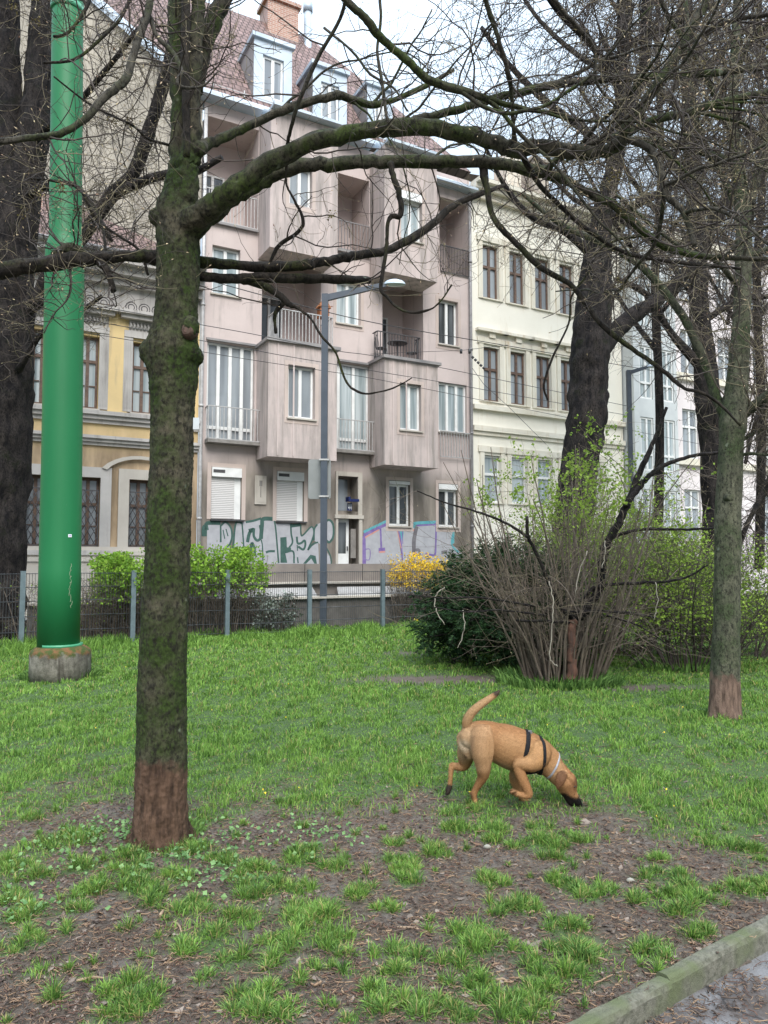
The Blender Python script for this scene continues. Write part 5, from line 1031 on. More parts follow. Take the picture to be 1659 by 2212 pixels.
    add([(385, 530, 18, d + .04), (405, 506, 25, d - .01), (430, 482, 23, d - .04), (480, 440, 20), (540, 402, 18), (592, 376, 16.5), (660, 358, 15.5), (760, 352, 15), (850, 349, 14.5), (940, 350, 14), (1030, 349, 13.5), (1088, 356, 13), (1140, 366, 13), (1180, 374, 14), (1232, 395, 9.5), (1278, 421, 8.5), (1335, 449, 8.5), (1392, 502, 7.5), (1444, 536, 7), (1513, 553, 6), (1590, 558, 5), (1690, 560, 4.5)], (d - .05, d + .2), 'bark_limb', 18, blend=20)
    add([(412, 350, 12, d + .02), (427, 326, 15, d - .06), (443, 313, 13), (480, 298, 11), (543, 270, 10), (622, 234, 10), (713, 210, 9), (741, 207, 9), (800, 226, 8), (860, 212, 6), (920, 185, 5), (980, 150, 4)], (d - .1, d + .6), blend=10)
    add([(870, 270, 11), (905, 256, 8.5), (987, 239, 8.5), (1050, 218, 8.5), (1109, 202, 8.5), (1230, 178, 9), (1352, 168, 9), (1450, 163, 8), (1554, 156, 7.5), (1680, 140, 7)], (d - .3, d - .1))
    add([(705, -60, 8), (749, 0, 8.5), (789, 40, 9), (820, 79, 9), (880, 131, 9), (932, 175, 9), (1000, 196, 8.5), (1050, 212, 7), (1130, 235, 5), (1220, 250, 4)], (d - 1.0, d - .6))
    add([(1350, 290, 9), (1412, 259, 8.5), (1480, 244, 8), (1540, 226, 8), (1670, 196, 8)], (d - .6, d - .4))
    add([(1352, 300, 7), (1400, 320, 8), (1424, 360, 8), (1440, 420, 7), (1470, 450, 6.5), (1490, 490, 6), (1500, 530, 5)], (d - .65, d - .8), 'bark_grey')
    add([(1178, 375, 10), (1200, 348, 7), (1250, 320, 7), (1300, 305, 7), (1345, 290, 8)], (d - .02, d - .5))
    add([(1040, 352, 8), (1050, 400, 7), (1066, 470, 6.5), (1108, 518, 6.5), (1169, 579, 6.5), (1230, 613, 6), (1262, 650, 6), (1295, 698, 5.5), (1352, 743, 5.5), (1432, 800, 4.5), (1473, 836, 4), (1514, 848, 3.5), (1554, 872, 3), (1600, 920, 2.5)], (d + .1, d - .1), 'bark_limbdark', 10)
    add([(1126, 330, 7), (1157, 388, 5.5), (1202, 437, 5), (1271, 498, 5), (1352, 546, 4.5), (1440, 563, 4), (1513, 572, 4), (1600, 580, 3)], (d - .4, d - .1), 'bark_limbdark', 10)
    add([(843, 352, 7), (851, 385, 6.5), (862, 417, 6.5), (866, 464, 6), (845, 468, 5.5), (837, 492, 4.5), (835, 536, 4.5), (823, 619, 4), (834, 640, 3), (858, 664, 2.5), (890, 675, 2.5), (929, 668, 2.3), (954, 648, 2), (976, 615, 1.7)], (d, d - .15), 'bark_limbdark', 9)
    add([(430, 566, 13), (500, 572, 11), (562, 576, 11), (640, 574, 11), (700, 566, 10.5), (760, 553, 10), (808, 547, 9.5), (860, 531, 9), (931, 486, 8), (979, 445, 7), (1030, 422, 6), (1090, 400, 4)], (d + .15, d + .9), 'bark_limbdark')
    add([(430, 597, 11), (500, 602, 11), (580, 600, 11), (640, 602, 10), (720, 603, 9.5), (770, 604, 9), (797, 606, 8)], (d + .15, d + .6), 'bark_limbdark')
    add([(520, 604, 9), (569, 617, 9), (603, 638, 8), (622, 655, 7), (640, 664, 3.2), (670, 686, 2.8), (696, 728, 2.6), (725, 762, 2.4), (746, 821, 2.2), (765, 842, 2), (796, 850, 1.8), (850, 838, 1.5), (890, 816, 1.2)], (d + .3, d + .1), 'bark_limbdark', 9)
    add([(617, 650, 6), (597, 672, 5), (593, 695, 4), (596, 720, 3.5)], d + .35, 'bark_limbdark', 8)
    add([(581, 572, 3), (601, 532, 4.5), (641, 504, 4.5), (655, 478, 4), (640, 440, 3), (621, 405, 2.5), (618, 385, 2.5)], (d + .3, d + .2), 'bark_limbdark', 8)
    add([(345, 556, 17), (298, 553, 14), (208, 558, 15), (149, 563, 17), (89, 572, 17), (0, 583, 18), (-90, 592, 18)], (d + .02, d - .35), 'bark_limbdark', 18, .07)
    add([(190, 556, 8), (165, 540, 12), (140, 536, 11), (115, 552, 8)], (d - .1, d - .2), 'bark_limb', 14, .08)
    add([(215, 565, 10), (232, 585, 8), (240, 606, 7), (246, 630, 6)], d - .12, 'bark_limbdark', 10, .08)
    add([(-40, 312, 7), (0, 306, 7), (60, 299, 7), (129, 289, 7.5), (179, 261, 8), (228, 208, 8.5), (274, 169, 9), (288, 119, 8), (302, 75, 8.5), (317, 35, 8.5), (330, -40, 9)], (d - .9, d - .5), 'bark_grey', 12)
    add([(318, 20, 5), (330, 55, 5), (341, 80, 5), (374, 116, 5.5), (391, 155, 5), (384, 180, 4.5), (405, 190, 3.5), (440, 185, 2.5), (470, 155, 2)], (d - .5, d - .6), 'bark_grey', 9)
    add([(93, 136, 2.5), (159, 129, 3), (212, 89, 3.3), (260, 40, 3.5), (290, -20, 4)], (d - .6, d - .4), 'bark_limbdark', 8)
    add([(116, 79, 3), (140, 75, 3.3), (165, 50, 3.5), (190, 10, 4), (200, -30, 4)], (d - .6, d - .4), 'bark_limbdark', 8)
    add([(116, 165, 1.8), (198, 228, 2.2), (281, 268, 2.6), (317, 298, 2.8), (364, 313, 3.2)], (d - .7, d - .15), 'bark_limbdark', 7)
    add([(749, -20, 4), (735, 40, 4), (686, 127, 4.5), (642, 230, 4.5), (628, 280, 4), (620, 315, 4), (619, 370, 3.5)], (d - .8, d - .15), 'bark_grey', 9)
    add([(1040, -30, 5.5), (1052, 10, 5.5), (1080, 93, 5.5), (1098, 160, 5), (1105, 194, 5), (1108, 260, 4.5), (1113, 318, 5)], (d - 1, d - .45), 'bark_grey', 9)
    add([(1180, -20, 5), (1220, 28, 5), (1250, 62, 5), (1283, 105, 4), (1290, 180, 3), (1330, 230, 2.5)], (d - .9, d - .6), 'bark_grey', 9)
    add([(1385, 510, 3.2), (1330, 520, 3), (1290, 545, 2.6), (1270, 590, 2.3), (1235, 640, 2.2), (1228, 700, 2.2), (1195, 770, 2.6), (1175, 830, 2.6), (1183, 865, 2)], (d + .1, d + .3), 'bark_limbdark', 8)
    add([(700, 60, 3), (760, 110, 3), (800, 160, 3), (850, 190, 2.5), (880, 240, 2.2)], (d - .3, d - .5), 'bark_grey', 8)
    add([(866, 285, 4), (838, 260, 3.6), (826, 180, 3.6), (815, 110, 3.5), (823, 40, 3.5), (818, -30, 4)], (d - .45, d - .6), 'bark_grey', 8)
    add([(1470, 105, 4), (1540, 60, 5), (1600, 40, 5), (1680, 30, 5)], (d - .7, d - .8), 'bark_grey', 8)
    add([(152, 580, 2.5), (153, 620, 2.5), (143, 650, 2), (115, 680, 1.6), (95, 720, 1.3)], (d - .15, d - .2), 'twig_dark', 7, 0)
    add([(320, 595, 3), (300, 540, 3), (215, 480, 3.5), (170, 405, 3.5), (120, 392, 3), (60, 385, 2.5)], (d + .5, d + .2), 'bark_limbdark', 8)
    add([(230, 570, 2.6), (222, 490, 3), (200, 440, 3.2), (160, 400, 3)], (d - .1, d + .2), 'bark_limbdark', 8)
    # secondary branches of middling thickness crossing the upper right
    for k in range(26):
        P0, R0 = L[4 + (k % 9)]; i = rng.randint(len(P0) // 3, len(P0) - 2); T = unit(P0[i + 1] - P0[i]); sg = rng.choice([-1, 1]); dd = T * .9 + np.array([.35 * sg * rng.uniform(0, 1), rng.normal(0, .25), rng.choice([-.55, .9]) * rng.uniform(.5, 1)])
        ln_ = rng.uniform(.7, 1.7); P, R = grow(P0[i][None], dd[None], np.array([ln_]), np.array([min(R0[i] * .75, rng.uniform(.007, .014))]), 16, .13, rng, rng.uniform(-.5, .5), .35, .9); P, R = P[0], R[0]
        px, py = pinch(P)
        if P[:, 1].min() < 2.4 or py.max() > 640 or (px.min() > 430 and px.max() < 760): continue
        P2_ = cr(np.concatenate([P, R[:, None]], 1), 3); A = Acc(); A.tube(P2_[:, :3], P2_[:, 3], 10, noise=.07, rng=rng); A.build('limb', M['bark_grey' if k % 3 == 0 else 'bark_limb'], root, base); L.append((P, R))
    t_o = TA.build('trunk', M['bark_moss'], root, base); md = t_o.modifiers.new('r', 'REMESH'); md.mode = 'VOXEL'; md.voxel_size = .0075; md.use_smooth_shade = True; sm = t_o.modifiers.new('s', 'SMOOTH'); sm.iterations = 12; sm.factor = .5
    tx = bpy.data.textures.new('bark_relief', 'CLOUDS'); tx.noise_scale = .022; tx.noise_depth = 3; dm_ = t_o.modifiers.new('d', 'DISPLACE'); dm_.texture = tx; dm_.texture_coords = 'LOCAL'; dm_.strength = .013; dm_.mid_level = .5
    tx = bpy.data.textures.new('bark_lumps', 'CLOUDS'); tx.noise_scale = .12; dm_ = t_o.modifiers.new('d2', 'DISPLACE'); dm_.texture = tx; dm_.texture_coords = 'LOCAL'; dm_.strength = .014; dm_.mid_level = .5
    def filt(P):
        px, py = pinch(P); lim = np.interp(px[:, -1], [0, 250, 430, 700, 900, 1100, 1250, 1450, 1659], [760, 700, 640, 690, 640, 660, 760, 860, 900]); ok = py.max(1) < lim
        sky = (px[:, -1] > 480) & (px[:, -1] < 960) & (py[:, -1] < 190) & (rng.uniform(0, 1, len(P)) < .35)
        fac_ = (px[:, -1] > 450) & (px[:, -1] < 1000) & (py[:, -1] > 200) & (rng.uniform(0, 1, len(P)) < .25)
        return ok & ~sky & ~fac_ & (P[:, :, 1].min(1) > 2.2)
    cr_, (P1, P2, P3) = finish_crown(root, base, L, 480, 1800, 3600, .62, .30, .15, rng, [M['twig_dark'], M['twig_pale'], M['bud']], r1=.0055, up=.25, spread=.95, bud=.5, budsize=.0055, filt=filt, rmin=.0013, wig=.22)
    # clusters of old seed and opening flowers near twig ends
    A = Acc(); i = rng.randint(0, len(P2), 44); c_ = P2[i, -1]; n = 26
    cc = np.repeat(c_, n, 0) + rng.normal(0, .016, (44 * n, 3)); leaves(A, cc, .014, rng, 0, asp=.35); A.build('blossom', leafmat('dull_blossom', (.06, .04, .02), (.24, .20, .07), trans=.1), root, base)
tree_front()

def tree_right():
    rng = np.random.RandomState(5); g = ground(1566, 1551); Y0 = g[1]; base = np.array([g[0], g[1], 0])
    root = empty('young_tree', base, 0, 'straight green-barked tree on the right with scarred pinkish base and small white diamond tag', 'tree')
    P, R = limb_pts([(1566, 1560, 37), (1566, 1530, 32.5), (1567, 1460, 30), (1568, 1400, 28), (1570, 1300, 27), (1572, 1200, 26.5), (1572, 1130, 27), (1575, 1050, 25), (1580, 960, 25), (1584, 910, 29), (1590, 850, 24), (1597, 760, 20), (1603, 660, 18), (1606, 560, 17), (1603, 450, 15), (1590, 330, 12.5), (1582, 250, 12), (1588, 120, 10), (1594, 0, 9), (1597, -80, 8)], Y0); A = Acc(); A.tube(P, R, 44, noise=.02, rng=rng, relief=.003)
    kc = at(1578, 1074, Y0 - .14); A.tube([kc, kc + [0, .05, .0]], [.025, .05], 12, noise=.08)
    A.build('trunk', M['bark_green'], root, base); L = [(P[40:], R[40:])]
    tc_ = at(1608, 1108, Y0 - .09); A = Acc(); A.add([tc_ + [0, 0, .032], tc_ + [.016, .003, 0], tc_ + [0, 0, -.032], tc_ + [-.016, -.003, 0], tc_ + [0, .004, .032], tc_ + [.016, .007, 0], tc_ + [0, .004, -.032], tc_ + [-.016, .001, 0]], [(0, 3, 2, 1), (4, 5, 6, 7), (0, 1, 5, 4), (1, 2, 6, 5), (2, 3, 7, 6), (3, 0, 4, 7)]); A.build('number_tag', M['white'], root, base)
    def add(pts, Y, m_='bark_green2', n=12, nz=.04):
        P, R = limb_pts(pts, Y); A = Acc(); A.tube(P, R, n, noise=nz, rng=rng); A.build('limb', M[m_], root, base); L.append((P, R))
    d = Y0
    add([(1578, 920, 14), (1562, 890, 12), (1546, 856, 10.5), (1534, 816, 10), (1509, 751, 9.5), (1477, 686, 9), (1436, 630, 8.5), (1392, 581, 8), (1340, 545, 7.5), (1290, 520, 7), (1240, 500, 6), (1190, 470, 5), (1130, 420, 4)], (d, d + .8))
    add([(1590, 905, 14), (1625, 880, 12), (1660, 852, 11), (1720, 800, 10)], (d, d - .3))
    add([(1608, 500, 12), (1630, 400, 9.5), (1650, 330, 9), (1680, 260, 8)], (d, d + .2))
    add([(1604, 470, 10), (1560, 380, 7), (1530, 330, 7), (1500, 240, 6), (1490, 130, 5), (1480, 0, 5)], (d, d + .5))
    add([(1600, 560, 8), (1655, 540, 7), (1720, 520, 6)], d)
    add([(1575, 990, 4), (1620, 980, 3.5), (1680, 985, 3)], (d, d - .2)); add([(1590, 960, 4), (1640, 930, 4), (1700, 925, 3)], (d, d + .3))
    add([(1585, 300, 8), (1540, 200, 6), (1500, 120, 5), (1440, 30, 5), (1420, -30, 5)], (d, d - .6)); add([(1590, 150, 7), (1630, 80, 6), (1680, 40, 5)], (d, d - .3)); add([(1598, 620, 7), (1540, 560, 5), (1480, 540, 4.5), (1400, 480, 4), (1330, 420, 3)], (d, d - .9)); add([(1592, 350, 8), (1480, 320, 6), (1380, 300, 5), (1290, 310, 4), (1220, 350, 3)], (d, d + .8))
    def filt(P): px, py = pinch(P); return py.max(1) < np.where(px[:, -1] > 1450, 1000, 700)
    finish_crown(root, base, L, 340, 1400, 2900, 1.1, .55, .26, rng, [M['twig'], M['twig_pale'], M['bud']], r1=.008, up=.2, spread=.95, bud=.4, budsize=.007, filt=filt, rmin=.0024)
M['bark_green2'] = bark_mat('grey_green_bark', (.085, .085, .055), (.04, .042, .028), (.05, .075, .025), .55)
tree_right()

def dark_tree(name, label, cat, Y, trunk, limbs, seed, n, mats, gb, filt=None, l=(1.6, .8, .4), mat_='bark_black', up=.1, bud=.3, rmin=.0035, r1=.02, tr=.07):
    rng = np.random.RandomState(seed); base = at(*gb, Y); base[2] = 0; root = empty(name, base, 0, label, cat, 'dark old trees beyond the fence')
    L = []
    for i, t_ in enumerate(trunk):
        P, R = limb_pts(t_, Y, 10); A = Acc(); A.tube(P, R, 44, noise=tr * .7, rng=rng, relief=.014 if tr > .05 else .004); A.build('trunk' if i == 0 else 'limb', M[mat_], root, base); L.append((P[len(P) // 2:], R[len(P) // 2:]))
    for pts, y in limbs:
        P, R = limb_pts(pts, y); A = Acc(); A.tube(P, R, 12, noise=.06, rng=rng); A.build('limb', M[mat_], root, base); L.append((P, R))
    finish_crown(root, base, L, n[0], n[1], n[2], l[0], l[1], l[2], rng, mats, r1=r1, up=up, spread=.95, bud=bud, budsize=.012, filt=filt, rmin=rmin)
def fl(P): px, py = pinch(P); return (py.max(1) < np.interp(px[:, -1], [0, 180, 330, 440], [950, 820, 640, 520])) & (px.max(1) < 460)
dark_tree('dark_tree', 'black furrowed twin-stemmed trunk at the left edge behind the green mast', 'tree', 15.6,
    [[(-14, 1395, 62), (-12, 1300, 60), (-8, 1100, 61), (-4, 950, 68), (2, 800, 68), (8, 640, 62), (10, 500, 60), (8, 380, 48), (10, 240, 40), (8, 100, 34), (4, -60, 30)], [(30, 560, 44), (50, 430, 36), (70, 300, 33), (82, 200, 30), (90, 90, 28), (100, -60, 25)]],
    [([(20, 700, 20), (80, 645, 17), (110, 590, 16), (170, 520, 15), (240, 425, 15), (285, 380, 15), (310, 320, 15), (335, 240, 14), (362, 150, 14), (380, 60, 12), (400, -40, 10)], (15.6, 14.2)),
     ([(250, 420, 10), (300, 395, 11), (355, 378, 10), (420, 372, 9), (480, 340, 6)], (14.8, 14.0)), ([(60, 420, 9), (120, 400, 8), (180, 430, 7), (240, 520, 5)], (15.4, 14.5)), ([(70, 300, 9), (150, 240, 7), (230, 150, 6), (300, 60, 5)], (15.4, 14)), ([(40, 800, 8), (90, 720, 6), (150, 690, 5), (220, 640, 4)], (15.2, 14))],
    21, (190, 900, 2000), [M['twig_dark'], M['twig_pale'], M['bud']], (-14, 1380), fl, (1.5, .7, .35), rmin=.0045, r1=.012)
def fr(P): px, py = pinch(P); return (px[:, -1] > np.interp(py[:, -1], [0, 300, 600, 900], [960, 1000, 1100, 1180])) & (py.max(1) < 880)
dark_tree('dark_tree', 'black leaning trunk with forked right limb rising behind the bare shrub', 'tree', 14.6,
    [[(1205, 1400, 46), (1222, 1250, 42), (1243, 1080, 40), (1252, 1000, 38), (1268, 900, 42), (1272, 820, 41), (1277, 740, 42), (1283, 650, 38), (1289, 560, 29), (1300, 470, 22), (1322, 380, 18), (1340, 260, 16), (1345, 150, 15), (1350, 0, 14), (1352, -80, 13)]],
    [([(1290, 760, 26), (1330, 715, 20), (1372, 680, 18), (1416, 650, 16), (1460, 610, 13), (1500, 560, 12), (1540, 480, 10), (1580, 400, 8)], (14.6, 15.5)), ([(1350, 250, 14), (1390, 150, 13), (1396, 50, 13), (1400, -60, 12)], 14.6), ([(1290, 560, 12), (1220, 500, 9), (1150, 470, 7), (1090, 400, 5), (1040, 300, 4)], (14.6, 14)), ([(1330, 350, 12), (1260, 280, 9), (1180, 220, 8), (1100, 140, 6), (1040, 60, 5)], (14.6, 15)), ([(1300, 480, 11), (1380, 440, 9), (1460, 400, 8), (1560, 340, 6), (1640, 320, 5)], (14.6, 14)), ([(1345, 200, 10), (1280, 100, 8), (1210, 30, 6), (1160, -40, 5)], (14.6, 13.6)), ([(1350, 100, 9), (1440, 60, 8), (1540, 10, 6)], (14.6, 15))],
    22, (280, 1300, 2600), [M['twig_dark'], M['twig'], M['bud']], (1210, 1395), fr, (1.6, .85, .42), rmin=.0045, r1=.013)
def fr2(P): px, py = pinch(P); return (px[:, -1] > np.interp(py[:, -1], [0, 300, 600, 900], [990, 1050, 1250, 1330])) & (py.max(1) < 1090)
dark_tree('dark_tree', 'thinner shaggy black trunk just left of the green-barked tree, farther back', 'tree', 19.5,
    [[(1546, 1330, 26), (1542, 1200, 24), (1538, 1080, 21), (1536, 950, 24), (1530, 870, 27), (1520, 760, 22), (1512, 680, 20), (1508, 560, 19), (1500, 420, 17), (1490, 280, 15), (1486, 120, 13), (1480, -60, 11)]],
    [([(1520, 800, 12), (1450, 720, 8), (1400, 640, 7), (1330, 600, 5)], (19.5, 19)), ([(1505, 560, 11), (1560, 460, 9), (1620, 380, 8), (1680, 300, 6)], (19.5, 20)), ([(1495, 400, 11), (1420, 300, 9), (1360, 200, 7), (1300, 80, 6)], (19.5, 19)), ([(1490, 250, 9), (1400, 180, 7), (1280, 140, 6), (1180, 60, 5), (1120, -20, 4)], (19.5, 21)), ([(1488, 200, 9), (1570, 100, 7), (1640, 40, 6)], 19.5), ([(1508, 650, 9), (1440, 560, 7), (1350, 480, 6), (1240, 430, 5), (1150, 330, 4)], (19.5, 20)), ([(1512, 700, 8), (1590, 650, 7), (1660, 640, 6)], 19.5)],
    23, (280, 1300, 2500), [M['twig_dark'], M['twig'], M['bud']], (1546, 1320), fr2, (2.0, 1.1, .5), rmin=.0058, r1=.015)
def fr3(P): px, py = pinch(P); return (px[:, -1] > 1560) & (py.max(1) < 1260)
dark_tree('dark_tree', 'dark drooping-branched tree at the right edge behind the pale tenement front view', 'tree', 21.5,
    [[(1760, 1320, 22), (1755, 1100, 22), (1750, 900, 21), (1745, 650, 19), (1738, 400, 16), (1735, 150, 13), (1730, -60, 10)]],
    [([(1752, 900, 12), (1700, 960, 8), (1650, 1060, 6), (1600, 1160, 4)], (21.5, 20)), ([(1752, 980, 10), (1690, 1020, 7), (1630, 1100, 5), (1590, 1200, 3)], (21.5, 20.5)), ([(1750, 800, 10), (1680, 820, 8), (1630, 920, 5), (1610, 1000, 4)], (21.5, 20)), ([(1745, 600, 10), (1680, 560, 8), (1600, 600, 6), (1570, 700, 4)], (21.5, 20)), ([(1740, 450, 10), (1670, 360, 8), (1600, 260, 6), (1560, 120, 5)], (21.5, 21)), ([(1740, 300, 10), (1680, 200, 8), (1620, 60, 6)], (21.5, 22))],
    24, (240, 1400, 3400), [M['twig_dark'], M['twig'], M['bud']], (1760, 1300), fr3, (1.9, 1.0, .5), up=-.5, rmin=.0045, r1=.015)
# farther bare tree masses filling the upper right
def back_tree(name, label, px, Y, seed, n=(230, 1100, 2200), xr=(1000, 1760), ymax=700):
    rng = np.random.RandomState(seed); trunk = [[(px, 1230, 10), (px + 5, 900, 9), (px - 5, 600, 8.5), (px + 8, 350, 7), (px, 100, 5.5), (px + 5, -80, 4)]]; limbs = []
    for k in range(11):
        y0 = 760 - k * 75; sg = 1 if k % 2 else -1; limbs.append(([(px, y0, 6), (px + sg * 60, y0 - 80, 5), (px + sg * (110 + 10 * rng.randn()), y0 - 160, 4), (px + sg * 170, y0 - 270, 3)], (Y, Y + rng.uniform(-2.5, 2.5))))
    def f_(P): a, b_ = pinch(P); return (a[:, -1] > np.interp(b_[:, -1], [0, 200, 400, 600], [xr[0], xr[0] + 10, xr[0] + 60, xr[0] + 120])) & (a[:, -1] < xr[1]) & (b_.max(1) < ymax)
    rng2 = rng
    dark_tree(name, label, 'tree', Y, trunk, limbs, seed, n, [M['twig_dark'], M['twig'], M['bud']], (px, 1215), f_, (2.4, 1.3, .6), mat_='bark_black', rmin=.0068, r1=.02, up=.2, tr=.04)
back_tree('bare_tree', 'slender bare tree in front of the blue glass house, farther than the forked black trunk', 1420, 23, 31, xr=(1090, 1700), ymax=1000, n=(240, 1100, 2100))
back_tree('bare_tree', 'slender bare tree between the shaggy black trunk and the right edge of the view', 1640, 23.5, 32, xr=(1230, 1760), ymax=1100, n=(250, 1200, 2200))

# ------------------------------------------------------------------ shrubs
def hazel():
    rng = np.random.RandomState(9); g = ground(1215, 1466); base = np.array([g[0], g[1], 0]); Y0 = g[1]
    root = empty('bare_shrub', base, 0, 'large multi-stemmed bare shrub fanning up from one broad dark base behind the dog', 'shrub')
    n = 130; a = rng.uniform(0, 6.283, n); rr = np.sqrt(rng.uniform(.05, 1, n)); sx = .55 * rr * np.cos(a); sy = .38 * rr * np.sin(a); s = base + np.stack([sx, sy, -.03 + 0 * sx], -1)
    d = np.stack([sx * .72 + rng.normal(0, .07, n), sy * .6 + rng.normal(0, .1, n), np.ones(n)], -1); L = rng.uniform(1.3, 3.4, n) * np.where(rng.uniform(0, 1, n) < .35, .75, 1)
    P, R = grow(s, d, L, rng.uniform(.008, .025, n) * (.6 + .4 * L / 3), 12, .045, rng, -.15, .25, .25); A = Acc(); A.batch(P, R, 7, 0); A.build('stems', M['hazel'], root, base)
    LL = [(P[i], R[i]) for i in range(n)]
    def add(pts, Y, m_='bark_black', nn=12):
        P, R = limb_pts(pts, Y); R = R * .82; P[1:-1] += rng.normal(0, .2, P[1:-1].shape) * R[1:-1, None]; A = Acc(); A.tube(P, R, nn, noise=.05, rng=rng); A.build('limb', M[m_], root, base); LL.append((P, R)); LL.append((P, R))
    y = Y0 - .42
    add([(1234, 1472, 14), (1235, 1420, 12), (1236, 1370, 11), (1236, 1336, 12)], y, 'hazelred')
    add([(1234, 1340, 11), (1256, 1328, 10.5), (1278, 1304, 11), (1295, 1265, 10.5), (1302, 1220, 10.5), (1310, 1180, 10), (1332, 1134, 10), (1352, 1095, 9.5), (1375, 1040, 8.5), (1392, 995, 7), (1418, 940, 5.5), (1440, 880, 4)], (y, y - .2))
    add([(1352, 1095, 8), (1378, 1056, 7.5), (1400, 1030, 7), (1428, 1008, 6.5), (1470, 992, 5), (1528, 980, 4.5), (1600, 978, 3)], (y - .2, y - .1))
    add([(1299, 1186, 6), (1310, 1170, 5), (1345, 1152, 4.5), (1400, 1142, 4), (1470, 1144, 3.5), (1560, 1140, 3)], (y, y - .3))
    add([(1256, 1300, 6), (1275, 1275, 5), (1302, 1265, 4.5), (1380, 1259, 4), (1470, 1251, 3), (1530, 1220, 2)], (y, y - .3))
    add([(1240, 1330, 8), (1216, 1318, 6.5), (1190, 1270, 5), (1168, 1215, 4.5), (1142, 1160, 4.5), (1138, 1115, 4)], (y, y - .4))
    add([(1140, 1160, 4), (1090, 1128, 3.2), (1030, 1105, 2.8), (960, 1085, 2), (900, 1060, 1.5)], (y - .4, y - .9)); add([(1225, 1325, 5), (1290, 1320, 4), (1370, 1326, 3.5), (1420, 1335, 2)], (y, y - .4)); add([(1230, 1345, 4), (1180, 1342, 3.5), (1115, 1340, 3)], (y, y - .3))
    add([(1160, 1310, 3), (1100, 1300, 2.8), (1030, 1290, 2.5), (960, 1292, 2.2), (880, 1285, 1.6)], (y, y - .9)); add([(1180, 1330, 3), (1080, 1318, 2.2), (1010, 1322, 2), (940, 1312, 1.5)], (y, y - 1.0))
    add([(1310, 1330, 3), (1380, 1352, 2), (1440, 1390, 1.5)], (y, y - .5))
    def filt(P): px, py = pinch(P); return (py.min(1) > np.interp(px[:, -1], [780, 900, 1100, 1400, 1600], [960, 850, 800, 800, 950])) & (px.min(1) > 770) & (px.max(1) < 1640) & (py.max(1) < 1470) & ((py[:, -1] < 1440) | (rng.uniform(0, 1, len(P)) < .1))
    _, (P1, P2, P3) = finish_crown(root, base, LL, 330, 1150, 1500, 1.05, .5, .28, rng, [M['hazel'], M['twig_pale'], M['bud']], r1=.006, up=.1, spread=.75, bud=.25, budsize=.006, filt=filt, rmin=.0015, wig=.1)
    A = Acc(); px, py = pinch(P3); e = P3[(py[:, -1] < 1120) & (px[:, -1] > 1010) & (px[:, -1] < 1400)]; i = rng.randint(0, len(e), 2600); kk = rng.randint(0, 6, 2600)
    c_ = e[i, kk] + rng.normal(0, .02, (2600, 3)); leaves(A, c_, .042, rng, 0, asp=.4); A.build('young_leaves', M['leaf_mid'], root, base)
    for pts in ([(1186, 1255, 2.4), (1195, 1300, 2.2), (1192, 1360, 2), (1188, 1420, 1.8), (1205, 1440, 1.4)], [(1268, 1190, 1.6), (1250, 1240, 1.8), (1244, 1285, 1.6)], [(1307, 1168, 2.6), (1306, 1200, 2.2), (1300, 1228, 1.5)], [(960, 1268, 2), (940, 1290, 2.4), (942, 1320, 2), (960, 1350, 1.6)], [(1000, 1318, 1.6), (1003, 1350, 2), (998, 1380, 1.6), (988, 1400, 1)], [(1416, 1258, 1.5), (1420, 1300, 1.5), (1412, 1340, 1.2)]):
        P, R = limb_pts(pts, y - .5); P[1:-1] += rng.normal(0, .006, P[1:-1].shape); A = Acc(); A.tube(P, R * .6, 5); A.build('dead_twig', M['bleached'], root, base)
M['bleached'] = mat('bleached_wood', (.40, .36, .29), (.24, .21, .17), rough=.8)
M['hazelred'] = mat('red_brown_bark', (.15, .07, .045), (.07, .04, .03), scale=25, bmp=.6, rough=.9, stretch=(1, 1, .3))
hazel()

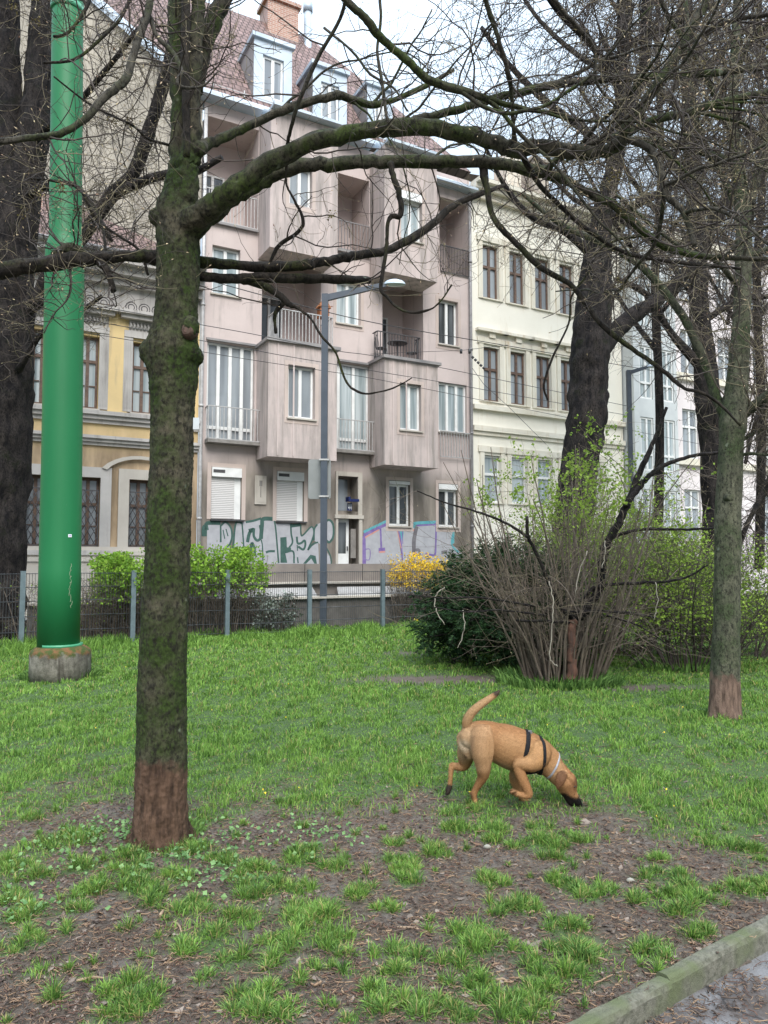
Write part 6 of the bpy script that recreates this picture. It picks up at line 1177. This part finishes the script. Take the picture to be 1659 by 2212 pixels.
def bushy(name, label, cat, cpx, base_py, Yoff, w_, h_, d_, leafm, twigm, n_st, nl, lsize, seed, group=None, zlo=.25, stem_h=None, lean=.55, up=.1, dense=1.0, shear=None, name_l='leaves', Y=None, tw=(260, 1100, 2400), rmin=.002, yew=False, u=None, asp=.42):
    """shrub from stems, twigs and leaves on the twigs"""
    rng = np.random.RandomState(seed)
    if u is not None: base = fw(u[0], u[1], 0)
    else:
        g = ground(cpx, base_py); base = np.array([g[0], g[1] + Yoff, 0])
    root = empty(name, base, 0, label, cat, group)
    n = n_st; a = rng.uniform(0, 6.283, n); rr = np.sqrt(rng.uniform(0, 1, n)); ax = UX if u is not None else np.array([1., 0]); ay = NX if u is not None else np.array([0, 1.])
    spreadx = w_ * (.5 if u is not None else .22); sx = spreadx * (rng.uniform(-1, 1, n) if u is not None else rr * np.cos(a)); sy = d_ * .22 * rr * np.sin(a)
    hv = 1.0; s = base + np.concatenate([sx[:, None] * ax + sy[:, None] * ay, np.zeros((n, 1))], 1); ld = (sx / spreadx * lean * (.15 if u is not None else w_ / 2 / h_ * 1.4)); ly = (np.sin(a) * rr * lean * d_ / 2 / h_ * 1.4)
    d = np.concatenate([ld[:, None] * ax + ly[:, None] * ay, np.ones((n, 1))], 1) + rng.normal(0, .1, (n, 3))
    P, R = grow(s, d, h_ * rng.uniform(.6, 1.05, n), rng.uniform(.007, .018, n), 9, .07, rng, -.1, .3, .25); A = Acc(); A.batch(P, R, 5, 0); A.build('stems', twigm, root, base)
    LL = [(P[i], R[i]) for i in range(n)]
    def filt(Q):
        x = (Q[..., :2] - base[:2]) @ ax; z = Q[..., 2]; ok = (np.abs(x).max(1) < w_ / 2 * 1.05) & (z.min(1) > .05) & (z.max(1) < h_ * 1.08)
        return ok
    _, (P1, P2, P3) = finish_crown(root, base, LL, tw[0], tw[1], tw[2], h_ * .35, h_ * .2, h_ * .12, rng, [twigm, twigm, M['bud']], r1=.005, up=up, spread=.8, bud=0, filt=filt, rmin=rmin, wig=.13, name='twigs')
    Q = np.concatenate([P2.reshape(-1, 3), P3.reshape(-1, 3)]); Q = Q[Q[:, 2] > zlo * h_ * rng.uniform(.6, 1.3, len(Q))]
    clump = rng.uniform(0, 1, len(Q)); c_ = Q[rng.randint(0, len(Q), nl)] + rng.normal(0, .035, (nl, 3)); A = Acc(); leaves(A, c_, lsize, rng, 0, asp=asp); A.build(name_l, leafm, root, base); return root
def u_of(px, off): return fac(px, 1300, off)[0]
# hedge behind the fence, three bushes
for i, (px, wd, h, sd, lb) in enumerate(((262, 1.1, 1.66, 41, 'bright green budding hedge bush left of the mossy trunk, behind the fence'), (365, .95, 1.80, 42, 'bright green hedge bush mostly hidden behind the mossy trunk'), (488, 1.75, 1.84, 43, 'bright green leafy hedge bush right of the mossy trunk, behind the fence'))):
    bushy('hedge_bush', lb, 'shrub', 0, 0, 0, wd, h, .9, M['leaf_new'], M['hazel'], 48, 6200, .062, sd, 'green hedge bushes behind the fence', zlo=.76, u=(u_of(px, 6.5), 6.5), lean=.4, up=.5, tw=(260, 900, 1500))
bushy('low_bush', 'leafless brown twiggy bush behind the fence left of the green hedge', 'shrub', 0, 0, 0, 3.2, 1.25, .8, M['leaf_mid'], M['hazel'], 60, 500, .04, 44, zlo=.2, u=(u_of(190, 6.6), 6.6), lean=.5, tw=(300, 900, 1600))
bushy('ivy_bush', 'low pale-leaved ivy bush behind the fence beside the street lamp foot', 'shrub', 0, 0, 0, 1.1, .85, .7, M['leaf_ivy'], M['hazel'], 26, 2600, .055, 45, zlo=.15, u=(u_of(590, 6.7), 6.7), lean=.5, tw=(120, 400, 700))
bushy('forsythia', 'yellow flowering forsythia bush above the fence left of the dark yew', 'shrub', 0, 0, 0, 1.7, 1.70, .7, M['flower_yellow'], M['hazel'], 50, 3000, .045, 46, zlo=.86, u=(u_of(915, 6.4), 6.4), lean=.3, tw=(320, 900, 1500), name_l='blossom')
G = 'loose green shrubs on the far lawn'
bushy('green_shrub', 'open spring-green shrub with many dark stems between bare shrub and green-barked tree', 'shrub', 1482, 1446, 0, 3.0, 2.0, 1.8, M['leaf_mid'], M['twig_dark'], 40, 5000, .042, 47, G, zlo=.3, lean=.9, tw=(340, 1100, 1800))
bushy('green_shrub', 'green shrub right of the green-barked tree, cut by the right edge', 'shrub', 1690, 1440, 1.0, 3.2, 1.9, 1.8, M['leaf_mid'], M['twig_dark'], 30, 6500, .045, 48, G, zlo=.25, lean=.9, tw=(360, 1300, 2600))
bushy('green_shrub', 'tall fresh-green shrub seen through the bare shrub, below the black leaning trunk', 'shrub', 1235, 1380, -2.6, 3.2, 3.0, 1.8, M['leaf_mid'], M['hazel'], 60, 14000, .050, 49, G, zlo=.3, lean=.9, tw=(360, 1200, 2000))
bushy('green_shrub', 'fresh-green shrub behind the thick forked shrub limb, left of the shaggy black trunk', 'shrub', 1425, 1365, 1.6, 3.6, 2.6, 2.0, M['leaf_mid'], M['hazel'], 34, 8500, .050, 50, G, zlo=.25, lean=.9, tw=(300, 1000, 1700))
bushy('green_shrub', 'far yellow-green shrub behind the green-barked tree trunk', 'shrub', 1590, 1350, 1.8, 4.2, 2.5, 2.0, M['leaf_mid'], M['hazel'], 34, 8500, .055, 51, G, zlo=.2, lean=.9, tw=(300, 1000, 1700))

def yew():
    rng = np.random.RandomState(14); g = ground(1100, 1440); base = np.array([g[0], g[1] + .3, 0]); root = empty('yew_bush', base, 0, 'dark green yew bush spreading low to the left of the bare shrub', 'shrub')
    A = Acc(); LL = []
    for k in range(120):
        a = rng.uniform(0, 6.283); el = rng.uniform(.02, 1.25); h0 = rng.uniform(.12, .85); Lh = 1.62 if math.cos(a) < 0 else 1.65; L_ = Lh * rng.uniform(.7, 1.0) * (1 - .25 * el)
        d = np.array([[math.cos(a) * math.cos(el), .75 * math.sin(a) * math.cos(el), math.sin(el)]]); P, R = grow(base[None] + [[0, 0, h0]], d, np.array([L_]), np.array([.022]), 10, .05, rng, -.12 if el < .6 else .1, .25, .2)
        A.batch(P, R, 6, 0); LL.append((P[0], R[0]))
    P, R = limb_pts([(1170, 1432, 7), (1110, 1450, 6), (1060, 1458, 5), (1020, 1450, 4), (980, 1435, 3)], base[1] - .1); A.tube(P, R, 8); LL.append((P, R)); A.build('branches', M['bark_black'], root, base)
    PP = np.array([resample(P, R, 14)[0] for P, R in LL]); RR = np.array([resample(P, R, 14)[1] for P, R in LL])
    s, d, r = spawn(PP, RR, 3200, rng, .75, .2); P1, R1 = grow(s, d, rng.uniform(.2, .55, 3200), r * .4, 7, .06, rng, -.25, .4, .2)
    s, d, r = spawn(P1, R1, 14500, rng, .7, .1); P2, R2 = grow(s, d, rng.uniform(.08, .22, 14500), np.full(14500, .002), 5, .06, rng, -.3, .6, .1)
    ok = P2[:, :, 2].min(1) > .06; P2, R2 = P2[ok], R2[ok]
    px, py = pinch(P2); ok = (px.min(1) > np.interp(py[:, -1], [1150, 1230, 1320, 1420, 1450, 1475], [1000, 925, 862, 862, 900, 960])) & (py.min(1) > 1150); P2, R2 = P2[ok], R2[ok]
    A = Acc(); A.batch(P1, R1, 4, 1); A.batch(P2, R2, 3, 1)
    # needles in two ranks along every branchlet
    N = len(P2); m_ = 15; tt = rng.uniform(0, 1, (N, m_)) * 3.99; k = tt.astype(int); f_ = (tt - k)[..., None]; ii = np.arange(N)[:, None]
    c_ = (P2[ii, k] * (1 - f_) + P2[ii, k + 1] * f_).reshape(-1, 3); T = unit((P2[ii, k + 1] - P2[ii, k]).reshape(-1, 3)); sd = unit(np.cross(T, [0.05, 0.02, 1])); sg = rng.choice([-1, 1], len(c_))[:, None]
    leaves(A, c_, .058, rng, 0, asp=.15, dirs=T * .75 + sd * sg + rng.normal(0, .2, c_.shape)); A.build('foliage', [M['leaf_yew'], M['bark_black']], root, base)
yew()
def small_plants():
    b_ = fw(u_of(895, 7.5), 7.6, 0); r = empty('daffodil', b_, 0, 'single yellow daffodil in the grass at the fence foot', 'flower'); A = Acc(); rng = np.random.RandomState(3)
    leaves(A, np.repeat((b_ + [0, 0, .27])[None], 14, 0), .05, rng, 0, asp=.35); A.build('flower', mat('daffodil_yellow', (.75, .6, .03), (.8, .65, .05)), r, b_)
    A = Acc(); A.tube([b_, b_ + [.01, 0, .27]], .005, 5); P, R = grow(np.repeat(b_[None], 6, 0), rng.normal(0, .25, (6, 3)) + [0, 0, 1], np.full(6, .24), np.full(6, .006), 5, .1, rng, -.2, .3); A.batch(P, R, 3); A.build('stalk', M['leaf_mid'], r, b_)
    # broad-leaved weeds near the trunk foot: stuff
    A = Acc(); n = 900; i = rng.randint(0, 14, n); C_ = [(240, 1790), (205, 1810), (300, 1800), (180, 1838), (480, 1815), (540, 1812), (340, 1880), (460, 1895), (500, 1900), (90, 1892), (660, 1800), (700, 1822), (50, 1980), (400, 1860)]
    G_ = np.array([ground(*c) for c in C_]); p = G_[i] + rng.normal(0, 1, (n, 3)) * [.16, .13, 0]; p[:, 2] = ground_z(p[:, 0], p[:, 1]) + rng.uniform(.01, .06, n)
    leaves(A, p, .024, rng, 0, asp=.5, dirs=rng.normal(0, 1, (n, 3)) * [1, 1, .25]); A_o = A.build('ground_weeds', leafmat('weed_leaf', (.10, .20, .07), (.22, .36, .14), trans=.2)); tag(A_o, 'pale broad-leaved weeds creeping among the grass tufts', 'weeds', kind='stuff')
    # lawn herbs specks, tiny yellow and white flowers
    A = Acc(); n = 90; y = rng.uniform(4.3, 12, n); x = rng.uniform(-.5, .5, n) * y; A_ = np.stack([x, y, ground_z(x, y) + .05], -1); leaves(A, A_, .014, rng, 0, asp=.5); tag(A.build('lawn_flowers', mat('celandine_yellow', (.8, .6, .03), (.7, .5, .03))), 'tiny yellow flowers scattered in the lawn', 'flowers', kind='stuff')
small_plants()
def sticks():
    mm = mat('bleached_stick', (.34, .24, .15), (.22, .15, .10), scale=20, rough=.8); i = 0
    for x0, y0, x1, y1, r, lb in ((856, 2010, 925, 2020, 5, 'straight pale stick lying on bare soil left of centre right'), (345, 1985, 352, 1972, 5, 'short pale wood chip on soil between two tufts'), (1262, 2078, 1312, 2082, 4, 'pale flat stick on soil near the kerb'), (375, 1998, 392, 2020, 3, 'thin pale stick slanting on the soil'), (165, 2126, 225, 2120, 4, 'dark grey stick on soil at the lower left'), (1071, 2124, 1100, 2130, 4, 'short pale stick between lower tufts')):
        a, b_ = ground(x0, y0), ground(x1, y1); A = Acc(); m_ = (a + b_) / 2; a[2] = b_[2] = .012; m_[2] = .018; rr = r / FPX * a[1] / 2 + .002; A.tube(cr([a, m_ + [.004, .006, 0], b_], 4), np.linspace(rr, rr * .6, 9), 7, noise=.1); tag(A.build('stick', mm, base=a), lb, 'stick', 'sticks on the soil')
    for px, py, lb in ((1362, 1908, 'small pale pebble on the bare soil'), (446 * .5 + 829.5, 378 * .5 + 1645.8, 'small greenish white pebble below the dog')):
        g = ground(px, py); A = Acc(); A.tube([g + [-.02, 0, .012], g + [-.012, 0, .014], g + [0, 0, .015], g + [.012, 0, .014], g + [.02, 0, .012]], [.004, .010, .013, .010, .004], 9, noise=.06); tag(A.build('pebble', mat('pale_pebble', (.3, .29, .24), (.22, .21, .18)), base=g), lb, 'pebble')
sticks()

# ------------------------------------------------------------------ the dog
def dog():
    Y0 = ground(1255, 1741)[1] + .03
    def dp(cx, cy, dy=0.0): return at(932.6 + .2150 * cx, 1453.8 + .2150 * cy, Y0 + dy)
    S = .2150 / FPX * Y0
    A = Acc()
    def chain(pts, n=20, ry=1.0, m=5):
        """pts (cx, cy, radius crop px, depth m): one tapered closed tube with rounded ends"""
        P = np.array([[*dp(p[0], p[1], p[3]), p[2] * S] for p in pts]); q = cr(P, m); X, R = q[:, :3], np.maximum(q[:, 3], .004)
        d0, d1 = X[0] - X[1], X[-1] - X[-2]; d0 /= np.linalg.norm(d0); d1 /= np.linalg.norm(d1)
        a = [(X[0] + d0 * R[0] * math.sin(t_), R[0] * math.cos(t_)) for t_ in (1.35, 1.0, .5)]; b_ = [(X[-1] + d1 * R[-1] * math.sin(t_), R[-1] * math.cos(t_)) for t_ in (.5, 1.0, 1.35)]
        X = np.vstack([[k[0] for k in a], X, [k[0] for k in b_]]); R = np.concatenate([[k[1] for k in a], R, [k[1] for k in b_]]); A.tube(X, R, n, ry=ry)
    # trunk: deep chest narrowing to the loin
    chain([(400, 640, 120, .0), (455, 625, 138, .01), (540, 640, 158, .02), (620, 672, 176, .03), (720, 715, 205, .04), (830, 762, 212, .045), (930, 795, 212, .05), (1020, 820, 196, .05), (1090, 845, 172, .045), (1150, 880, 150, .04)], 28, .86)
    chain([(330, 660, 80, .03), (350, 720, 85, .02), (380, 800, 75, .02)], 20)                      # rump
    neck0 = 1
    # neck and head
    chain([(1090, 840, 158, .04), (1160, 890, 140, .03), (1215, 950, 118, .02), (1270, 1010, 108, .01), (1320, 1060, 104, 0)], 24, .88)
    chain([(1310, 1060, 98, .0), (1348, 1092, 106, .0), (1370, 1140, 93, .0), (1388, 1185, 74, .0), (1415, 1230, 54, .0), (1440, 1275, 48, .0), (1465, 1302, 42, .0)], 22, .92)
    chain([(1335, 1140, 74, .0), (1360, 1190, 62, .0), (1385, 1250, 48, .0), (1405, 1295, 36, .0), (1425, 1318, 28, .0)], 18, .8)     # jaw
    chain([(1375, 1040, 30, -.045), (1415, 1085, 28, -.045), (1432, 1125, 20, -.04)], 12)              # brow
    TB = Acc(); TB.V = list(A.V); TB.L = list(A.L); TB.T = list(A.T)
    vt = np.concatenate(A.V); lt = np.concatenate(A.L); tt_ = np.concatenate(A.T); st_ = np.concatenate([[0], np.cumsum(tt_)]); bvt = BVHTree.FromPolygons([Vector(v) for v in vt], [tuple(int(q) for q in lt[st_[i]:st_[i + 1]]) for i in range(len(tt_))])
    chain([(1110, 740, 45, -.04), (1080, 800, 55, -.07), (1040, 850, 60, -.085), (1000, 890, 50, -.095)], 14, .55)      # shoulder blade
    chain([(560, 560, 40, -.07), (585, 680, 40, -.095), (590, 800, 34, -.10), (575, 900, 30, -.085)], 12, .5)           # front thigh edge
    # tail
    chain([(398, 590, 52, .03), (362, 560, 45, .01), (354, 500, 47, -.01), (382, 425, 44, -.02), (444, 355, 40, -.02), (524, 295, 36, -.01), (602, 242, 30, 0), (652, 206, 24, 0), (676, 182, 13, 0)], 16)
    # near hind leg
    chain([(500, 640, 118, -.045), (500, 730, 112, -.06), (505, 810, 100, -.07), (515, 890, 84, -.07), (520, 960, 70, -.07), (518, 1020, 58, -.06), (492, 1085, 42, -.05), (455, 1145, 33, -.04), (432, 1190, 31, -.035), (424, 1225, 30, -.035), (430, 1260, 24, -.035), (440, 1300, 22, -.04), (450, 1330, 25, -.045)], 20)
    chain([(395, 1205, 14, -.03), (415, 1210, 24, -.03)], 10, 1, 3)                                   # hock point
    chain([(448, 1322, 24, -.05), (458, 1345, 22, -.07)], 12, 1, 3)
    # far hind leg, lifted
    chain([(370, 720, 96, .07), (345, 800, 88, .09), (340, 870, 74, .11), (322, 922, 58, .12), (280, 940, 44, .12), (232, 935, 34, .12), (205, 925, 28, .12), (197, 960, 26, .11), (192, 1020, 23, .10), (188, 1080, 22, .10), (182, 1130, 24, .10)], 18)
    chain([(180, 1140, 28, .10), (168, 1180, 27, .095), (160, 1208, 20, .09)], 12, 1, 3)
    # near front leg, lifted and folded
    chain([(1080, 800, 120, -.03), (1050, 860, 108, -.06), (1000, 905, 84, -.085), (930, 915, 62, -.10), (872, 912, 50, -.10), (868, 950, 47, -.10), (895, 1020, 50, -.10), (930, 1100, 48, -.10), (960, 1170, 43, -.10), (975, 1215, 40, -.10), (945, 1228, 35, -.10), (890, 1222, 28, -.10), (850, 1205, 27, -.09), (815, 1190, 28, -.09)], 20)
    # far front leg, planted
    chain([(930, 930, 90, .08), (860, 990, 72, .10), (835, 1050, 56, .11), (850, 1120, 46, .11), (880, 1190, 38, .11), (915, 1255, 33, .11), (945, 1290, 28, .11), (1000, 1306, 26, .11), (1060, 1316, 24, .11), (1088, 1318, 17, .11)], 18)
    chain([(835, 1185, 14, -.11), (800, 1196, 14, -.11)], 8, 1, 3)
    # hanging ears
    chain([(1345, 1005, 34, -.060), (1312, 1035, 50, -.074), (1290, 1080, 46, -.082), (1278, 1125, 30, -.084), (1272, 1152, 14, -.082)], 16, .26)
    chain([(1395, 1030, 22, .06), (1420, 1060, 24, .075), (1425, 1090, 14, .075)], 12, .4)
    o = A.build('dog', [M['fur']])
    md = o.modifiers.new('r', 'REMESH'); md.mode = 'VOXEL'; md.voxel_size = .0048; md.use_smooth_shade = True
    sm = o.modifiers.new('s', 'SMOOTH'); sm.factor = .5; sm.iterations = 6
    bpy.context.view_layer.update(); dg = bpy.context.evaluated_depsgraph_get(); ev = o.evaluated_get(dg); me = bpy.data.meshes.new_from_object(ev)
    o.modifiers.clear(); o.data = me; me.name = 'dog'
    base = dp(800, 1330, .04); base[2] = 0
    nv = len(me.vertices); co = np.empty(nv * 3); me.vertices.foreach_get('co', co); co = co.reshape(-1, 3); no = np.empty(nv * 3); me.vertices.foreach_get('normal', no); no = no.reshape(-1, 3)
    bv = BVHTree.FromPolygons([Vector(v) for v in co], [tuple(p.vertices) for p in me.polygons])
    # fur colours by region
    def near(cx, cy, dy, r, soft=.5):
        p = dp(cx, cy, dy); d = np.linalg.norm((co - p) * [1, .6, 1], axis=1) / (r * S); return np.clip((1 + soft - d) / soft, 0, 1)
    def seg(a, b_, r, soft=.5):
        pa, pb = dp(*a), dp(*b_); ab = pb - pa; t_ = np.clip(((co - pa) @ ab) / (ab @ ab), 0, 1); d = np.linalg.norm(co - (pa + t_[:, None] * ab), axis=1) / (r * S); return np.clip((1 + soft - d) / soft, 0, 1)
    tan = np.array([.49, .285, .14]); col = np.tile(tan, (nv, 1)); n_ = fbm(co[:, 0] * 3 + co[:, 1] * 2, co[:, 2] * 3, 8)[:, None]; n2_ = fbm(co[:, 0] * 2 + 3, co[:, 2] * 2 + co[:, 1], 22)[:, None]; col *= 1 + .07 * n_ + .05 * n2_
    def put(w_, c): nonlocal col; w_ = np.clip(w_, 0, 1)[:, None]; col = col * (1 - w_) + np.array(c) * w_
    put(.8 * seg((500, 500, 0), (950, 600, .05), 75, 1.1), (.44, .235, .11)); put(.45 * seg((640, 600, -.1), (640, 700, -.1), 45, 1.0), (.36, .17, .07))                          # darker back
    put(.7 * seg((380, 640, 0), (360, 800, .02), 90, .9), (.60, .44, .28)); put(.75 * near(335, 720, -.02, 45, .9), (.70, .58, .43)); put(.55 * seg((500, 620, -.1), (520, 900, -.1), 95, .7), (.53, .36, .215))
    put(.65 * seg((620, 930, .02), (860, 1000, .02), 90, .6), (.56, .41, .26)); put(.5 * seg((700, 760, -.1), (850, 830, -.1), 110, .8), (.50, .31, .16))
    put(.6 * seg((380, 440, -.02), (560, 270, 0), 60, .5), (.50, .35, .20)); put(seg((660, 190, 0), (690, 160, 0), 34, .7), (.10, .07, .05))
    put(.55 * seg((1050, 860, -.1), (1060, 760, -.1), 70, .8), (.54, .33, .16)); put(.6 * seg((880, 1000, -.12), (960, 1180, -.12), 60, .4), (.46, .25, .12))
    put(.6 * seg((520, 1000, -.07), (440, 1180, -.04), 60, .5), (.36, .19, .09)); put(.85 * near(440, 1345, -.05, 34, .6), (.07, .05, .04)); put(.95 * seg((172, 1160, .1), (160, 1210, .1), 44, .4), (.035, .03, .028)); put(.7 * near(395, 1220, -.03, 22, .7), (.12, .07, .045))
    put(.7 * seg((1200, 930, .02), (1280, 1020, 0), 90, .5), (.52, .34, .19)); put(.75 * seg((1350, 1000, 0), (1400, 1080, 0), 60, .6), (.44, .22, .10)); put(.85 * seg((1315, 1035, -.082), (1275, 1130, -.090), 52, .3), (.17, .085, .045))
    put(.75 * near(1435, 1110, -.03, 44, .7), (.17, .085, .045)); put(.5 * seg((1370, 1120, -.05), (1400, 1200, -.04), 60, .6), (.44, .24, .12))
    put(seg((1350, 1262, 0), (1500, 1330, 0), 60, .4), (.016, .013, .012)); put(.9 * seg((1400, 1290, 0), (1480, 1310, 0), 58, .4), (.016, .013, .012)); put(.7 * seg((1345, 1240, -.03), (1380, 1290, -.03), 30, .8), (.03, .022, .02))
    put(.9 * near(348, 628, -.03, 15, .4), (.06, .03, .025)); put(.85 * seg((318, 780, 0), (350, 840, -.01), 14, .5), (.05, .03, .02)); put(.4 * seg((420, 640, -.1), (400, 800, -.1), 10, 2), (.34, .22, .14))
    put(.7 * near(1430, 1215, -.03, 8, .6), (.06, .04, .03)); put(.7 * near(1355, 1215, -.05, 7, .6), (.08, .05, .03)); put(.6 * seg((800, 1195, -.1), (830, 1190, -.1), 26, .5), (.2, .12, .07)); put(.7 * seg((1000, 1312, .1), (1090, 1320, .1), 36, .5), (.58, .40, .24))
    col = col ** 1.15 * .86
    # short coat: many small hairs lying back along the body
    nf_ = len(me.polygons); fc = np.empty(nf_ * 3); me.polygons.foreach_get('center', fc); fc = fc.reshape(-1, 3); fn = np.empty(nf_ * 3); me.polygons.foreach_get('normal', fn); fn = fn.reshape(-1, 3)
    fv = np.array([p.vertices[0] for p in me.polygons]); hr = np.random.RandomState(4); pick = hr.randint(0, nf_, 60000); hp, hn = fc[pick] + hr.normal(0, .0016, (60000, 3)), fn[pick]
    flow = np.array([-.75, 0, -.66]) + hr.normal(0, .22, (60000, 3)); flow -= (flow * hn).sum(1)[:, None] * hn; flow = unit(flow); hl = hr.uniform(.007, .014, 60000)[:, None]; sd_ = unit(np.cross(flow, hn)) * .0009
    tip = hp + flow * hl + hn * hl * .22; HV = np.stack([hp - sd_, hp + sd_, tip + sd_ * .3, tip - sd_ * .3], 1); hc = col[fv[pick]] * hr.uniform(.66, 1.34, (60000, 1))
    ca = me.color_attributes.new('fur', 'FLOAT_COLOR', 'POINT'); ca.data.foreach_set('color', np.concatenate([col, np.ones((nv, 1))], 1).astype(np.float32).ravel())
    co2 = co - base; me.vertices.foreach_set('co', co2.astype(np.float32).ravel()); me.update(); o.location = base
    if not me.materials: me.materials.append(M['fur'])
    B = Acc(); B.quads(HV); ho = B.build('coat', M['fur'], o, base); ha = ho.data.color_attributes.new('fur', 'FLOAT_COLOR', 'POINT'); ha.data.foreach_set('color', np.concatenate([np.repeat(hc, 4, 0), np.ones((240000, 1))], 1).astype(np.float32).ravel())
    tag(o, 'short-haired tan dog with dark muzzle sniffing the grass, tail raised and one forepaw lifted', 'dog')
    # straps: rings cast on to the body surface
    def strap(name, m_, a, b_, wd, th, tree, rad=.34, arc=(0, 2 * math.pi), n=72, par=o):
        """ring in the plane containing a-b (crop points) and perpendicular to the picture, across the body"""
        pa, pb = dp(*a), dp(*b_); c_ = (pa + pb) / 2; up_ = pa - c_; hl = np.linalg.norm(up_); up_ = up_ / hl; side_ = np.array([0, 1., 0]); side_ = side_ - (side_ @ up_) * up_; side_ /= np.linalg.norm(side_); ax = np.cross(up_, side_)
        V = []; F = []; m = 0
        for k in range(n):
            an = arc[0] + (arc[1] - arc[0]) * k / n; r_ = math.cos(an) * up_ + math.sin(an) * side_; row = []
            for w_ in (-.5, -.17, .17, .5):
                src = c_ + ax * w_ * wd; hit = tree.ray_cast(Vector(src + r_ * (hl + .16)), Vector(-r_)); p = np.array(hit[0]) if hit[0] is not None else src + r_ * hl
                dist = (p - src) @ r_; row.append(min(dist, hl * 1.35 + .02))
            V.append(row)
        V = np.array(V); 
        for _ in range(3): V = (np.roll(V, 1, 0) + 2 * V + np.roll(V, -1, 0)) / 4
        pts = []
        for k in range(n):
            an = arc[0] + (arc[1] - arc[0]) * k / n; r_ = math.cos(an) * up_ + math.sin(an) * side_
            for j, w_ in enumerate((-.5, -.17, .17, .5)): pts.append(c_ + ax * w_ * wd + r_ * (V[k, j] + .0015))
            for j, w_ in enumerate((-.5, -.17, .17, .5)): pts.append(c_ + ax * w_ * wd + r_ * (V[k, j] + .0015 + th))
        for k in range(n):
            q = (k + 1) % n
            for j in range(3): F.append((k * 8 + 4 + j, q * 8 + 4 + j, q * 8 + 5 + j, k * 8 + 5 + j))
            F.append((k * 8, q * 8, q * 8 + 4, k * 8 + 4)); F.append((k * 8 + 3, k * 8 + 7, q * 8 + 7, q * 8 + 3))
        B = Acc(); B.add(pts, F, 0, True); return B.build(name, m_, par, base)
    web = mat('black_webbing', (.006, .006, .007), (.014, .014, .016), scale=60, rough=.8, spec=.2)
    hs = strap('harness_strap', web, (965, 555, .045), (860, 1000, .045), .030, .005, bvt)
    strap('harness_strap', web, (1095, 640, .04), (1075, 1015, .04), .022, .005, bv)
    def patch(name, pts, wd, m_, off=.004):
        P = np.array([dp(*p) for p in pts]); q = cr(P, 6); out = []
        for p in q:
            h = bvt.ray_cast(Vector((0, 0, CAMH)), (Vector(p) - Vector((0, 0, CAMH))).normalized()); out.append(np.array(h[0]) if h[0] is not None and abs(h[0].y - p[1]) < .3 else p)
        out = np.array(out); T = unit(np.gradient(out, axis=0)); 
        for _ in range(2): out[1:-1] = (out[:-2] + 2 * out[1:-1] + out[2:]) / 4
        B = Acc(); B.tube(out + [0, -off * .5, 0], np.full(len(out), wd / 2), 8, ry=1.0); return B.build(name, m_, o, base)
    patch('harness_strap', [(830, 975, -.05), (870, 985, -.05), (930, 998, -.05), (1010, 1002, -.05), (1075, 985, -.05)], .018, web)
    strap('collar', mat('white_collar', (.40, .40, .42), (.26, .26, .29), scale=30, rough=.45), (1262, 865, .01), (1158, 1050, .01), .013, .003, bv, n=60)
    b1 = dp(988, 600, -.10); h = bv.ray_cast(Vector((0, 0, CAMH)), (Vector(b1) - Vector((0, 0, CAMH))).normalized())[0] or Vector(b1)
    B = Acc(); h = np.array(h); B.box(h[0] - .013, h[0] + .013, h[1] - .009, h[1] + .002, h[2] - .016, h[2] + .016); B.build('buckle', mat('grey_buckle', (.10, .10, .11), (.2, .2, .2), rough=.3), o, base)
    # eye and nose
    e = bv.ray_cast(Vector((0, 0, CAMH)), (Vector(dp(1436, 1142)) - Vector((0, 0, CAMH))).normalized())[0] or Vector(dp(1436, 1142, -.04)); e = np.array(e)
    B = Acc(); r_ = .0085; B.tube([e + [r_ * .9 * q, -.001, r_ * .1 * q] for q in np.linspace(-1, 1, 7)], [max(.0015, r_ * math.sqrt(max(0, 1 - q * q)) * .75) for q in np.linspace(-1, 1, 7)], 12); B.build('eye', mat('dark_eye', (.01, .006, .005), (.02, .012, .01), rough=.05), o, base)
    nn = dp(1484, 1322, -.0); B = Acc(); B.tube([nn + [-.012, 0, .010], nn + [0, 0, .004], nn + [.010, 0, -.004], nn + [.015, 0, -.009]], [.014, .018, .015, .008], 14); B.build('nose', mat('wet_black_nose', (.012, .011, .012), (.02, .02, .02), scale=120, rough=.25, bmp=.4), o, base)
m, t, b = new_mat('tan_fur'); M['fur'] = m
ca = N_(t, 'ShaderNodeAttribute', attribute_name='fur'); n = noise(t, 220, 4, stretch=(.35, 1, 1), rough=.7); n2 = noise(t, 14, 4)
c = mix(t, ramp(t, n.outputs[0], .3, .7).outputs[0], (.80, .78, .76), (1.12, 1.12, 1.12)); mm = N_(t, 'ShaderNodeMix', data_type='RGBA', blend_type='MULTIPLY'); mm.inputs[0].default_value = 1; t.links.new(ca.outputs['Color'], mm.inputs[6]); t.links.new(c, mm.inputs[7])
t.links.new(mm.outputs[2], b.inputs['Base Color']); b.inputs['Roughness'].default_value = .65; b.inputs['Specular IOR Level'].default_value = .2; 
dog()
